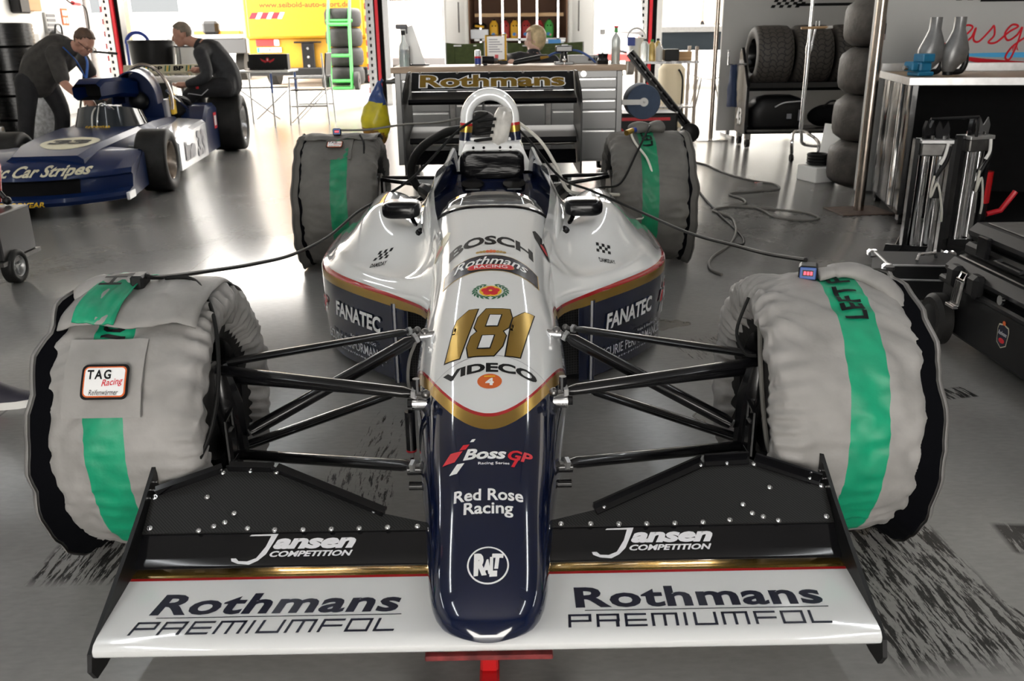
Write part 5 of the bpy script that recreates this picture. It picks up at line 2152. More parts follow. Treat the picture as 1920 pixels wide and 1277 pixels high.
# rear wing with yellow green letters
mb = MB()
mb.rings([[V(x, y, z) for y, z in ((3.0, .705), (3.02, .73), (3.2, .775), (3.35, .80), (3.35, .79), (3.2, .74), (3.05, .70))] for x in (-.48, .1, .66)], 'aluminium_bright', cap0=True, cap1=True)
mb.build('wing_plane', bc, sharp=40)
mb = MB()
mb.rings([[V(x, y, z) for y, z in ((3.33, .80), (3.34, .79), (3.40, .885), (3.385, .885))] for x in (-.48, .1, .66)], 'decal_cream', cap0=True, cap1=True)
uv = V(0, .055, .09).normalized()
for i in range(5):
    x = -.34 + i * .23
    flat(mb, text_bm('BP', bold=.05, width=.11, height=.058), 'decal_black', V(x, 3.36, .842), (1, 0, 0), uv, .006)
    for k, c in enumerate(('decal_green', 'decal_yellow', 'decal_green')):
        flat(mb, poly_bm([[(-.007, -.035), (.007, -.035), (.011, .035), (-.003, .035)]]), c, V(x + .085 + k * .022, 3.36, .842), (1, 0, 0), uv, .006)
mb.build('wing_flap', bc, sharp=40)
mb = MB()
mb.b2((.06, 2.6, .2), (.12, 3.2, .32), 'steel_dark')
mb.b2((.075, 3.05, .3), (.10, 3.25, .74), 'aluminium')
mb.build('wing_post', bc)


# ================================================================== PEOPLE
def limb(mb, pts, rs, m='skin'):
    P = spline(pts, 5)
    k = len(pts) - 1
    r = []
    for i in range(len(P)):
        t = i / 5
        j = min(k - 1, int(t))
        r.append(lerp(rs[j], rs[j + 1], t - j))
    mb.tube(P, r, m, n=12)
    mb.ball(P[0], rs[0], m, 12)
    mb.ball(P[-1], rs[-1], m, 12)


def fuse(mb, name, parent, voxel=.012, smooth=3, sharp=0):
    """turn overlapping volumes into one continuous skin"""
    mats_ = [M[m] for m in mb.mats]
    bmesh.ops.recalc_face_normals(mb.bm, faces=mb.bm.faces)
    me = bpy.data.meshes.new(name)
    mb.bm.to_mesh(me)
    mb.bm.free()
    tmp = bpy.data.objects.new(name, me)
    COL.objects.link(tmp)
    r = tmp.modifiers.new('fuse', 'REMESH')
    r.mode = 'VOXEL'
    r.voxel_size = voxel
    if smooth:
        s_ = tmp.modifiers.new('smooth', 'SMOOTH')
        s_.iterations = smooth
        s_.factor = .5
    dg = bpy.context.evaluated_depsgraph_get()
    dg.update()
    out = bpy.data.meshes.new_from_object(tmp.evaluated_get(dg))
    bpy.data.objects.remove(tmp)
    bpy.data.meshes.remove(me)
    out.name = name
    out.materials.clear()
    for m in mats_:
        out.materials.append(m)
    for p in out.polygons:
        p.use_smooth = True
        p.material_index = 0
    o = bpy.data.objects.new(name, out)
    COL.objects.link(o)
    o.parent = parent
    return o


def frame(f, upv):
    f = Vector(f).normalized()
    s_ = f.cross(Vector(upv)).normalized()
    u_ = s_.cross(f)
    return f, s_, u_


def head(mb, c, f, upv, m, k=1.0):
    """skull, jaw, nose, brow, ears: c is the middle of the head"""
    f, s_, u_ = frame(f, upv)
    c = Vector(c)
    Rm = Matrix((s_, f, u_)).transposed().to_4x4()

    def el(off, r):
        b = bmesh.new()
        bmesh.ops.create_uvsphere(b, u_segments=16, v_segments=12, radius=1)
        T = Matrix.Translation(c + s_ * off[0] * k + f * off[1] * k + u_ * off[2] * k) @ Rm @ Matrix.Diagonal((r[0] * k, r[1] * k, r[2] * k, 1))
        mb.merge(b, m, T)
    el((0, -.012, .03), (.074, .094, .088))
    el((0, .030, -.045), (.056, .058, .066))
    el((0, .052, -.088), (.030, .026, .022))
    el((0, .090, -.012), (.013, .022, .028))
    el((0, .100, -.026), (.015, .016, .011))
    el((-.032, .066, .016), (.030, .014, .009))
    el((.032, .066, .016), (.030, .014, .009))
    el((0, .080, -.058), (.024, .012, .006))
    el((0, .078, -.070), (.022, .012, .007))
    for q in (-1, 1):
        el((q * .040, .055, -.028), (.022, .022, .02))
        el((q * .074, -.010, -.012), (.010, .022, .034))
    return f, s_, u_, Rm


def eyes(parent, c, f, s_, u_, k=1.0, specs=False):
    q = MB()
    for d in (-1, 1):
        q.ball(c + f * .062 * k + s_ * d * .031 * k - u_ * .004, (.010 * k,) * 3, 'decal_white', 10)
        q.ball(c + f * .069 * k + s_ * d * .031 * k - u_ * .004, (.0055 * k,) * 3, 'decal_black', 8)
    q.build('eyes', parent)
    if specs:
        q = MB()
        for d in (-1, 1):
            ctr = c + f * .098 + s_ * d * .033 - u_ * .004
            q.tube([ctr + s_ * .024 * math.cos(2 * PI * i / 14) + u_ * .018 * math.sin(2 * PI * i / 14) for i in range(14)], .0025, 'black_metal', closed=True, n=6)
            q.tube([ctr + s_ * d * .024, c + f * .0 + s_ * d * .080 + u_ * .004], .0025, 'black_metal', n=6)
        q.build('glasses', parent)


def hand(mb, wrist, d, palm_n, m, curl=.5, k=1.0, side=1):
    """palm, four fingers of different length and a thumb from the palm's edge"""
    d, s_, n_ = frame(d, palm_n)
    w0 = Vector(wrist)
    limb(mb, [w0, w0 + d * .045 * k, w0 + d * .085 * k], [.027 * k, .034 * k, .036 * k], m)
    for i, (o, L_) in enumerate(((-.030, .072), (-.010, .082), (.011, .077), (.030, .060))):
        b0 = w0 + d * .088 * k + s_ * o * k
        a1, a2 = curl * .7, curl * 1.5
        p1 = b0 + (d * math.cos(a1) - n_ * math.sin(a1)) * L_ * .45 * k + s_ * o * .12
        p2 = p1 + (d * math.cos(a2) - n_ * math.sin(a2)) * L_ * .55 * k
        limb(mb, [b0 - d * .02, b0, p1, p2], [.0095 * k, .0095 * k, .0085 * k, .007 * k], m)
    b0 = w0 + d * .035 * k - s_ * side * .028 * k
    p1 = b0 + (d * .6 - s_ * side * .75 - n_ * .25).normalized() * .04 * k
    p2 = p1 + (d * .9 - s_ * side * .25 - n_ * .35).normalized() * .032 * k
    limb(mb, [b0, p1, p2], [.014 * k, .0105 * k, .008 * k], m)


def shoe(parent, heel, toe, m, sole='white_plastic', name='shoe', k=1.0):
    heel, toe = Vector(heel), Vector(toe)
    d = (toe - heel).normalized()
    s_ = d.cross(V(0, 0, 1)).normalized()
    L_ = (toe - heel).length
    q = MB()
    R = []
    for (t, w_, h) in ((0, .022, .05), (.03, .034, .085), (.16, .040, .098), (.32, .042, .118), (.45, .043, .104), (.62, .047, .074), (.8, .046, .046), (.93, .036, .036), (1, .014, .022)):
        c = heel + d * L_ * t
        R.append([c + s_ * (w_ * k * math.cos(a)) + V(0, 0, .02 + (h - .02) * max(0, math.sin(a)) ** .7) for a in [PI * j / 12 for j in range(13)]])
    q.rings(R, m, closed=True, cap0=True, cap1=True)
    o = q.build(name, parent, sharp=60)
    q = MB()
    R = []
    for (t, w_) in ((-.01, .02), (.03, .036), (.2, .042), (.45, .043), (.65, .049), (.82, .047), (.95, .035), (1.01, .012)):
        c = heel + d * L_ * t
        R.append([c + s_ * w_ * k + V(0, 0, 0), c + s_ * w_ * k + V(0, 0, .026), c - s_ * w_ * k + V(0, 0, .026), c - s_ * w_ * k])
    q.rings(R, sole, cap0=True, cap1=True)
    q.build('sole', o, sharp=50)
    return o


def person(name, label, J, base, top_m, leg_m, hair_m, skin_m='skin', sleeve=1.0, bare_legs=False, belly=1.0, voxel=.012, specs=False, hands=((.5, 1), (.5, -1)), bald=0.0, shoe_m='black_matt', long_hair=False, k=1.0):
    """J: joints in world metres; clothes are children that follow the body"""
    t = thing(name, label, 'person', base)
    B = Vector(base)
    g = {k_: Vector(v) - B for k_, v in J.items() if not isinstance(v, str) and len(v) == 3}
    f, upv = Vector(J['face']), Vector(J['crown'])
    mb = MB()
    head(mb, g['head'], f, upv, skin_m, k)
    limb(mb, [g['neck'], g['head'] - Vector(upv).normalized() * .05 - f.normalized() * .02], [.056 * k, .052 * k], skin_m)
    limb(mb, [g['pelvis'], g['waist'], g['chest'], g['neck']], [.12 * k, .115 * k, .13 * k, .06 * k], skin_m)
    for s_ in 'LR':
        limb(mb, [g['sho' + s_], g['elb' + s_], g['wri' + s_]], [.052 * k, .042 * k, .027 * k], skin_m)
        limb(mb, [g['chest'], g['sho' + s_]], [.1 * k, .055 * k], skin_m)
        hd = Vector(J['hand' + s_])
        hand(mb, g['wri' + s_], hd, J.get('palm' + s_, (0, 0, 1)), skin_m, hands[0 if s_ == 'L' else 1][0], k, hands[0 if s_ == 'L' else 1][1])
        limb(mb, [g['hip' + s_], g['kne' + s_], g['ank' + s_]], [.082 * k, .055 * k, .038 * k], skin_m)
        limb(mb, [g['ank' + s_], g['ank' + s_] + Vector(J['toe' + s_]).normalized() * .12 + V(0, 0, -.045)], [.030, .016], skin_m)
    fuse(mb, 'body', t, voxel)
    F, S_, U_ = frame(f, upv)
    eyes(t, g['head'], F, S_, U_, k, specs)
    # hair: a cap over the back and top of the skull
    q = MB()
    Rm = Matrix((S_, F, U_)).transposed().to_4x4()
    b = bmesh.new()
    bmesh.ops.create_uvsphere(b, u_segments=24, v_segments=18, radius=1)
    kill = [v for v in b.verts if v.co.z < (-.28 - .5 * (v.co.y < -.3)) + .95 * max(0, v.co.y) + bald * max(0, v.co.y)]
    if not long_hair:
        bmesh.ops.delete(b, geom=kill, context='VERTS')
    else:
        for v in b.verts:
            if v.co.z < 0 and v.co.y < .35:
                v.co.z *= 1.5
                v.co.x *= 1.05
        bmesh.ops.delete(b, geom=[v for v in b.verts if v.co.y > .45 and v.co.z < .5], context='VERTS')
    q.merge(b, hair_m, Matrix.Translation(g['head'] + (F * -.014 + U_ * .034) * k) @ Rm @ Matrix.Diagonal((.082 * k, .104 * k, .098 * k, 1)))
    q.noise(.006, 40, 2)
    q.solidify(.006)
    q.build('hair', t, sharp=0)
    # top
    q = MB()
    if belly > 1:
        limb(q, [g['pelvis'], g['waist'], g['chest'], g['neck'] - (g['neck'] - g['chest']) * .25], [.165, .165 * belly, .175, .085], top_m)
    else:
        limb(q, [g['pelvis'], g['waist'], g['chest'], g['neck'] - (g['neck'] - g['chest']) * .2], [.145 * k, .14 * k, .155 * k, .075 * k], top_m)
    for s_ in 'LR':
        limb(q, [g['chest'], g['sho' + s_]], [.125 * k, .078 * k], top_m)
        e = g['elb' + s_]
        if sleeve >= 1:
            limb(q, [g['sho' + s_], e, g['elb' + s_].lerp(g['wri' + s_], .92)], [.075 * k, .062 * k, .042 * k], top_m)
        else:
            limb(q, [g['sho' + s_], g['sho' + s_].lerp(e, sleeve)], [.082 * k, .068 * k], top_m)
        h_ = g['hip' + s_]
        limb(q, [g['waist'], h_.lerp(g['pelvis'], .3)], [.13 * k, .125 * k], top_m)
    fuse(q, 'jacket' if sleeve >= 1 else 'shirt', t, voxel * 1.1)
    # trousers
    q = MB()
    for s_ in 'LR':
        a = .32 if bare_legs else .95
        kn, an = g['kne' + s_], g['ank' + s_]
        if bare_legs:
            limb(q, [g['hip' + s_], g['hip' + s_].lerp(kn, .6)], [.115 * k, .09 * k], leg_m)
        else:
            limb(q, [g['hip' + s_], kn, kn.lerp(an, .98)], [.112 * k, .075 * k, .060 * k], leg_m)
        limb(q, [g['pelvis'], g['hip' + s_]], [.13 * k, .115 * k], leg_m)
    fuse(q, 'trousers', t, voxel * 1.1)
    for s_ in 'LR':
        an = g['ank' + s_]
        td = Vector(J['toe' + s_])
        td = V(td.x, td.y, 0).normalized()
        z0 = an.z - .085
        shoe(t, V(an.x, an.y, z0) - td * .07, V(an.x, an.y, z0) + td * .20, shoe_m)
    return t


# the man bending over the blue car
JA = dict(pelvis=(-4.38, 6.85, .80), waist=(-4.28, 6.82, .93), chest=(-4.06, 6.76, 1.06), neck=(-3.93, 6.72, 1.10), head=(-3.81, 6.70, 1.135), face=(.72, -.25, -.62), crown=(.60, -.1, .78),
          shoL=(-4.0, 6.93, 1.05), elbL=(-3.93, 7.02, .84), wriL=(-3.86, 6.96, .74), handL=(.4, -.2, -.5), palmL=(.5, -.3, .8),
          shoR=(-4.03, 6.55, 1.04), elbR=(-3.95, 6.46, .80), wriR=(-3.74, 6.36, .655), handR=(.75, -.25, -.45), palmR=(.4, -.2, .9),
          hipL=(-4.36, 6.96, .78), kneL=(-4.26, 6.98, .47), ankL=(-4.38, 7.0, .085), toeL=(1, 0, 0),
          hipR=(-4.42, 6.74, .78), kneR=(-4.48, 6.72, .46), ankR=(-4.58, 6.76, .085), toeR=(1, -.1, 0))
pa = person('person', 'person in charcoal shirt bending over the blue car with one hand on it', JA, (-4.45, 6.85, 0), 'shirt_charcoal', 'trousers_black', 'hair_brown', sleeve=.85, belly=1.12, specs=True, hands=((.5, 1), (.5, -1)))
q = MB()
q.tube(spline([(.50, -.28, 1.10), (.56, -.20, .98), (.58, -.14, .86), (.585, -.12, .80)], 6), .011, 'lanyard_blue', flat=(.4, 1.2))
q.tube(spline([(.52, -.02, 1.10), (.60, -.06, .98), (.60, -.11, .86), (.585, -.12, .80)], 6), .011, 'lanyard_blue', flat=(.4, 1.2))
q.build('lanyard', pa)
# the man seated on the rear tyre of the blue car
JB = dict(pelvis=(-2.86, 7.86, .70), waist=(-2.88, 7.85, .84), chest=(-3.02, 7.84, 1.02), neck=(-3.13, 7.83, 1.11), head=(-3.285, 7.82, 1.195), face=(-.93, -.15, -.22), crown=(-.22, 0, .97),
          shoL=(-3.05, 7.64, 1.01), elbL=(-2.99, 7.55, .80), wriL=(-3.20, 7.56, .71), handL=(-1, .0, -.05), palmL=(0, .3, -1),
          shoR=(-3.10, 8.03, 1.01), elbR=(-3.12, 8.12, .84), wriR=(-3.22, 8.14, .835), handR=(-1, .05, .0), palmR=(0, 0, 1),
          hipL=(-2.88, 7.75, .68), kneL=(-3.23, 7.66, .59), ankL=(-3.22, 7.66, .17), toeL=(-1, -.1, 0),
          hipR=(-2.88, 7.97, .68), kneR=(-3.24, 8.03, .62), ankR=(-3.2, 8.05, .17), toeR=(-1, .1, 0))
pb = person('person', 'person in dark jacket and work trousers sitting on the blue car\'s rear tyre', JB, (-2.9, 7.86, 0), 'jacket_black', 'trousers_black', 'hair_grey', bald=.15, hands=((.25, -1), (.2, 1)))
q = MB()
q.b2((-.22, -.295, .665), (-.19, -.287, .695), 'decal_red', .003)
q.build('badge', pb)
q = MB()
q.tube([(-.10, -.275, .66), (-.17, -.292, .60), (-.31, -.265, .62)], .004, 'decal_silver', n=6)
q.tube([(-.31, -.27, .62), (-.36, -.24, .56), (-.36, -.24, .40)], .004, 'decal_silver', n=6)
q.build('piping', pb)
# the person sitting behind the workbench, seen from behind
JC = dict(pelvis=(.34, 7.75, .50), waist=(.33, 7.76, .66), chest=(.30, 7.80, .86), neck=(.30, 7.84, 1.00), head=(.315, 7.88, 1.115), face=(-.45, .85, -.1), crown=(0, .1, 1),
          shoL=(.12, 7.76, .90), elbL=(.02, 7.72, .68), wriL=(.02, 7.95, .60), handL=(.1, 1, -.1), palmL=(0, 0, 1),
          shoR=(.48, 7.80, .90), elbR=(.55, 7.82, .66), wriR=(.48, 8.05, .60), handR=(-.1, 1, -.1), palmR=(0, 0, 1),
          hipL=(.25, 7.8, .48), kneL=(.22, 8.22, .48), ankL=(.22, 8.24, .085), toeL=(0, 1, 0),
          hipR=(.43, 7.8, .48), kneR=(.46, 8.22, .48), ankR=(.46, 8.24, .085), toeR=(0, 1, 0))
for k_ in list(JC):
    if k_ not in ('face', 'crown', 'handL', 'handR', 'palmL', 'palmR', 'toeL', 'toeR'):
        JC[k_] = (JC[k_][0] + .06, JC[k_][1] - .80, JC[k_][2] - .005)
JC.update(face=(-.93, .25, -.2), elbL=(.10, 6.72, .93), wriL=(.05, 6.42, .97), handL=(-.8, -.3, -.1), shoL=(.22, 6.85, .93))
person('person', 'person with blond hair and dark jacket sitting at the far side of the workbench', JC, (.40, 7.0, 0), 'jacket_black', 'denim', 'hair_blond', 'skin_pale', long_hair=True)

t = thing('stool', 'low stool under the blond person at the workbench', 'stool', (.40, 6.98, 0))
q = MB()
q.cyl((0, 0, .34), (0, 0, .37), .18, 'black_plastic', n=24)
q.build('seat', t)
for a_ in (0.5, 2.07, 3.64, 5.21):
    q = MB()
    q.tube([(.12 * math.cos(a_), .12 * math.sin(a_), .34), (.18 * math.cos(a_), .18 * math.sin(a_), 0)], .014, 'steel')
    q.build('leg', t)


def standing(x, y, z, rz, spread=.11, arm=.0):
    c, s_ = math.cos(rz), math.sin(rz)
    P = lambda a, b, h: (x + a * c - b * s_, y + a * s_ + b * c, z + h)
    D = lambda a, b, h: (a * c - b * s_, a * s_ + b * c, h)
    return dict(pelvis=P(0, 0, .95), waist=P(0, 0, 1.1), chest=P(0, 0, 1.33), neck=P(0, -.01, 1.50), head=P(0, .02, 1.645), face=D(0, 1, -.1), crown=(0, 0, 1),
                shoL=P(-.19, 0, 1.42), elbL=P(-.25, -.02, 1.14), wriL=P(-.25, .08, .90), handL=D(0, .2, -1), palmL=D(1, 0, 0),
                shoR=P(.19, 0, 1.42), elbR=P(.25, -.02, 1.14), wriR=P(.25, .08, .90), handR=D(0, .2, -1), palmR=D(-1, 0, 0),
                hipL=P(-.10, 0, .92), kneL=P(-spread, .02, .49), ankL=P(-spread, -.02, .085), toeL=D(-.1, 1, 0),
                hipR=P(.10, 0, .92), kneR=P(spread, .02, .49), ankR=P(spread, -.02, .085), toeR=D(.1, 1, 0))


JD = standing(4.42, 17.6, 1.27, PI, .15)
person('person', 'person with bare legs and dark shoes standing on the raised platform outside', JD, (4.42, 17.6, 1.27), 'jacket_black', 'denim', 'hair_brown', 'skin_pale', bare_legs=True, voxel=.016)
# only the shoe of this one reaches into the picture
JE = standing(-1.715, .60, 0, -PI / 2 + .05, .17)
for k_ in ('hipR', 'kneR', 'ankR'):
    a_ = JE[k_]
    JE[k_] = (a_[0] - {'hipR': .04, 'kneR': .16, 'ankR': .34}[k_], a_[1], a_[2])
pe = person('person', 'person at the left edge of whom only a dark running shoe shows', JE, (-1.715, .60, 0), 'jacket_black', 'denim', 'hair_brown', shoe_m='shoe_dark')
for o in list(bpy.data.objects):
    if o.parent == pe and o.name.startswith('shoe'):
        q = MB()
        T = min(v.co.y for v in o.data.vertices)
        X_ = max(v.co.x for v in o.data.vertices)
        flat(q, text_bm('AS', shear=.3, bold=.04, width=.05, height=.028), 'decal_red', (X_ - .115, T + .004, .055), (1, 0, 0), (0, .2, 1), .002)
        q.build('lettering', o, sharp=0)

# ================================================================== LEFT SIDE
TY = MB()
TH = .262


def stack_tyre(name, label, cat, R_, w_, m, grooves, group):
    t = thing(name, label, cat, (0, 0, 0), group=group)
    h = w_ / 2
    q = MB()
    pr_ = [(-h * .8, R_ * .60), (-h * .97, R_ * .68), (-h, R_ * .82), (-h * .93, R_ * .95)]
    if grooves:
        for k in range(6):
            z0 = -h * .85 + k * h * .30
            pr_ += [(z0, R_ * 1.0), (z0 + h * .22, R_ * 1.0), (z0 + h * .225, R_ * .965), (z0 + h * .295, R_ * .965)]
        pr_ += [(h * .93, R_ * .95)]
    else:
        pr_ += [(-h * .8, R_ * .985), (-h * .3, R_), (h * .3, R_), (h * .8, R_ * .985), (h * .93, R_ * .95)]
    pr_ += [(h, R_ * .82), (h * .97, R_ * .68), (h * .8, R_ * .60)]
    q.lathe(pr_, m, 48, 'Z')
    q.build('tyre', t, sharp=35)
    q = MB()
    q.lathe([(-h * .8, R_ * .61), (-h * .88, R_ * .585), (0, R_ * .53), (h * .88, R_ * .585), (h * .8, R_ * .61)], 'aluminium_bright', 36, 'Z')
    q.lathe([(h * .1, R_ * .53), (h * .2, R_ * .15), (h * .2, .001)], 'aluminium_bright', 36, 'Z')
    q.build('rim', t, sharp=40)
    return t


names = ['lowest', 'second from the floor', 'third from the floor', 'fourth from the floor', 'topmost']
g0 = stack_tyre('tyre', 'grooved tyre, lowest of the tall stack behind the bending person', 'tyre', .315, .27, 'rubber_shiny', True, 'grooved tyres stacked at the left wall')
for k in range(5):
    p = (-5.74 + .012 * (k % 2), 9.0, .137 + k * .272)
    lb = 'grooved tyre, %s of the tall stack behind the bending person' % names[k]
    if k == 0:
        g0.location = p
    else:
        again(g0, lb, p, k * 1.1)
s0 = stack_tyre('tyre', 'smooth tyre, lowest of the stack at the left edge', 'tyre', .31, .27, 'rubber_shiny', False, 'smooth tyres stacked at the left edge')
for k in range(4):
    p = (-5.78 - .03 * k, 8.05, .137 + k * .272)
    lb = 'smooth tyre, %s of the stack at the left edge' % ('topmost' if k == 3 else names[k])
    if k == 0:
        s0.location = p
    else:
        again(s0, lb, p, k * .9)
# bubble-wrapped bundle behind the bending person's legs
t = thing('wrapped_bundle', 'bundle in silvery plastic wrap standing between the tyres and the blue car', 'bundle', (-4.75, 7.6, 0))
q = MB()
q.tube([(0, 0, 0), (.0, .0, .3), (.03, 0, .6), (.03, 0, .8)], [.17, .15, .12, .07], 'bubble_wrap', n=18)
q.noise(.03, 6, 2, .012, 25)
q.build('wrap', t, sharp=0)
# grey sheet hanging by the wall behind the stack
t = thing('vacuum_hose_stand', 'grey sheet metal locker between the tyre stack and the white wall', 'locker', (-6.3, 10.2, 0))
q = MB()
q.b2((-.28, -.2, 0), (.28, .2, 1.25), 'panel_grey', .01)
q.build('body', t)
q = MB()
q.b2((-.24, -.212, .05), (.24, -.2, 1.2), 'panel_grey', .004)
q.b2((.15, -.225, .6), (.18, -.21, .75), 'steel_dark')
q.build('door', t)
t.name = 'locker'

# trolley with a metal box at the left edge
t = thing('tool_trolley', 'sheet metal trolley on two black wheels at the left edge', 'trolley', (-2.62, 2.45, 0))
q = MB()
q.b2((-.30, -.16, .13), (.20, .16, .36), 'steel_brushed', .006)
q.build('box', t)
q = MB()
q.b2((-.34, -.19, .11), (.21, .18, .13), 'steel_dark')
q.build('frame', t)
slick('caster_wheel', t, (.19, -.06, .085), .085, .06, rim='aluminium')
slick('wheel', t, (.13, -.36, .155), .155, .07, rim='aluminium')
q = MB()
q.tube([(.06, -.36, .155), (.06, -.1, .12)], .012, 'steel_dark')
q.build('axle', t)
t = thing('jack_handle_tool', 'red and black hand tool lying on the metal trolley at the left edge', 'tool', (-2.50, 2.58, .36))
t.name = 'hand_tool'
q = MB()
q.tube([(-.06, 0, .02), (-.03, 0, .20), (-.06, 0, .29)], .028, 'jack_red', n=10, flat=(.7, 1.2))
q.build('handle', t)
q = MB()
q.tube([(-.20, 0, .18), (-.06, .0, .10), (-.01, 0, .02)], .013, 'black_plastic')
q.ball((-.01, 0, .024), .022, 'black_plastic')
q.build('lever', t)
# rubbish bin and folded stand behind the blue car
t = thing('rubbish_bin', 'tall black bin standing behind the rear wing of the blue car', 'bin', (-4.75, 10.9, 0))
q = MB()
q.lathe([(0, .001), (0, .22), (.9, .29), (1.12, .30), (1.12, .27), (.6, .26)], 'black_plastic', 32, 'Z')
q.build('body', t)
q = MB()
q.lathe([(1.10, .31), (1.14, .315), (1.15, .30), (1.10, .30)], 'black_plastic', 32, 'Z')
q.build('lid', t)
t = thing('rubbish_bin', 'clear plastic sack hanging in a hoop beside the black bin', 'bin', (-4.2, 10.9, 0))
q = MB()
q.lathe([(.15, .001), (.15, .18), (.7, .24), (1.06, .22)], 'white_plastic', 24, 'Z')
q.noise(.02, 8, 1)
q.build('sack', t, sharp=0)
q = MB()
q.tube([(.23 * math.cos(2 * PI * i / 20), .23 * math.sin(2 * PI * i / 20), 1.06) for i in range(20)], .012, 'steel_dark', closed=True)
for a in (0, 2.1, 4.2):
    q.tube([(.23 * math.cos(a), .23 * math.sin(a), 1.06), (.27 * math.cos(a), .27 * math.sin(a), .0)], .011, 'steel_dark')
q.build('stand', t)
t = thing('camera_tripod', 'dark tripod stand beside the left door post', 'tripod', (-5.55, 10.6, 0))
q = MB()
q.tube([(0, 0, .95), (-.28, .05, 0)], .015, 'black_metal')
q.tube([(0, 0, .95), (.2, .2, 0)], .015, 'black_metal')
q.tube([(0, 0, .95), (.1, -.25, 0)], .015, 'black_metal')
q.build('legs', t)
q = MB()
q.tube([(-.45, .05, 1.08), (.0, 0, 1.02), (.45, -.05, .98)], .018, 'black_metal')
q.ball((0, 0, 1.0), .045, 'black_metal')
q.build('arm', t)
t = thing('blue_hoop', 'blue bent hose loop standing above the black bin', 'hose', (-5.17, 11.5, 0))
q = MB()
q.tube([(.16 * math.cos(PI * i / 14), 0, 1.10 + .15 * math.sin(PI * i / 14)) for i in range(15)], .028, 'blue_plastic', n=10)
q.tube([(.16, 0, 1.10), (.16, 0, 0)], .02, 'blue_plastic')
q.tube([(-.16, 0, 1.10), (-.16, 0, 0)], .02, 'blue_plastic')
q.build('tube', t)
t.name = 'hose_loop'

# ================================================================== WORKBENCH AND WHAT STANDS ON IT
t = thing('tool_bench', 'wide stainless tool bench with many drawers and a wooden top', 'workbench', (0.1, 5.9, 0))
BT = .915


def bx(a, b):
    return (a[0] - .1, a[1] - 5.9, a[2]), (b[0] - .1, b[1] - 5.9, b[2])


q = MB()
q.b2(*bx((-.86, 5.57, .868), (1.07, 6.24, BT)), 'wood_top', .004)
q.build('worktop', t)
q = MB()
q.b2(*bx((-.83, 5.62, .13), (1.04, 6.2, .868)), 'steel_brushed')
for x in (-.83, 1.0):
    q.b2(*bx((x - .005, 5.6, .12), (x + .045, 5.64, .868)), 'steel_brushed', .004)
for x in (-.365, .43):
    q.b2(*bx((x - .02, 5.60, .13), (x + .02, 5.63, .85)), 'steel_dark')
q.build('body', t, sharp=30)


def drawer(x0, x1, z0, z1):
    d = MB()
    d.b2(*bx((x0, 5.597, z0), (x1, 5.62, z1)), 'steel_brushed', .003)
    o = d.build('drawer', t, sharp=30)
    d = MB()
    d.b2(*bx((x0 + .01, 5.585, z1 - .020), (x1 - .01, 5.60, z1 - .004)), 'aluminium_bright', .003)
    d.build('handle', o, sharp=30)
    return o


rows = [(.735, .815), (.645, .73), (.56, .64), (.40, .555), (.15, .395)]
for (a, b) in rows:
    drawer(-.78, -.39, a, b)
    drawer(.455, .995, a, b)
for (a, b) in ((.735, .815), (.62, .73), (.43, .615), (.15, .425)):
    drawer(-.34, .405, a, b)
q = MB()
q.cyl((.62, 5.615 - 5.9, .845), (.62, 5.60 - 5.9, .845), .022, 'chrome')
q.build('lock', t)
q = MB()
q.tube([(-.83 - .1, -.26, .80), (-1.0, -.26, .80), (-1.0, .26, .80), (-.93, .26, .80)], .018, 'steel_dark')
q.build('push_handle', t)
for x in (-.80, .82):
    for y in (-.22, .2):
        q = MB()
        q.lathe([(-.025, .03), (-.025, .058), (0, .064), (.025, .058), (.025, .03)], 'rubber', 20, 'X', Matrix.Translation((x, y, .065)))
        q.b2((x - .035, y - .04, .09), (x + .035, y + .04, .13), 'steel_dark')
        q.build('caster', t, sharp=40)

# things on the bench
t = thing('spray_bottle', 'spray bottle with blue green liquid at the left end of the bench', 'bottle', (-.765, 5.78, BT))
q = MB()
q.lathe([(0, .001), (0, .042), (.10, .044), (.16, .040), (.20, .02), (.26, .016)], 'bottle_clear', 24, 'Z')
q.lathe([(.004, .001), (.004, .040), (.10, .041), (.10, .001)], 'liquid_green', 20, 'Z')
q.lathe([(.101, .001), (.101, .036), (.135, .036), (.135, .001)], 'liquid_blue', 20, 'Z')
q.build('body', t)
q = MB()
q.cyl((0, 0, .25), (0, 0, .285), .018, 'black_plastic')
q.box((-.01, 0, .315), (.10, .026, .036), 'grey_plastic', .008)
q.box((.03, 0, .285), (.016, .014, .05), 'grey_plastic', .004)
q.build('trigger_head', t)
t = thing('document_holder', 'white sheets leaning in a dark holder beside the spray bottle', 'papers', (-.655, 6.0, BT))
q = MB()
T = Matrix.Rotation(-.35, 4, 'Y')
q.prism([(-.06, 0), (.05, 0), (.05, .33), (-.06, .33)], .02, 'van_white', Matrix.Rotation(-.30, 4, 'Y') @ Matrix.Rotation(PI / 2, 4, 'X'))
q.build('sheets', t)
q = MB()
q.b2((-.10, -.05, 0), (-.08, .05, .16), 'black_plastic')
q.b2((-.10, -.05, 0), (.08, .05, .012), 'black_plastic')
q.build('holder', t)
t = thing('drink_can', 'slim blue and silver drink can on the bench', 'can', (-.15, 5.76, BT))
q = MB()
q.lathe([(0, .001), (.0, .020), (.006, .026), (.115, .026), (.125, .021), (.127, .001)], 'aluminium_bright', 24, 'Z')
q.lathe([(.012, .0265), (.06, .0265)], 'blue_plastic', 24, 'Z')
q.lathe([(.06, .0265), (.075, .0265)], 'decal_red', 24, 'Z')
q.build('body', t, sharp=40)
t = thing('hand_drill', 'small black hand tool lying beside the drink can', 'tool', (-.07, 5.80, BT))
q = MB()
q.cyl((-.05, 0, .045), (.05, .02, .04), .032, 'black_plastic')
q.cyl((.05, .02, .04), (.085, .03, .038), .018, 'steel_dark')
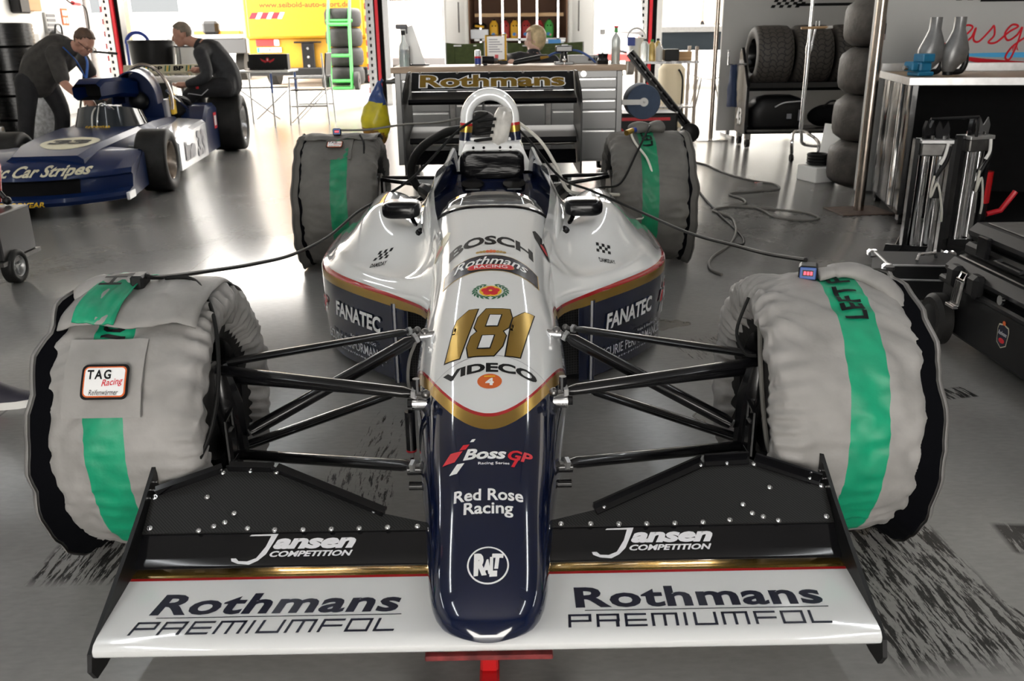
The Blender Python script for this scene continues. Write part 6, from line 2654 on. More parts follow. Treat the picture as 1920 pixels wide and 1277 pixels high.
q.build('motor', t)
q = MB()
q.box((-.02, 0, .022), (.035, .03, .044), 'black_plastic', .006)
q.build('grip', t)
t = thing('notice_board', 'yellow framed sheet of notes standing on the bench', 'notice board', (.0, 6.08, BT))
q = MB()
q.tube([(-.085, 0, .03), (-.085, 0, .235), (.085, 0, .245), (.085, 0, .03)], .011, 'jug_yellow', closed=True)
q.build('frame', t)
q = MB()
q.b2((-.075, .0, .04), (.075, .006, .23), 'van_white')
for k in range(6):
    q.b2((-.06, -.002, .10 + k * .02), (.055 - .02 * (k % 3), .0, .108 + k * .02), 'decal_grey')
q.b2((-.01, -.002, .05), (.02, 0, .08), 'decal_red')
q.build('sheet', t)
q = MB()
q.b2((.03, -.03, 0), (.10, .03, .03), 'black_plastic', .004)
q.build('foot', t)
t = thing('air_gun', 'black air tool with a brass fitting lying on the bench', 'tool', (.29, 5.74, BT))
q = MB()
q.tube([(-.15, 0, .02), (-.05, .0, .035), (.08, .0, .055)], [.018, .024, .028], 'black_plastic', n=12)
q.build('body', t)
q = MB()
q.tube([(.08, 0, .055), (.15, .0, .065)], [.012, .008], 'gold_foil')
q.build('fitting', t)
q = MB()
q.ball((-.16, .0, .03), (.03, .02, .02), 'skin_pale')
q.ball((-.12, .01, .02), (.025, .02, .018), 'black_plastic')
q.build('nozzle', t)
t = thing('bench_vise', 'black bench vise with a blue air hose over it', 'vise', (.57, 5.80, BT))
q = MB()
q.b2((-.08, -.06, 0), (.08, .06, .022), 'black_metal', .004)
q.cyl((0, 0, .02), (0, 0, .10), .035, 'black_metal', .028)
q.build('base', t)
q = MB()
q.b2((-.07, -.05, .10), (.07, .05, .15), 'black_metal', .008)
q.build('jaw', t)
q = MB()
q.cyl((0, -.075, .07), (0, -.075, -.02), .007, 'chrome')
q.ball((0, -.075, .035), .017, 'chrome')
q.build('screw_handle', t)
q = MB()
q.tube(spline([(-.14, .02, .06), (-.08, .03, .09), (.0, .06, .10), (.10, .06, .11), (.2, .03, .07), (.27, .02, .01)]), .009, 'light_blue_plastic')
q.build('air_hose', t)
t = thing('parts_box', 'flat white box printed in black on the bench beside the vise', 'box', (.77, 6.0, BT))
q = MB()
q.b2((-.15, -.05, 0), (.15, .05, .07), 'panel_grey', .003)
flat(q, text_bm('anks', shear=.2, bold=.04, height=.035), 'decal_black', (.06, -.0505, .04), (1, 0, 0), (0, 0, 1))
q.build('box', t)
t = thing('drill_chuck', 'black gear tool with an upright chrome stem on the bench', 'tool', (.895, 5.76, BT))
q = MB()
q.lathe([(0, .001), (0, .045), (.03, .05), (.05, .04), (.085, .045), (.09, .02), (.09, .001)], 'black_metal', 18, 'Z')
q.build('body', t, sharp=30)
q = MB()
q.cyl((-.005, 0, .09), (-.01, 0, .26), .009, 'chrome')
q.b2((-.028, -.018, .235), (.012, .018, .275), 'steel_dark', .003)
q.build('stem', t)
t = thing('fluid_bottle', 'tall clear bottle of pale yellow fluid at the right end of the bench', 'bottle', (1.0, 5.76, BT))
q = MB()
q.lathe([(0, .001), (0, .038), (.19, .040), (.215, .030), (.24, .012), (.255, .012)], 'bottle_clear', 24, 'Z')
q.lathe([(.004, .001), (.004, .036), (.135, .037), (.135, .001)], 'liquid_yellow', 20, 'Z')
q.build('body', t)
q = MB()
q.cyl((0, 0, .25), (0, 0, .285), .014, 'jug_green')
q.cyl((0, 0, .285), (0, 0, .30), .018, 'decal_red')
q.build('cap', t)

# bag hanging on the push handle at the left end
t = thing('plastic_bag', 'yellow and blue plastic bag hanging from the left end of the bench', 'bag', (-1.03, 5.78, .26))
q = MB()


def bagp(u, v):
    a = 2 * PI * u
    r = interp([(0, .03), (.08, .075), (.35, .12), (.6, .10), (.85, .045), (1, .012)], v)
    z = .54 * v
    x = r * math.cos(a) * 1.05 + .05 * v - .03 * math.sin(3 * v)
    return V(x, r * .65 * math.sin(a), z)


q.surf(bagp, 30, 26, 'bag_yellow', mfun=lambda i, j: 'bag_blue' if j + 2.0 * math.sin(i * .21) > 15.5 else ('bag_brown' if j + 3 * math.sin(i * .21 + 1) < 5 else 'bag_yellow'), closed_u=True)
q.noise(.014, 14, 3, .006, 40)
q.build('sack', t, sharp=0)
q = MB()
q.tube([(.055, 0, .52), (.07, -.03, .56), (.075, .02, .545), (.055, 0, .52)], .007, 'bag_blue')
q.build('loop', t)
# paper roll
t = thing('paper_roll', 'big roll of blue wiping paper on a holder at the right end of the bench', 'paper roll', (1.255, 5.80, .60))
q = MB()
q.lathe([(-.0, .03), (0, .142), (.012, .146), (.25, .146), (.26, .03)], 'shirt_charcoal', 40, 'Y')
q.mats = ['paper_roll_blue']
mat('paper_roll_blue', (.045, .07, .12), .75, var=.1)
q.build('roll', t, sharp=40)
q = MB()
q.b2((-.19, -.022, -.022), (.0, -.006, .022), 'white_plastic', .004)
q.cyl((0, -.025, 0), (0, -.002, 0), .036, 'white_plastic', n=20)
q.cyl((0, -.030, 0), (0, -.024, 0), .010, 'steel_dark')
q.build('bracket', t)
# perforated boom of an engine hoist, one wheel in view
t = thing('engine_hoist', 'black perforated boom of a small hoist on wheels beside the paper roll', 'hoist', (1.8, 8.0, 0))
q = MB()
a, b = V(-.37, 0, .96), V(.30, 0, .17)
d = (b - a).normalized()
nrm = V(0, 1, 0).cross(d)
for o_ in (-.03, .03):
    q.tube([a + nrm * o_, b + nrm * o_], .020, 'black_metal', n=6)
q.tube([a + V(0, .03, 0), b + V(0, .03, 0)], .03, 'black_metal', n=6, flat=(1.2, .3))
q.build('boom', t, sharp=30)
for k in range(9):
    pass
q = MB()
for k in range(9):
    p = a.lerp(b, .08 + k * .09)
    q.cyl(p + V(0, -.02, 0), p + V(0, .0, 0), .013, 'chrome', n=10)
q.build('hole_row', t)
q = MB()
q.tube([a + V(-.03, 0, .0), a + V(-.12, 0, .02)], .014, 'steel')
q.build('hook_bar', t)
q = MB()
q.lathe([(-.03, .03), (-.03, .085), (-.015, .105), (.015, .105), (.03, .085), (.03, .03), (.025, .001)], 'rubber', 28, 'Y', Matrix.Translation((.32, -.02, .105)))
q.lathe([(-.032, .001), (-.032, .06), (-.028, .07)], 'black_plastic', 24, 'Y', Matrix.Translation((.32, -.02, .105)))
q.build('wheel', t, sharp=40)
q = MB()
q.b2((-.10, -.03, .10), (-.05, .03, .42), 'black_metal')
q.b2((-.0, -.03, .10), (.03, .03, .32), 'black_metal')
q.b2((-.35, -.04, .06), (.32, .04, .11), 'steel_dark')
q.cyl((-.3, 0, .0), (-.3, 0, .06), .03, 'rubber')
q.build('frame', t)
t = thing('creeper_cart', 'low black and red cart standing beside the right end of the bench', 'cart', (1.42, 7.3, 0))
q = MB()
q.b2((-.25, -.25, .10), (.38, .25, .40), 'black_plastic', .02)
q.build('body', t)
q = MB()
q.b2((-.25, -.262, .33), (.30, -.25, .36), 'decal_red')
q.b2((-.25, -.262, .12), (.30, -.25, .15), 'steel')
q.cyl((-.22, -.26, .2), (-.22, -.27, .2), .07, 'decal_red', n=24)
q.build('trim', t)
for x in (-.18, .32):
    q = MB()
    q.lathe([(-.02, .02), (-.02, .05), (.02, .05), (.02, .02)], 'rubber', 18, 'X', Matrix.Translation((x, -.2, .05)))
    q.b2((x - .03, -.23, .08), (x + .03, -.17, .10), 'steel_dark')
    q.build('caster', t)
# stainless side table with fluids
t = thing('side_table', 'stainless steel side table crowded with bottles of oil', 'table', (2.03, 9.1, 0))
q = MB()
q.b2((-.36, -.25, .81), (.34, .25, .84), 'steel', .004)
q.build('table_top', t)
q = MB()
q.b2((-.33, -.22, .30), (.31, .22, .32), 'steel', .004)
q.build('shelf', t)
for x in (-.33, .31):
    for y in (-.22, .22):
        q = MB()
        q.b2((x - .018, y - .018, 0), (x + .018, y + .018, 1.0 if x > 0 else .82), 'pole_steel')
        q.build('leg', t)


def oil_bottle(label, loc, h, r, m, cap):
    t = thing('oil_bottle', label, 'bottle', loc, group='oil bottles on the side table')
    q = MB()
    q.lathe([(0, .001), (0, r), (h * .7, r), (h * .82, r * .7), (h * .88, r * .35), (h * .92, r * .35)], m, 20, 'Z')
    q.build('body', t, sharp=50)
    q = MB()
    q.cyl((0, 0, h * .90), (0, 0, h), r * .42, cap)
    q.build('cap', t)
    return t


for (x, y, h, r, m, cap, lb) in ((1.74, 8.95, .25, .05, 'bottle_clear', 'decal_navy', 'clear oil bottle at the left end of the side table'), (1.83, 9.0, .24, .045, 'liquid_yellow', 'jug_green', 'yellow oil bottle with a green cap in the middle of the side table'),
                                (1.91, 8.95, .20, .04, 'white_plastic', 'white_plastic', 'small white bottle in front of the black box on the side table'), (1.92, 9.12, .25, .045, 'liquid_yellow', 'black_plastic', 'yellow oil bottle with a black cap behind the others on the side table')):
    oil_bottle(lb, (x, y, .842), h, r, m, cap)
t = thing('parts_bin', 'black open bin at the right end of the side table', 'bin', (2.05, 8.98, .842))
q = MB()
q.b2((-.08, -.08, 0), (.09, .08, .13), 'black_plastic', .006)
q.build('tray', t)
t = thing('cardboard_box', 'small brown cardboard box at the right end of the side table', 'box', (2.22, 9.15, .842))
q = MB()
q.b2((-.12, -.1, 0), (.1, .1, .10), 'cardboard', .003)
q.b2((-.12, -.102, .02), (.1, -.1, .03), 'wood_shelf')
q.build('carton', t)
t = thing('funnel_tub', 'blue and white tub with a curved handle behind the oil bottles', 'tub', (1.68, 9.25, .842))
q = MB()
q.lathe([(0, .001), (0, .07), (.16, .10), (.26, .11), (.26, .10), (.15, .09)], 'white_plastic', 24, 'Z')
q.build('body', t)
q = MB()
q.tube([(.11 * math.cos(PI * k / 12), 0, .25 + .12 * math.sin(PI * k / 12)) for k in range(13)], .012, 'white_plastic')
q.b2((-.12, -.07, .17), (-.03, -.11, .27), 'blue_plastic')
q.build('handle', t)
t = thing('canister', 'tall pale canister standing behind the side table', 'canister', (2.22, 9.75, 0))
q = MB()
q.lathe([(0, .001), (0, .15), (.03, .17), (.72, .17), (.78, .12), (.8, .001)], 'tent_cream', 28, 'Z')
q.build('body', t, sharp=40)
q = MB()
q.tube(spline([(.05, -.18, .72), (.10, -.2, .6), (.10, -.2, .3), (.11, -.2, .2)]), .012, 'cable_black')
q.build('hose', t)
# camp chairs behind the bench


def camp_chair(label, loc, rz, wd):
    t = thing('camp_chair', label, 'chair', loc, rz, group='olive camp chairs behind the bench')
    q = MB()
    q.surf(lambda u, v: V(lerp(-wd / 2, wd / 2, u), .02 * math.sin(PI * u), .62 + .46 * v - .015 * math.sin(PI * u) * v), 12, 6, 'canvas_olive')
    q.solidify(.012)
    q.b2((-wd * .28, -.014, .78), (wd * .28, -.004, 1.03), 'canvas_olive', .004)
    q.b2((-wd * .30, -.02, 1.04), (-wd * .1, -.010, 1.055), 'van_white')
    q.b2((wd * .22, -.02, 1.04), (wd * .30, -.010, 1.055), 'van_white')
    q.build('backrest', t, sharp=30)
    q = MB()
    q.b2((-wd / 2, .0, .44), (wd / 2, .48, .46), 'canvas_olive')
    q.build('seat', t)
    for s_ in (-1, 1):
        q = MB()
        q.tube([(s_ * wd / 2, .0, 1.08), (s_ * wd / 2, .0, .45), (s_ * wd / 2, .5, .0)], .013, 'aluminium')
        q.tube([(s_ * wd / 2, .5, .62), (s_ * wd / 2, .5, .45), (s_ * wd / 2, -.02, .0)], .013, 'aluminium')
        q.tube([(s_ * wd / 2, 0, .62), (s_ * wd / 2, .5, .62)], .016, 'black_plastic')
        q.build('side_frame', t)
    return t


camp_chair('olive camp chair, empty, at the left behind the bench', (-.35, 8.35, 0), 0, .42)
camp_chair('wide olive camp chair right behind the blond person', (.50, 7.62, 0), 0, .78)

# ================================================================== RIGHT SIDE
# rack of treaded tyres
t = thing('tyre_rack', 'black wheeled tyre rack numbered 43 holding treaded tyres', 'rack', (3.2, 7.62, 0))
q = MB()
q.b2((-.62, -.18, .14), (.95, .22, .19), 'black_metal', .004)
q.b2((-.60, -.185, .165), (.95, -.175, .185), 'steel_dark')
q.build('tray', t)
for x in (-.63, .95):
    q = MB()
    q.prism([(-.18, .14), (.22, .14), (.22, .62), (.18, .95), (.12, 1.0), (-.10, .72), (-.18, .62)], .03, 'black_metal', Matrix.Translation((x, 0, 0)) @ Matrix(((0, 0, 1, 0), (1, 0, 0, 0), (0, 1, 0, 0), (0, 0, 0, 1))))
    if x < 0:
        flat(q, text_bm('43', bold=.04, width=.20, height=.17), 'decal_white', (x - .001, .06, .31), (0, -1, 0), (0, 0, 1), .001)
    q.build('side_plate', t, sharp=30)
q = MB()
q.b2((-.60, -.16, .60), (.95, -.10, .66), 'black_metal', .004)
q.b2((-.60, .14, .60), (.95, .20, .66), 'black_metal', .004)
q.b2((-.60, -.10, .57), (.95, .14, .60), 'black_matt')
q.build('rail', t)
q = MB()
q.tube([(-.63, -.1, .84), (-.82, -.1, .84), (-.82, -.1, .98)], .010, 'steel')
q.build('handle', t)
for x in (-.58, .9):
    for y in (-.15, .18):
        q = MB()
        q.lathe([(-.02, .02), (-.02, .048), (.02, .048), (.02, .02)], 'rubber', 18, 'X', Matrix.Translation((x, y, .048)))
        q.b2((x - .028, y - .03, .08), (x + .028, y + .03, .14), 'chrome')
        q.build('caster', t)


def tread_material():
    m, t_, b = new_mat('rubber_tread')
    tc = t_.nodes.new('ShaderNodeTexCoord')
    sp = t_.nodes.new('ShaderNodeSeparateXYZ')
    t_.links.new(tc.outputs['Object'], sp.inputs[0])
    ang = mnode(t_, 'ARCTAN2', sp.outputs[2], sp.outputs[1])
    ax = mnode(t_, 'ABSOLUTE', sp.outputs[0])
    wob = mnode(t_, 'MULTIPLY', mnode(t_, 'SINE', mnode(t_, 'MULTIPLY', ax, 45)), .35)
    f1 = mnode(t_, 'FRACT', mnode(t_, 'ADD', mnode(t_, 'MULTIPLY', ang, 5.1), mnode(t_, 'ADD', mnode(t_, 'MULTIPLY', ax, 5.5), wob)))
    f2 = mnode(t_, 'FRACT', mnode(t_, 'ADD', mnode(t_, 'MULTIPLY', sp.outputs[0], 14), mnode(t_, 'MULTIPLY', mnode(t_, 'SINE', mnode(t_, 'MULTIPLY', ang, 32)), .12)))
    rad = mnode(t_, 'SQRT', mnode(t_, 'ADD', mnode(t_, 'MULTIPLY', sp.outputs[1], sp.outputs[1]), mnode(t_, 'MULTIPLY', sp.outputs[2], sp.outputs[2])))
    k = mnode(t_, 'MULTIPLY', mnode(t_, 'MAXIMUM', mnode(t_, 'LESS_THAN', f1, .16), mnode(t_, 'LESS_THAN', f2, .13)), mnode(t_, 'GREATER_THAN', rad, .272))
    mx = t_.nodes.new('ShaderNodeMix')
    mx.data_type = 'RGBA'
    mx.inputs[6].default_value = (.055, .048, .042, 1)
    mx.inputs[7].default_value = (.006, .006, .006, 1)
    t_.links.new(k, mx.inputs[0])
    t_.links.new(mx.outputs[2], b.inputs['Base Color'])
    b.inputs['Roughness'].default_value = .6
    bp = t_.nodes.new('ShaderNodeBump')
    bp.inputs['Strength'].default_value = .8
    bp.inputs['Distance'].default_value = .01
    bp.invert = True
    t_.links.new(k, bp.inputs['Height'])
    t_.links.new(bp.outputs[0], b.inputs['Normal'])


tread_material()


def wet_tyre(label, loc):
    t = thing('tyre', label, 'tyre', loc, group='treaded tyres on the rack')
    q = MB()
    h, R_ = .19, .30
    q.lathe([(-h * .8, R_ * .58), (-h * .97, R_ * .66), (-h, R_ * .8), (-h * .94, R_ * .92), (-h * .8, R_ * .985), (-h * .4, R_), (h * .4, R_), (h * .8, R_ * .985), (h * .94, R_ * .92), (h, R_ * .8), (h * .97, R_ * .66), (h * .8, R_ * .58)], 'rubber_tread', 56)
    q.build('tyre', t, sharp=50)
    q = MB()
    q.lathe([(-h * .8, R_ * .59), (-h * .9, R_ * .57), (-h * .2, R_ * .5), (-h * .1, .05), (-h * .1, .001)], 'black_metal', 32)
    q.lathe([(h * .8, R_ * .59), (h * .9, R_ * .57), (h * .2, R_ * .5)], 'black_metal', 32)
    q.build('rim', t, sharp=40)
    return t


w0 = wet_tyre('treaded tyre at the left end of the rack', (2.83, 7.64, .915))
again(w0, 'treaded tyre in the middle of the rack', (3.235, 7.64, .915), rot=(.5, 0, 0))
again(w0, 'treaded tyre at the right end of the rack', (3.64, 7.64, .915), rot=(1.1, 0, 0))
t = thing('holdall', 'black holdall with small white marks on the lower shelf of the rack', 'bag', (2.93, 7.62, .192))
q = MB()
R = []
for (z, k) in ((0, .94), (.03, 1), (.18, 1), (.25, .97), (.30, .8), (.33, .45)):
    R.append([V(.29 * k * math.copysign(abs(math.cos(a)) ** .4, math.cos(a)) + (.02 if z > .2 else 0), .16 * k * math.copysign(abs(math.sin(a)) ** .5, math.sin(a)), z) for a in [2 * PI * j / 28 for j in range(28)]])
q.rings(R, 'black_plastic', cap0=True, cap1=True)
q.noise(.012, 7, 3)
q.build('body', t, sharp=0)
q = MB()
q.b2((.08, -.172, .10), (.13, -.164, .15), 'decal_grey')
q.b2((.20, -.172, .08), (.225, -.164, .19), 'decal_grey')
q.tube(spline([(-.05, -.17, .22), (.03, -.18, .26), (.12, -.175, .27), (.27, -.16, .275)]), .007, 'decal_silver')
q.build('piping', t)
t = thing('holdall', 'smaller black holdall at the right of the lower rack shelf', 'bag', (3.52, 7.62, .192))
q = MB()
q.ball((0, 0, .11), (.24, .15, .12), 'black_matt', 20)
for v in q.bm.verts:
    v.co.z = max(0.0, v.co.z)
q.noise(.015, 8, 6)
for v in q.bm.verts:
    v.co.z = max(0.0, v.co.z)
q.build('body', t, sharp=0)
q = MB()
q.tube(spline([(-.1, -.05, .2), (-.03, -.06, .26), (.05, -.06, .26), (.1, -.05, .2)]), .01, 'black_plastic')
q.build('handle', t)
t = thing('jacket', 'dark blue jacket hanging on the handle of the tyre rack', 'jacket', (2.44, 7.52, .52))
q = MB()
q.surf(lambda u, v: V(.05 * math.cos(2 * PI * u) * (1.1 - .5 * v), .10 * math.sin(2 * PI * u) * (1.1 - .6 * v), -.10 + .42 * v), 20, 10, 'denim_blue', closed_u=True)
q.noise(.012, 16, 2)
q.build('cloth', t, sharp=0)
# chrome drip stand on a castered base
t = thing('utility_stand', 'chrome pole stand on small casters in front of the tyre rack', 'stand', (2.84, 6.45, 0))
q = MB()
q.cyl((0, 0, .26), (0, 0, 1.05), .020, 'chrome', n=18)
q.cyl((0, 0, 1.0), (0, 0, 2.1), .016, 'chrome', n=18)
q.cyl((0, 0, .96), (0, 0, 1.03), .025, 'chrome', n=18)
q.build('pole', t)
q = MB()
q.tube([(-.09, -.02, 1.18), (.18, .0, 1.185)], .011, 'wood_shelf')
q.tube([(.14, 0, 1.183), (.2, 0, 1.186)], .013, 'white_plastic')
for x in (.05, .08):
    q.tube([(x, 0, 1.18), (x, 0, 1.24)], .005, 'steel')
q.tube([(.05, 0, 1.17), (.02, 0, .98)], .012, 'steel')
q.build('crossbar', t)
q = MB()
q.tube(spline([(-.10, -.10, .07), (-.10, -.08, .20), (-.07, -.02, .26), (.0, .0, .27), (.05, -.08, .25), (.07, -.30, .20), (.07, -.33, .08)], 6), .016, 'chrome')
q.tube(spline([(0, 0, .27), (.05, .12, .22), (.12, .25, .12), (.3, .3, .09)], 6), .016, 'chrome')
q.build('base', t)
for (x, y) in ((-.10, -.10), (.07, -.33), (.3, .3)):
    q = MB()
    q.lathe([(-.014, .01), (-.014, .034), (.014, .034), (.014, .01)], 'rubber', 16, 'X', Matrix.Translation((x, y, .034)))
    q.cyl((x, y, .05), (x, y, .09), .014, 'black_plastic')
    q.build('caster', t)
# stack of worn slicks half behind the partition
names2 = ['lowest', 'second from the floor', 'third from the floor', 'topmost']


def worn(label):
    t = thing('tyre', label, 'tyre', (0, 0, 0), group='worn slicks stacked behind the partition')
    q = MB()
    h, R_ = .172, .315
    q.lathe([(-h * .9, R_ * .5), (-h, R_ * .62), (-h * .97, R_ * .76), (-h * .84, R_ * .87), (-h * .72, R_ * .95), (-h * .5, R_ * .99), (0, R_), (h * .5, R_ * .985), (h * .70, R_ * .94), (h * .80, R_ * .86), (h * .95, R_ * .76), (h, R_ * .62), (h * .9, R_ * .5)], 'rubber_worn', 48, 'Z')
    q.build('tyre', t, sharp=0)
    q = MB()
    q.lathe([(-h * .9, R_ * .56), (0, R_ * .5), (h * .9, R_ * .56)], 'steel_dark', 32, 'Z')
    q.build('rim', t)
    return t


w1 = worn('worn slick tyre, lowest of the stack beside the steel pole')
for k in range(4):
    p = (2.925 + .008 * k, 5.02, .173 + k * .346)
    if k == 0:
        w1.location = p
    else:
        again(w1, 'worn slick tyre, %s of the stack beside the steel pole' % names2[k], p, k * 1.3)
# steel poles on plates


def pole(label, x, y, r, h, plate, m):
    t = thing('barrier_pole', label, 'pole', (x, y, 0))
    q = MB()
    q.cyl((0, 0, .008), (0, 0, h), r, 'pole_steel', n=24)
    q.build('post', t)
    q = MB()
    q.box((0, 0, .004), plate, m, .002, Matrix.Rotation(.1, 3, 'Z'))
    q.build('base_plate', t)
    return t


pole('thick steel pole on a rusty plate beside the stack of worn slicks', 2.44, 3.92, .033, 2.4, (.36, .30, .008), 'rusty_plate')
pole('thin steel pole on a flat plate at the left end of the grey partition', 2.40, 8.2, .025, 2.4, (.34, .22, .008), 'steel')
pole('steel pole at the right edge beside the black cases', 2.80, 2.45, .028, .80, (.2, .2, .008), 'steel')
# white case with coiled cable
t = thing('equipment_case', 'open white case with a black coiled cable beside the worn slicks', 'case', (2.60, 5.25, 0), .35)
q = MB()
q.b2((-.10, -.12, 0), (.10, .12, .12), 'van_white', .005)
q.build('body', t)
q = MB()
q.box((.125, 0, .22), (.02, .26, .44), 'van_white', .005, Matrix.Rotation(.12, 3, 'Y'))
q.build('lid', t)
q = MB()
for k in range(4):
    q.tube([(.07 * math.cos(2 * PI * i / 18) - .0, .08 * math.sin(2 * PI * i / 18), .14 + k * .022) for i in range(18)], .013, 'cable_black', closed=True)
q.build('coiled_cable', t)

# bench at the right
RB = Matrix.Rotation(-.22, 4, 'Z')
t = thing('work_bench', 'dark bench with an aluminium edged plywood top at the right', 'workbench', (2.46, 3.42, 0), -.22)
q = MB()
q.b2((.0, .0, .855), (2.2, 1.0, .885), 'plywood_oiled', .002)
q.build('worktop', t)
q = MB()
q.b2((-.012, -.012, .845), (2.2, .0, .89), 'aluminium', .002)
q.b2((-.012, .0, .845), (.0, 1.0, .89), 'aluminium', .002)
q.b2((.0, .98, .885), (2.2, 1.0, .94), 'aluminium', .002)
q.build('edge_trim', t)
q = MB()
q.b2((.02, .02, .07), (.05, .98, .845), 'black_metal')
q.b2((.05, .95, .07), (2.1, .98, .845), 'black_matt')
q.b2((.05, .03, .05), (2.1, .95, .08), 'black_matt')
q.b2((2.1, .02, .07), (2.13, .98, .845), 'black_metal')
q.b2((.05, .03, .835), (2.1, .95, .85), 'black_matt')
q.build('body', t)
for (y0, y1, m) in ((.02, .20, 'black_gloss'), (.24, .36, 'chrome'), (.40, .66, 'black_metal'), (.72, .95, 'black_gloss')):
    q = MB()
    q.surf(lambda u, v: V(.018 - .014 * math.sin(PI * u), lerp(y0, y1, u), lerp(.09, .84, v) + .0), 8, 4, m)
    q.build('side_panel', t)
for y in (.08, .9):
    q = MB()
    q.lathe([(-.02, .01), (-.02, .035), (.02, .035), (.02, .01)], 'rubber', 16, 'X', Matrix.Translation((.06, y, .035)))
    q.b2((.03, y - .02, .03), (.09, y + .02, .07), 'steel')
    q.build('caster', t)
# on it
t = thing('bench_vise', 'blue vise on the corner of the dark bench', 'vise', (2.61, 3.66, .887), .3)
q = MB()
q.b2((-.05, -.05, 0), (.07, .05, .025), 'vise_blue', .006)
q.b2((-.03, -.04, .025), (.06, .04, .08), 'vise_blue', .01)
q.build('base', t)
q = MB()
q.b2((-.02, -.045, .08), (.07, .045, .13), 'vise_blue', .006)
q.b2((-.09, -.04, .03), (-.045, .04, .085), 'vise_blue', .008)
q.build('jaw', t)
q = MB()
q.cyl((-.12, 0, .05), (-.03, 0, .05), .012, 'steel')
q.build('screw', t)


def funnel(label, loc, rz):
    t = thing('fuel_filler', label, 'fuel filler', loc, rz, group='grey fuel fillers on the dark bench')
    q = MB()
    R = []
    for (z, w_, d_, x) in ((.34, .036, .036, .0), (.27, .036, .036, .0), (.22, .055, .05, .0), (.15, .085, .06, -.005), (.09, .080, .055, -.01), (.05, .055, .04, -.03), (.02, .035, .03, -.04)):
        R.append([V(x + w_ * math.cos(a), d_ * math.sin(a), z) for a in [2 * PI * j / 24 for j in range(24)]])
    q.rings(R, 'grey_funnel', cap0=True, cap1=True)
    q.build('body', t, sharp=50)
    q = MB()
    q.tube(spline([(.07, 0, .13), (.075, 0, .07), (.055, 0, .025), (.02, 0, .018), (-.03, 0, .02)], 6), .018, 'black_plastic', n=10)
    q.build('grip', t)
    q = MB()
    q.cyl((-.04, 0, 0), (-.04, 0, .03), .03, 'black_plastic')
    q.build('valve', t)
    return t


f0 = funnel('grey bottle shaped fuel filler next to the blue vise', (2.72, 3.76, .887), .1)
again(f0, 'grey bottle shaped fuel filler, the farther from the blue vise', (2.86, 3.74, .887), .2)
t = thing('air_hose', 'black air hose with a metal coupling hanging in front of the partition', 'hose', (2.71, 4.5, 1.1))
q = MB()
q.tube(spline([(0, 0, 1.3), (0, 0, .8), (-.01, 0, .3), (0, 0, .10)]), .009, 'cable_black')
q.tube([(-.2, 0, .36), (-.02, 0, .31)], .013, 'cable_black')
q.build('hose', t)
q = MB()
q.cyl((0, 0, .10), (0, 0, .02), .012, 'black_plastic')
q.cyl((0, 0, .03), (0, 0, -.01), .015, 'chrome')
q.build('coupling', t)
t = thing('cordless_drill', 'red cordless drill in the shade under the dark bench', 'drill', (2.82, 3.12, .10))
q = MB()
q.cyl((0, 0, .10), (0, 0, .28), .05, 'jack_red', n=18)
q.cyl((0, 0, .0), (0, 0, .10), .042, 'black_plastic', n=18)
q.build('body', t)
q = MB()
q.tube([(.05, 0, .03), (.13, 0, .05), (.20, 0, .16)], .016, 'decal_red')
q.build('hose', t)
t = thing('low_shelf', 'low black shelf box under the dark bench', 'box', (2.95, 3.13, 0))
q = MB()
q.b2((-.25, -.12, 0), (.35, .12, .098), 'black_matt', .005)
q.build('body', t)
q = MB()
q.b2((-.25, -.124, .085), (.35, -.118, .095), 'steel_dark')
q.build('edge', t)


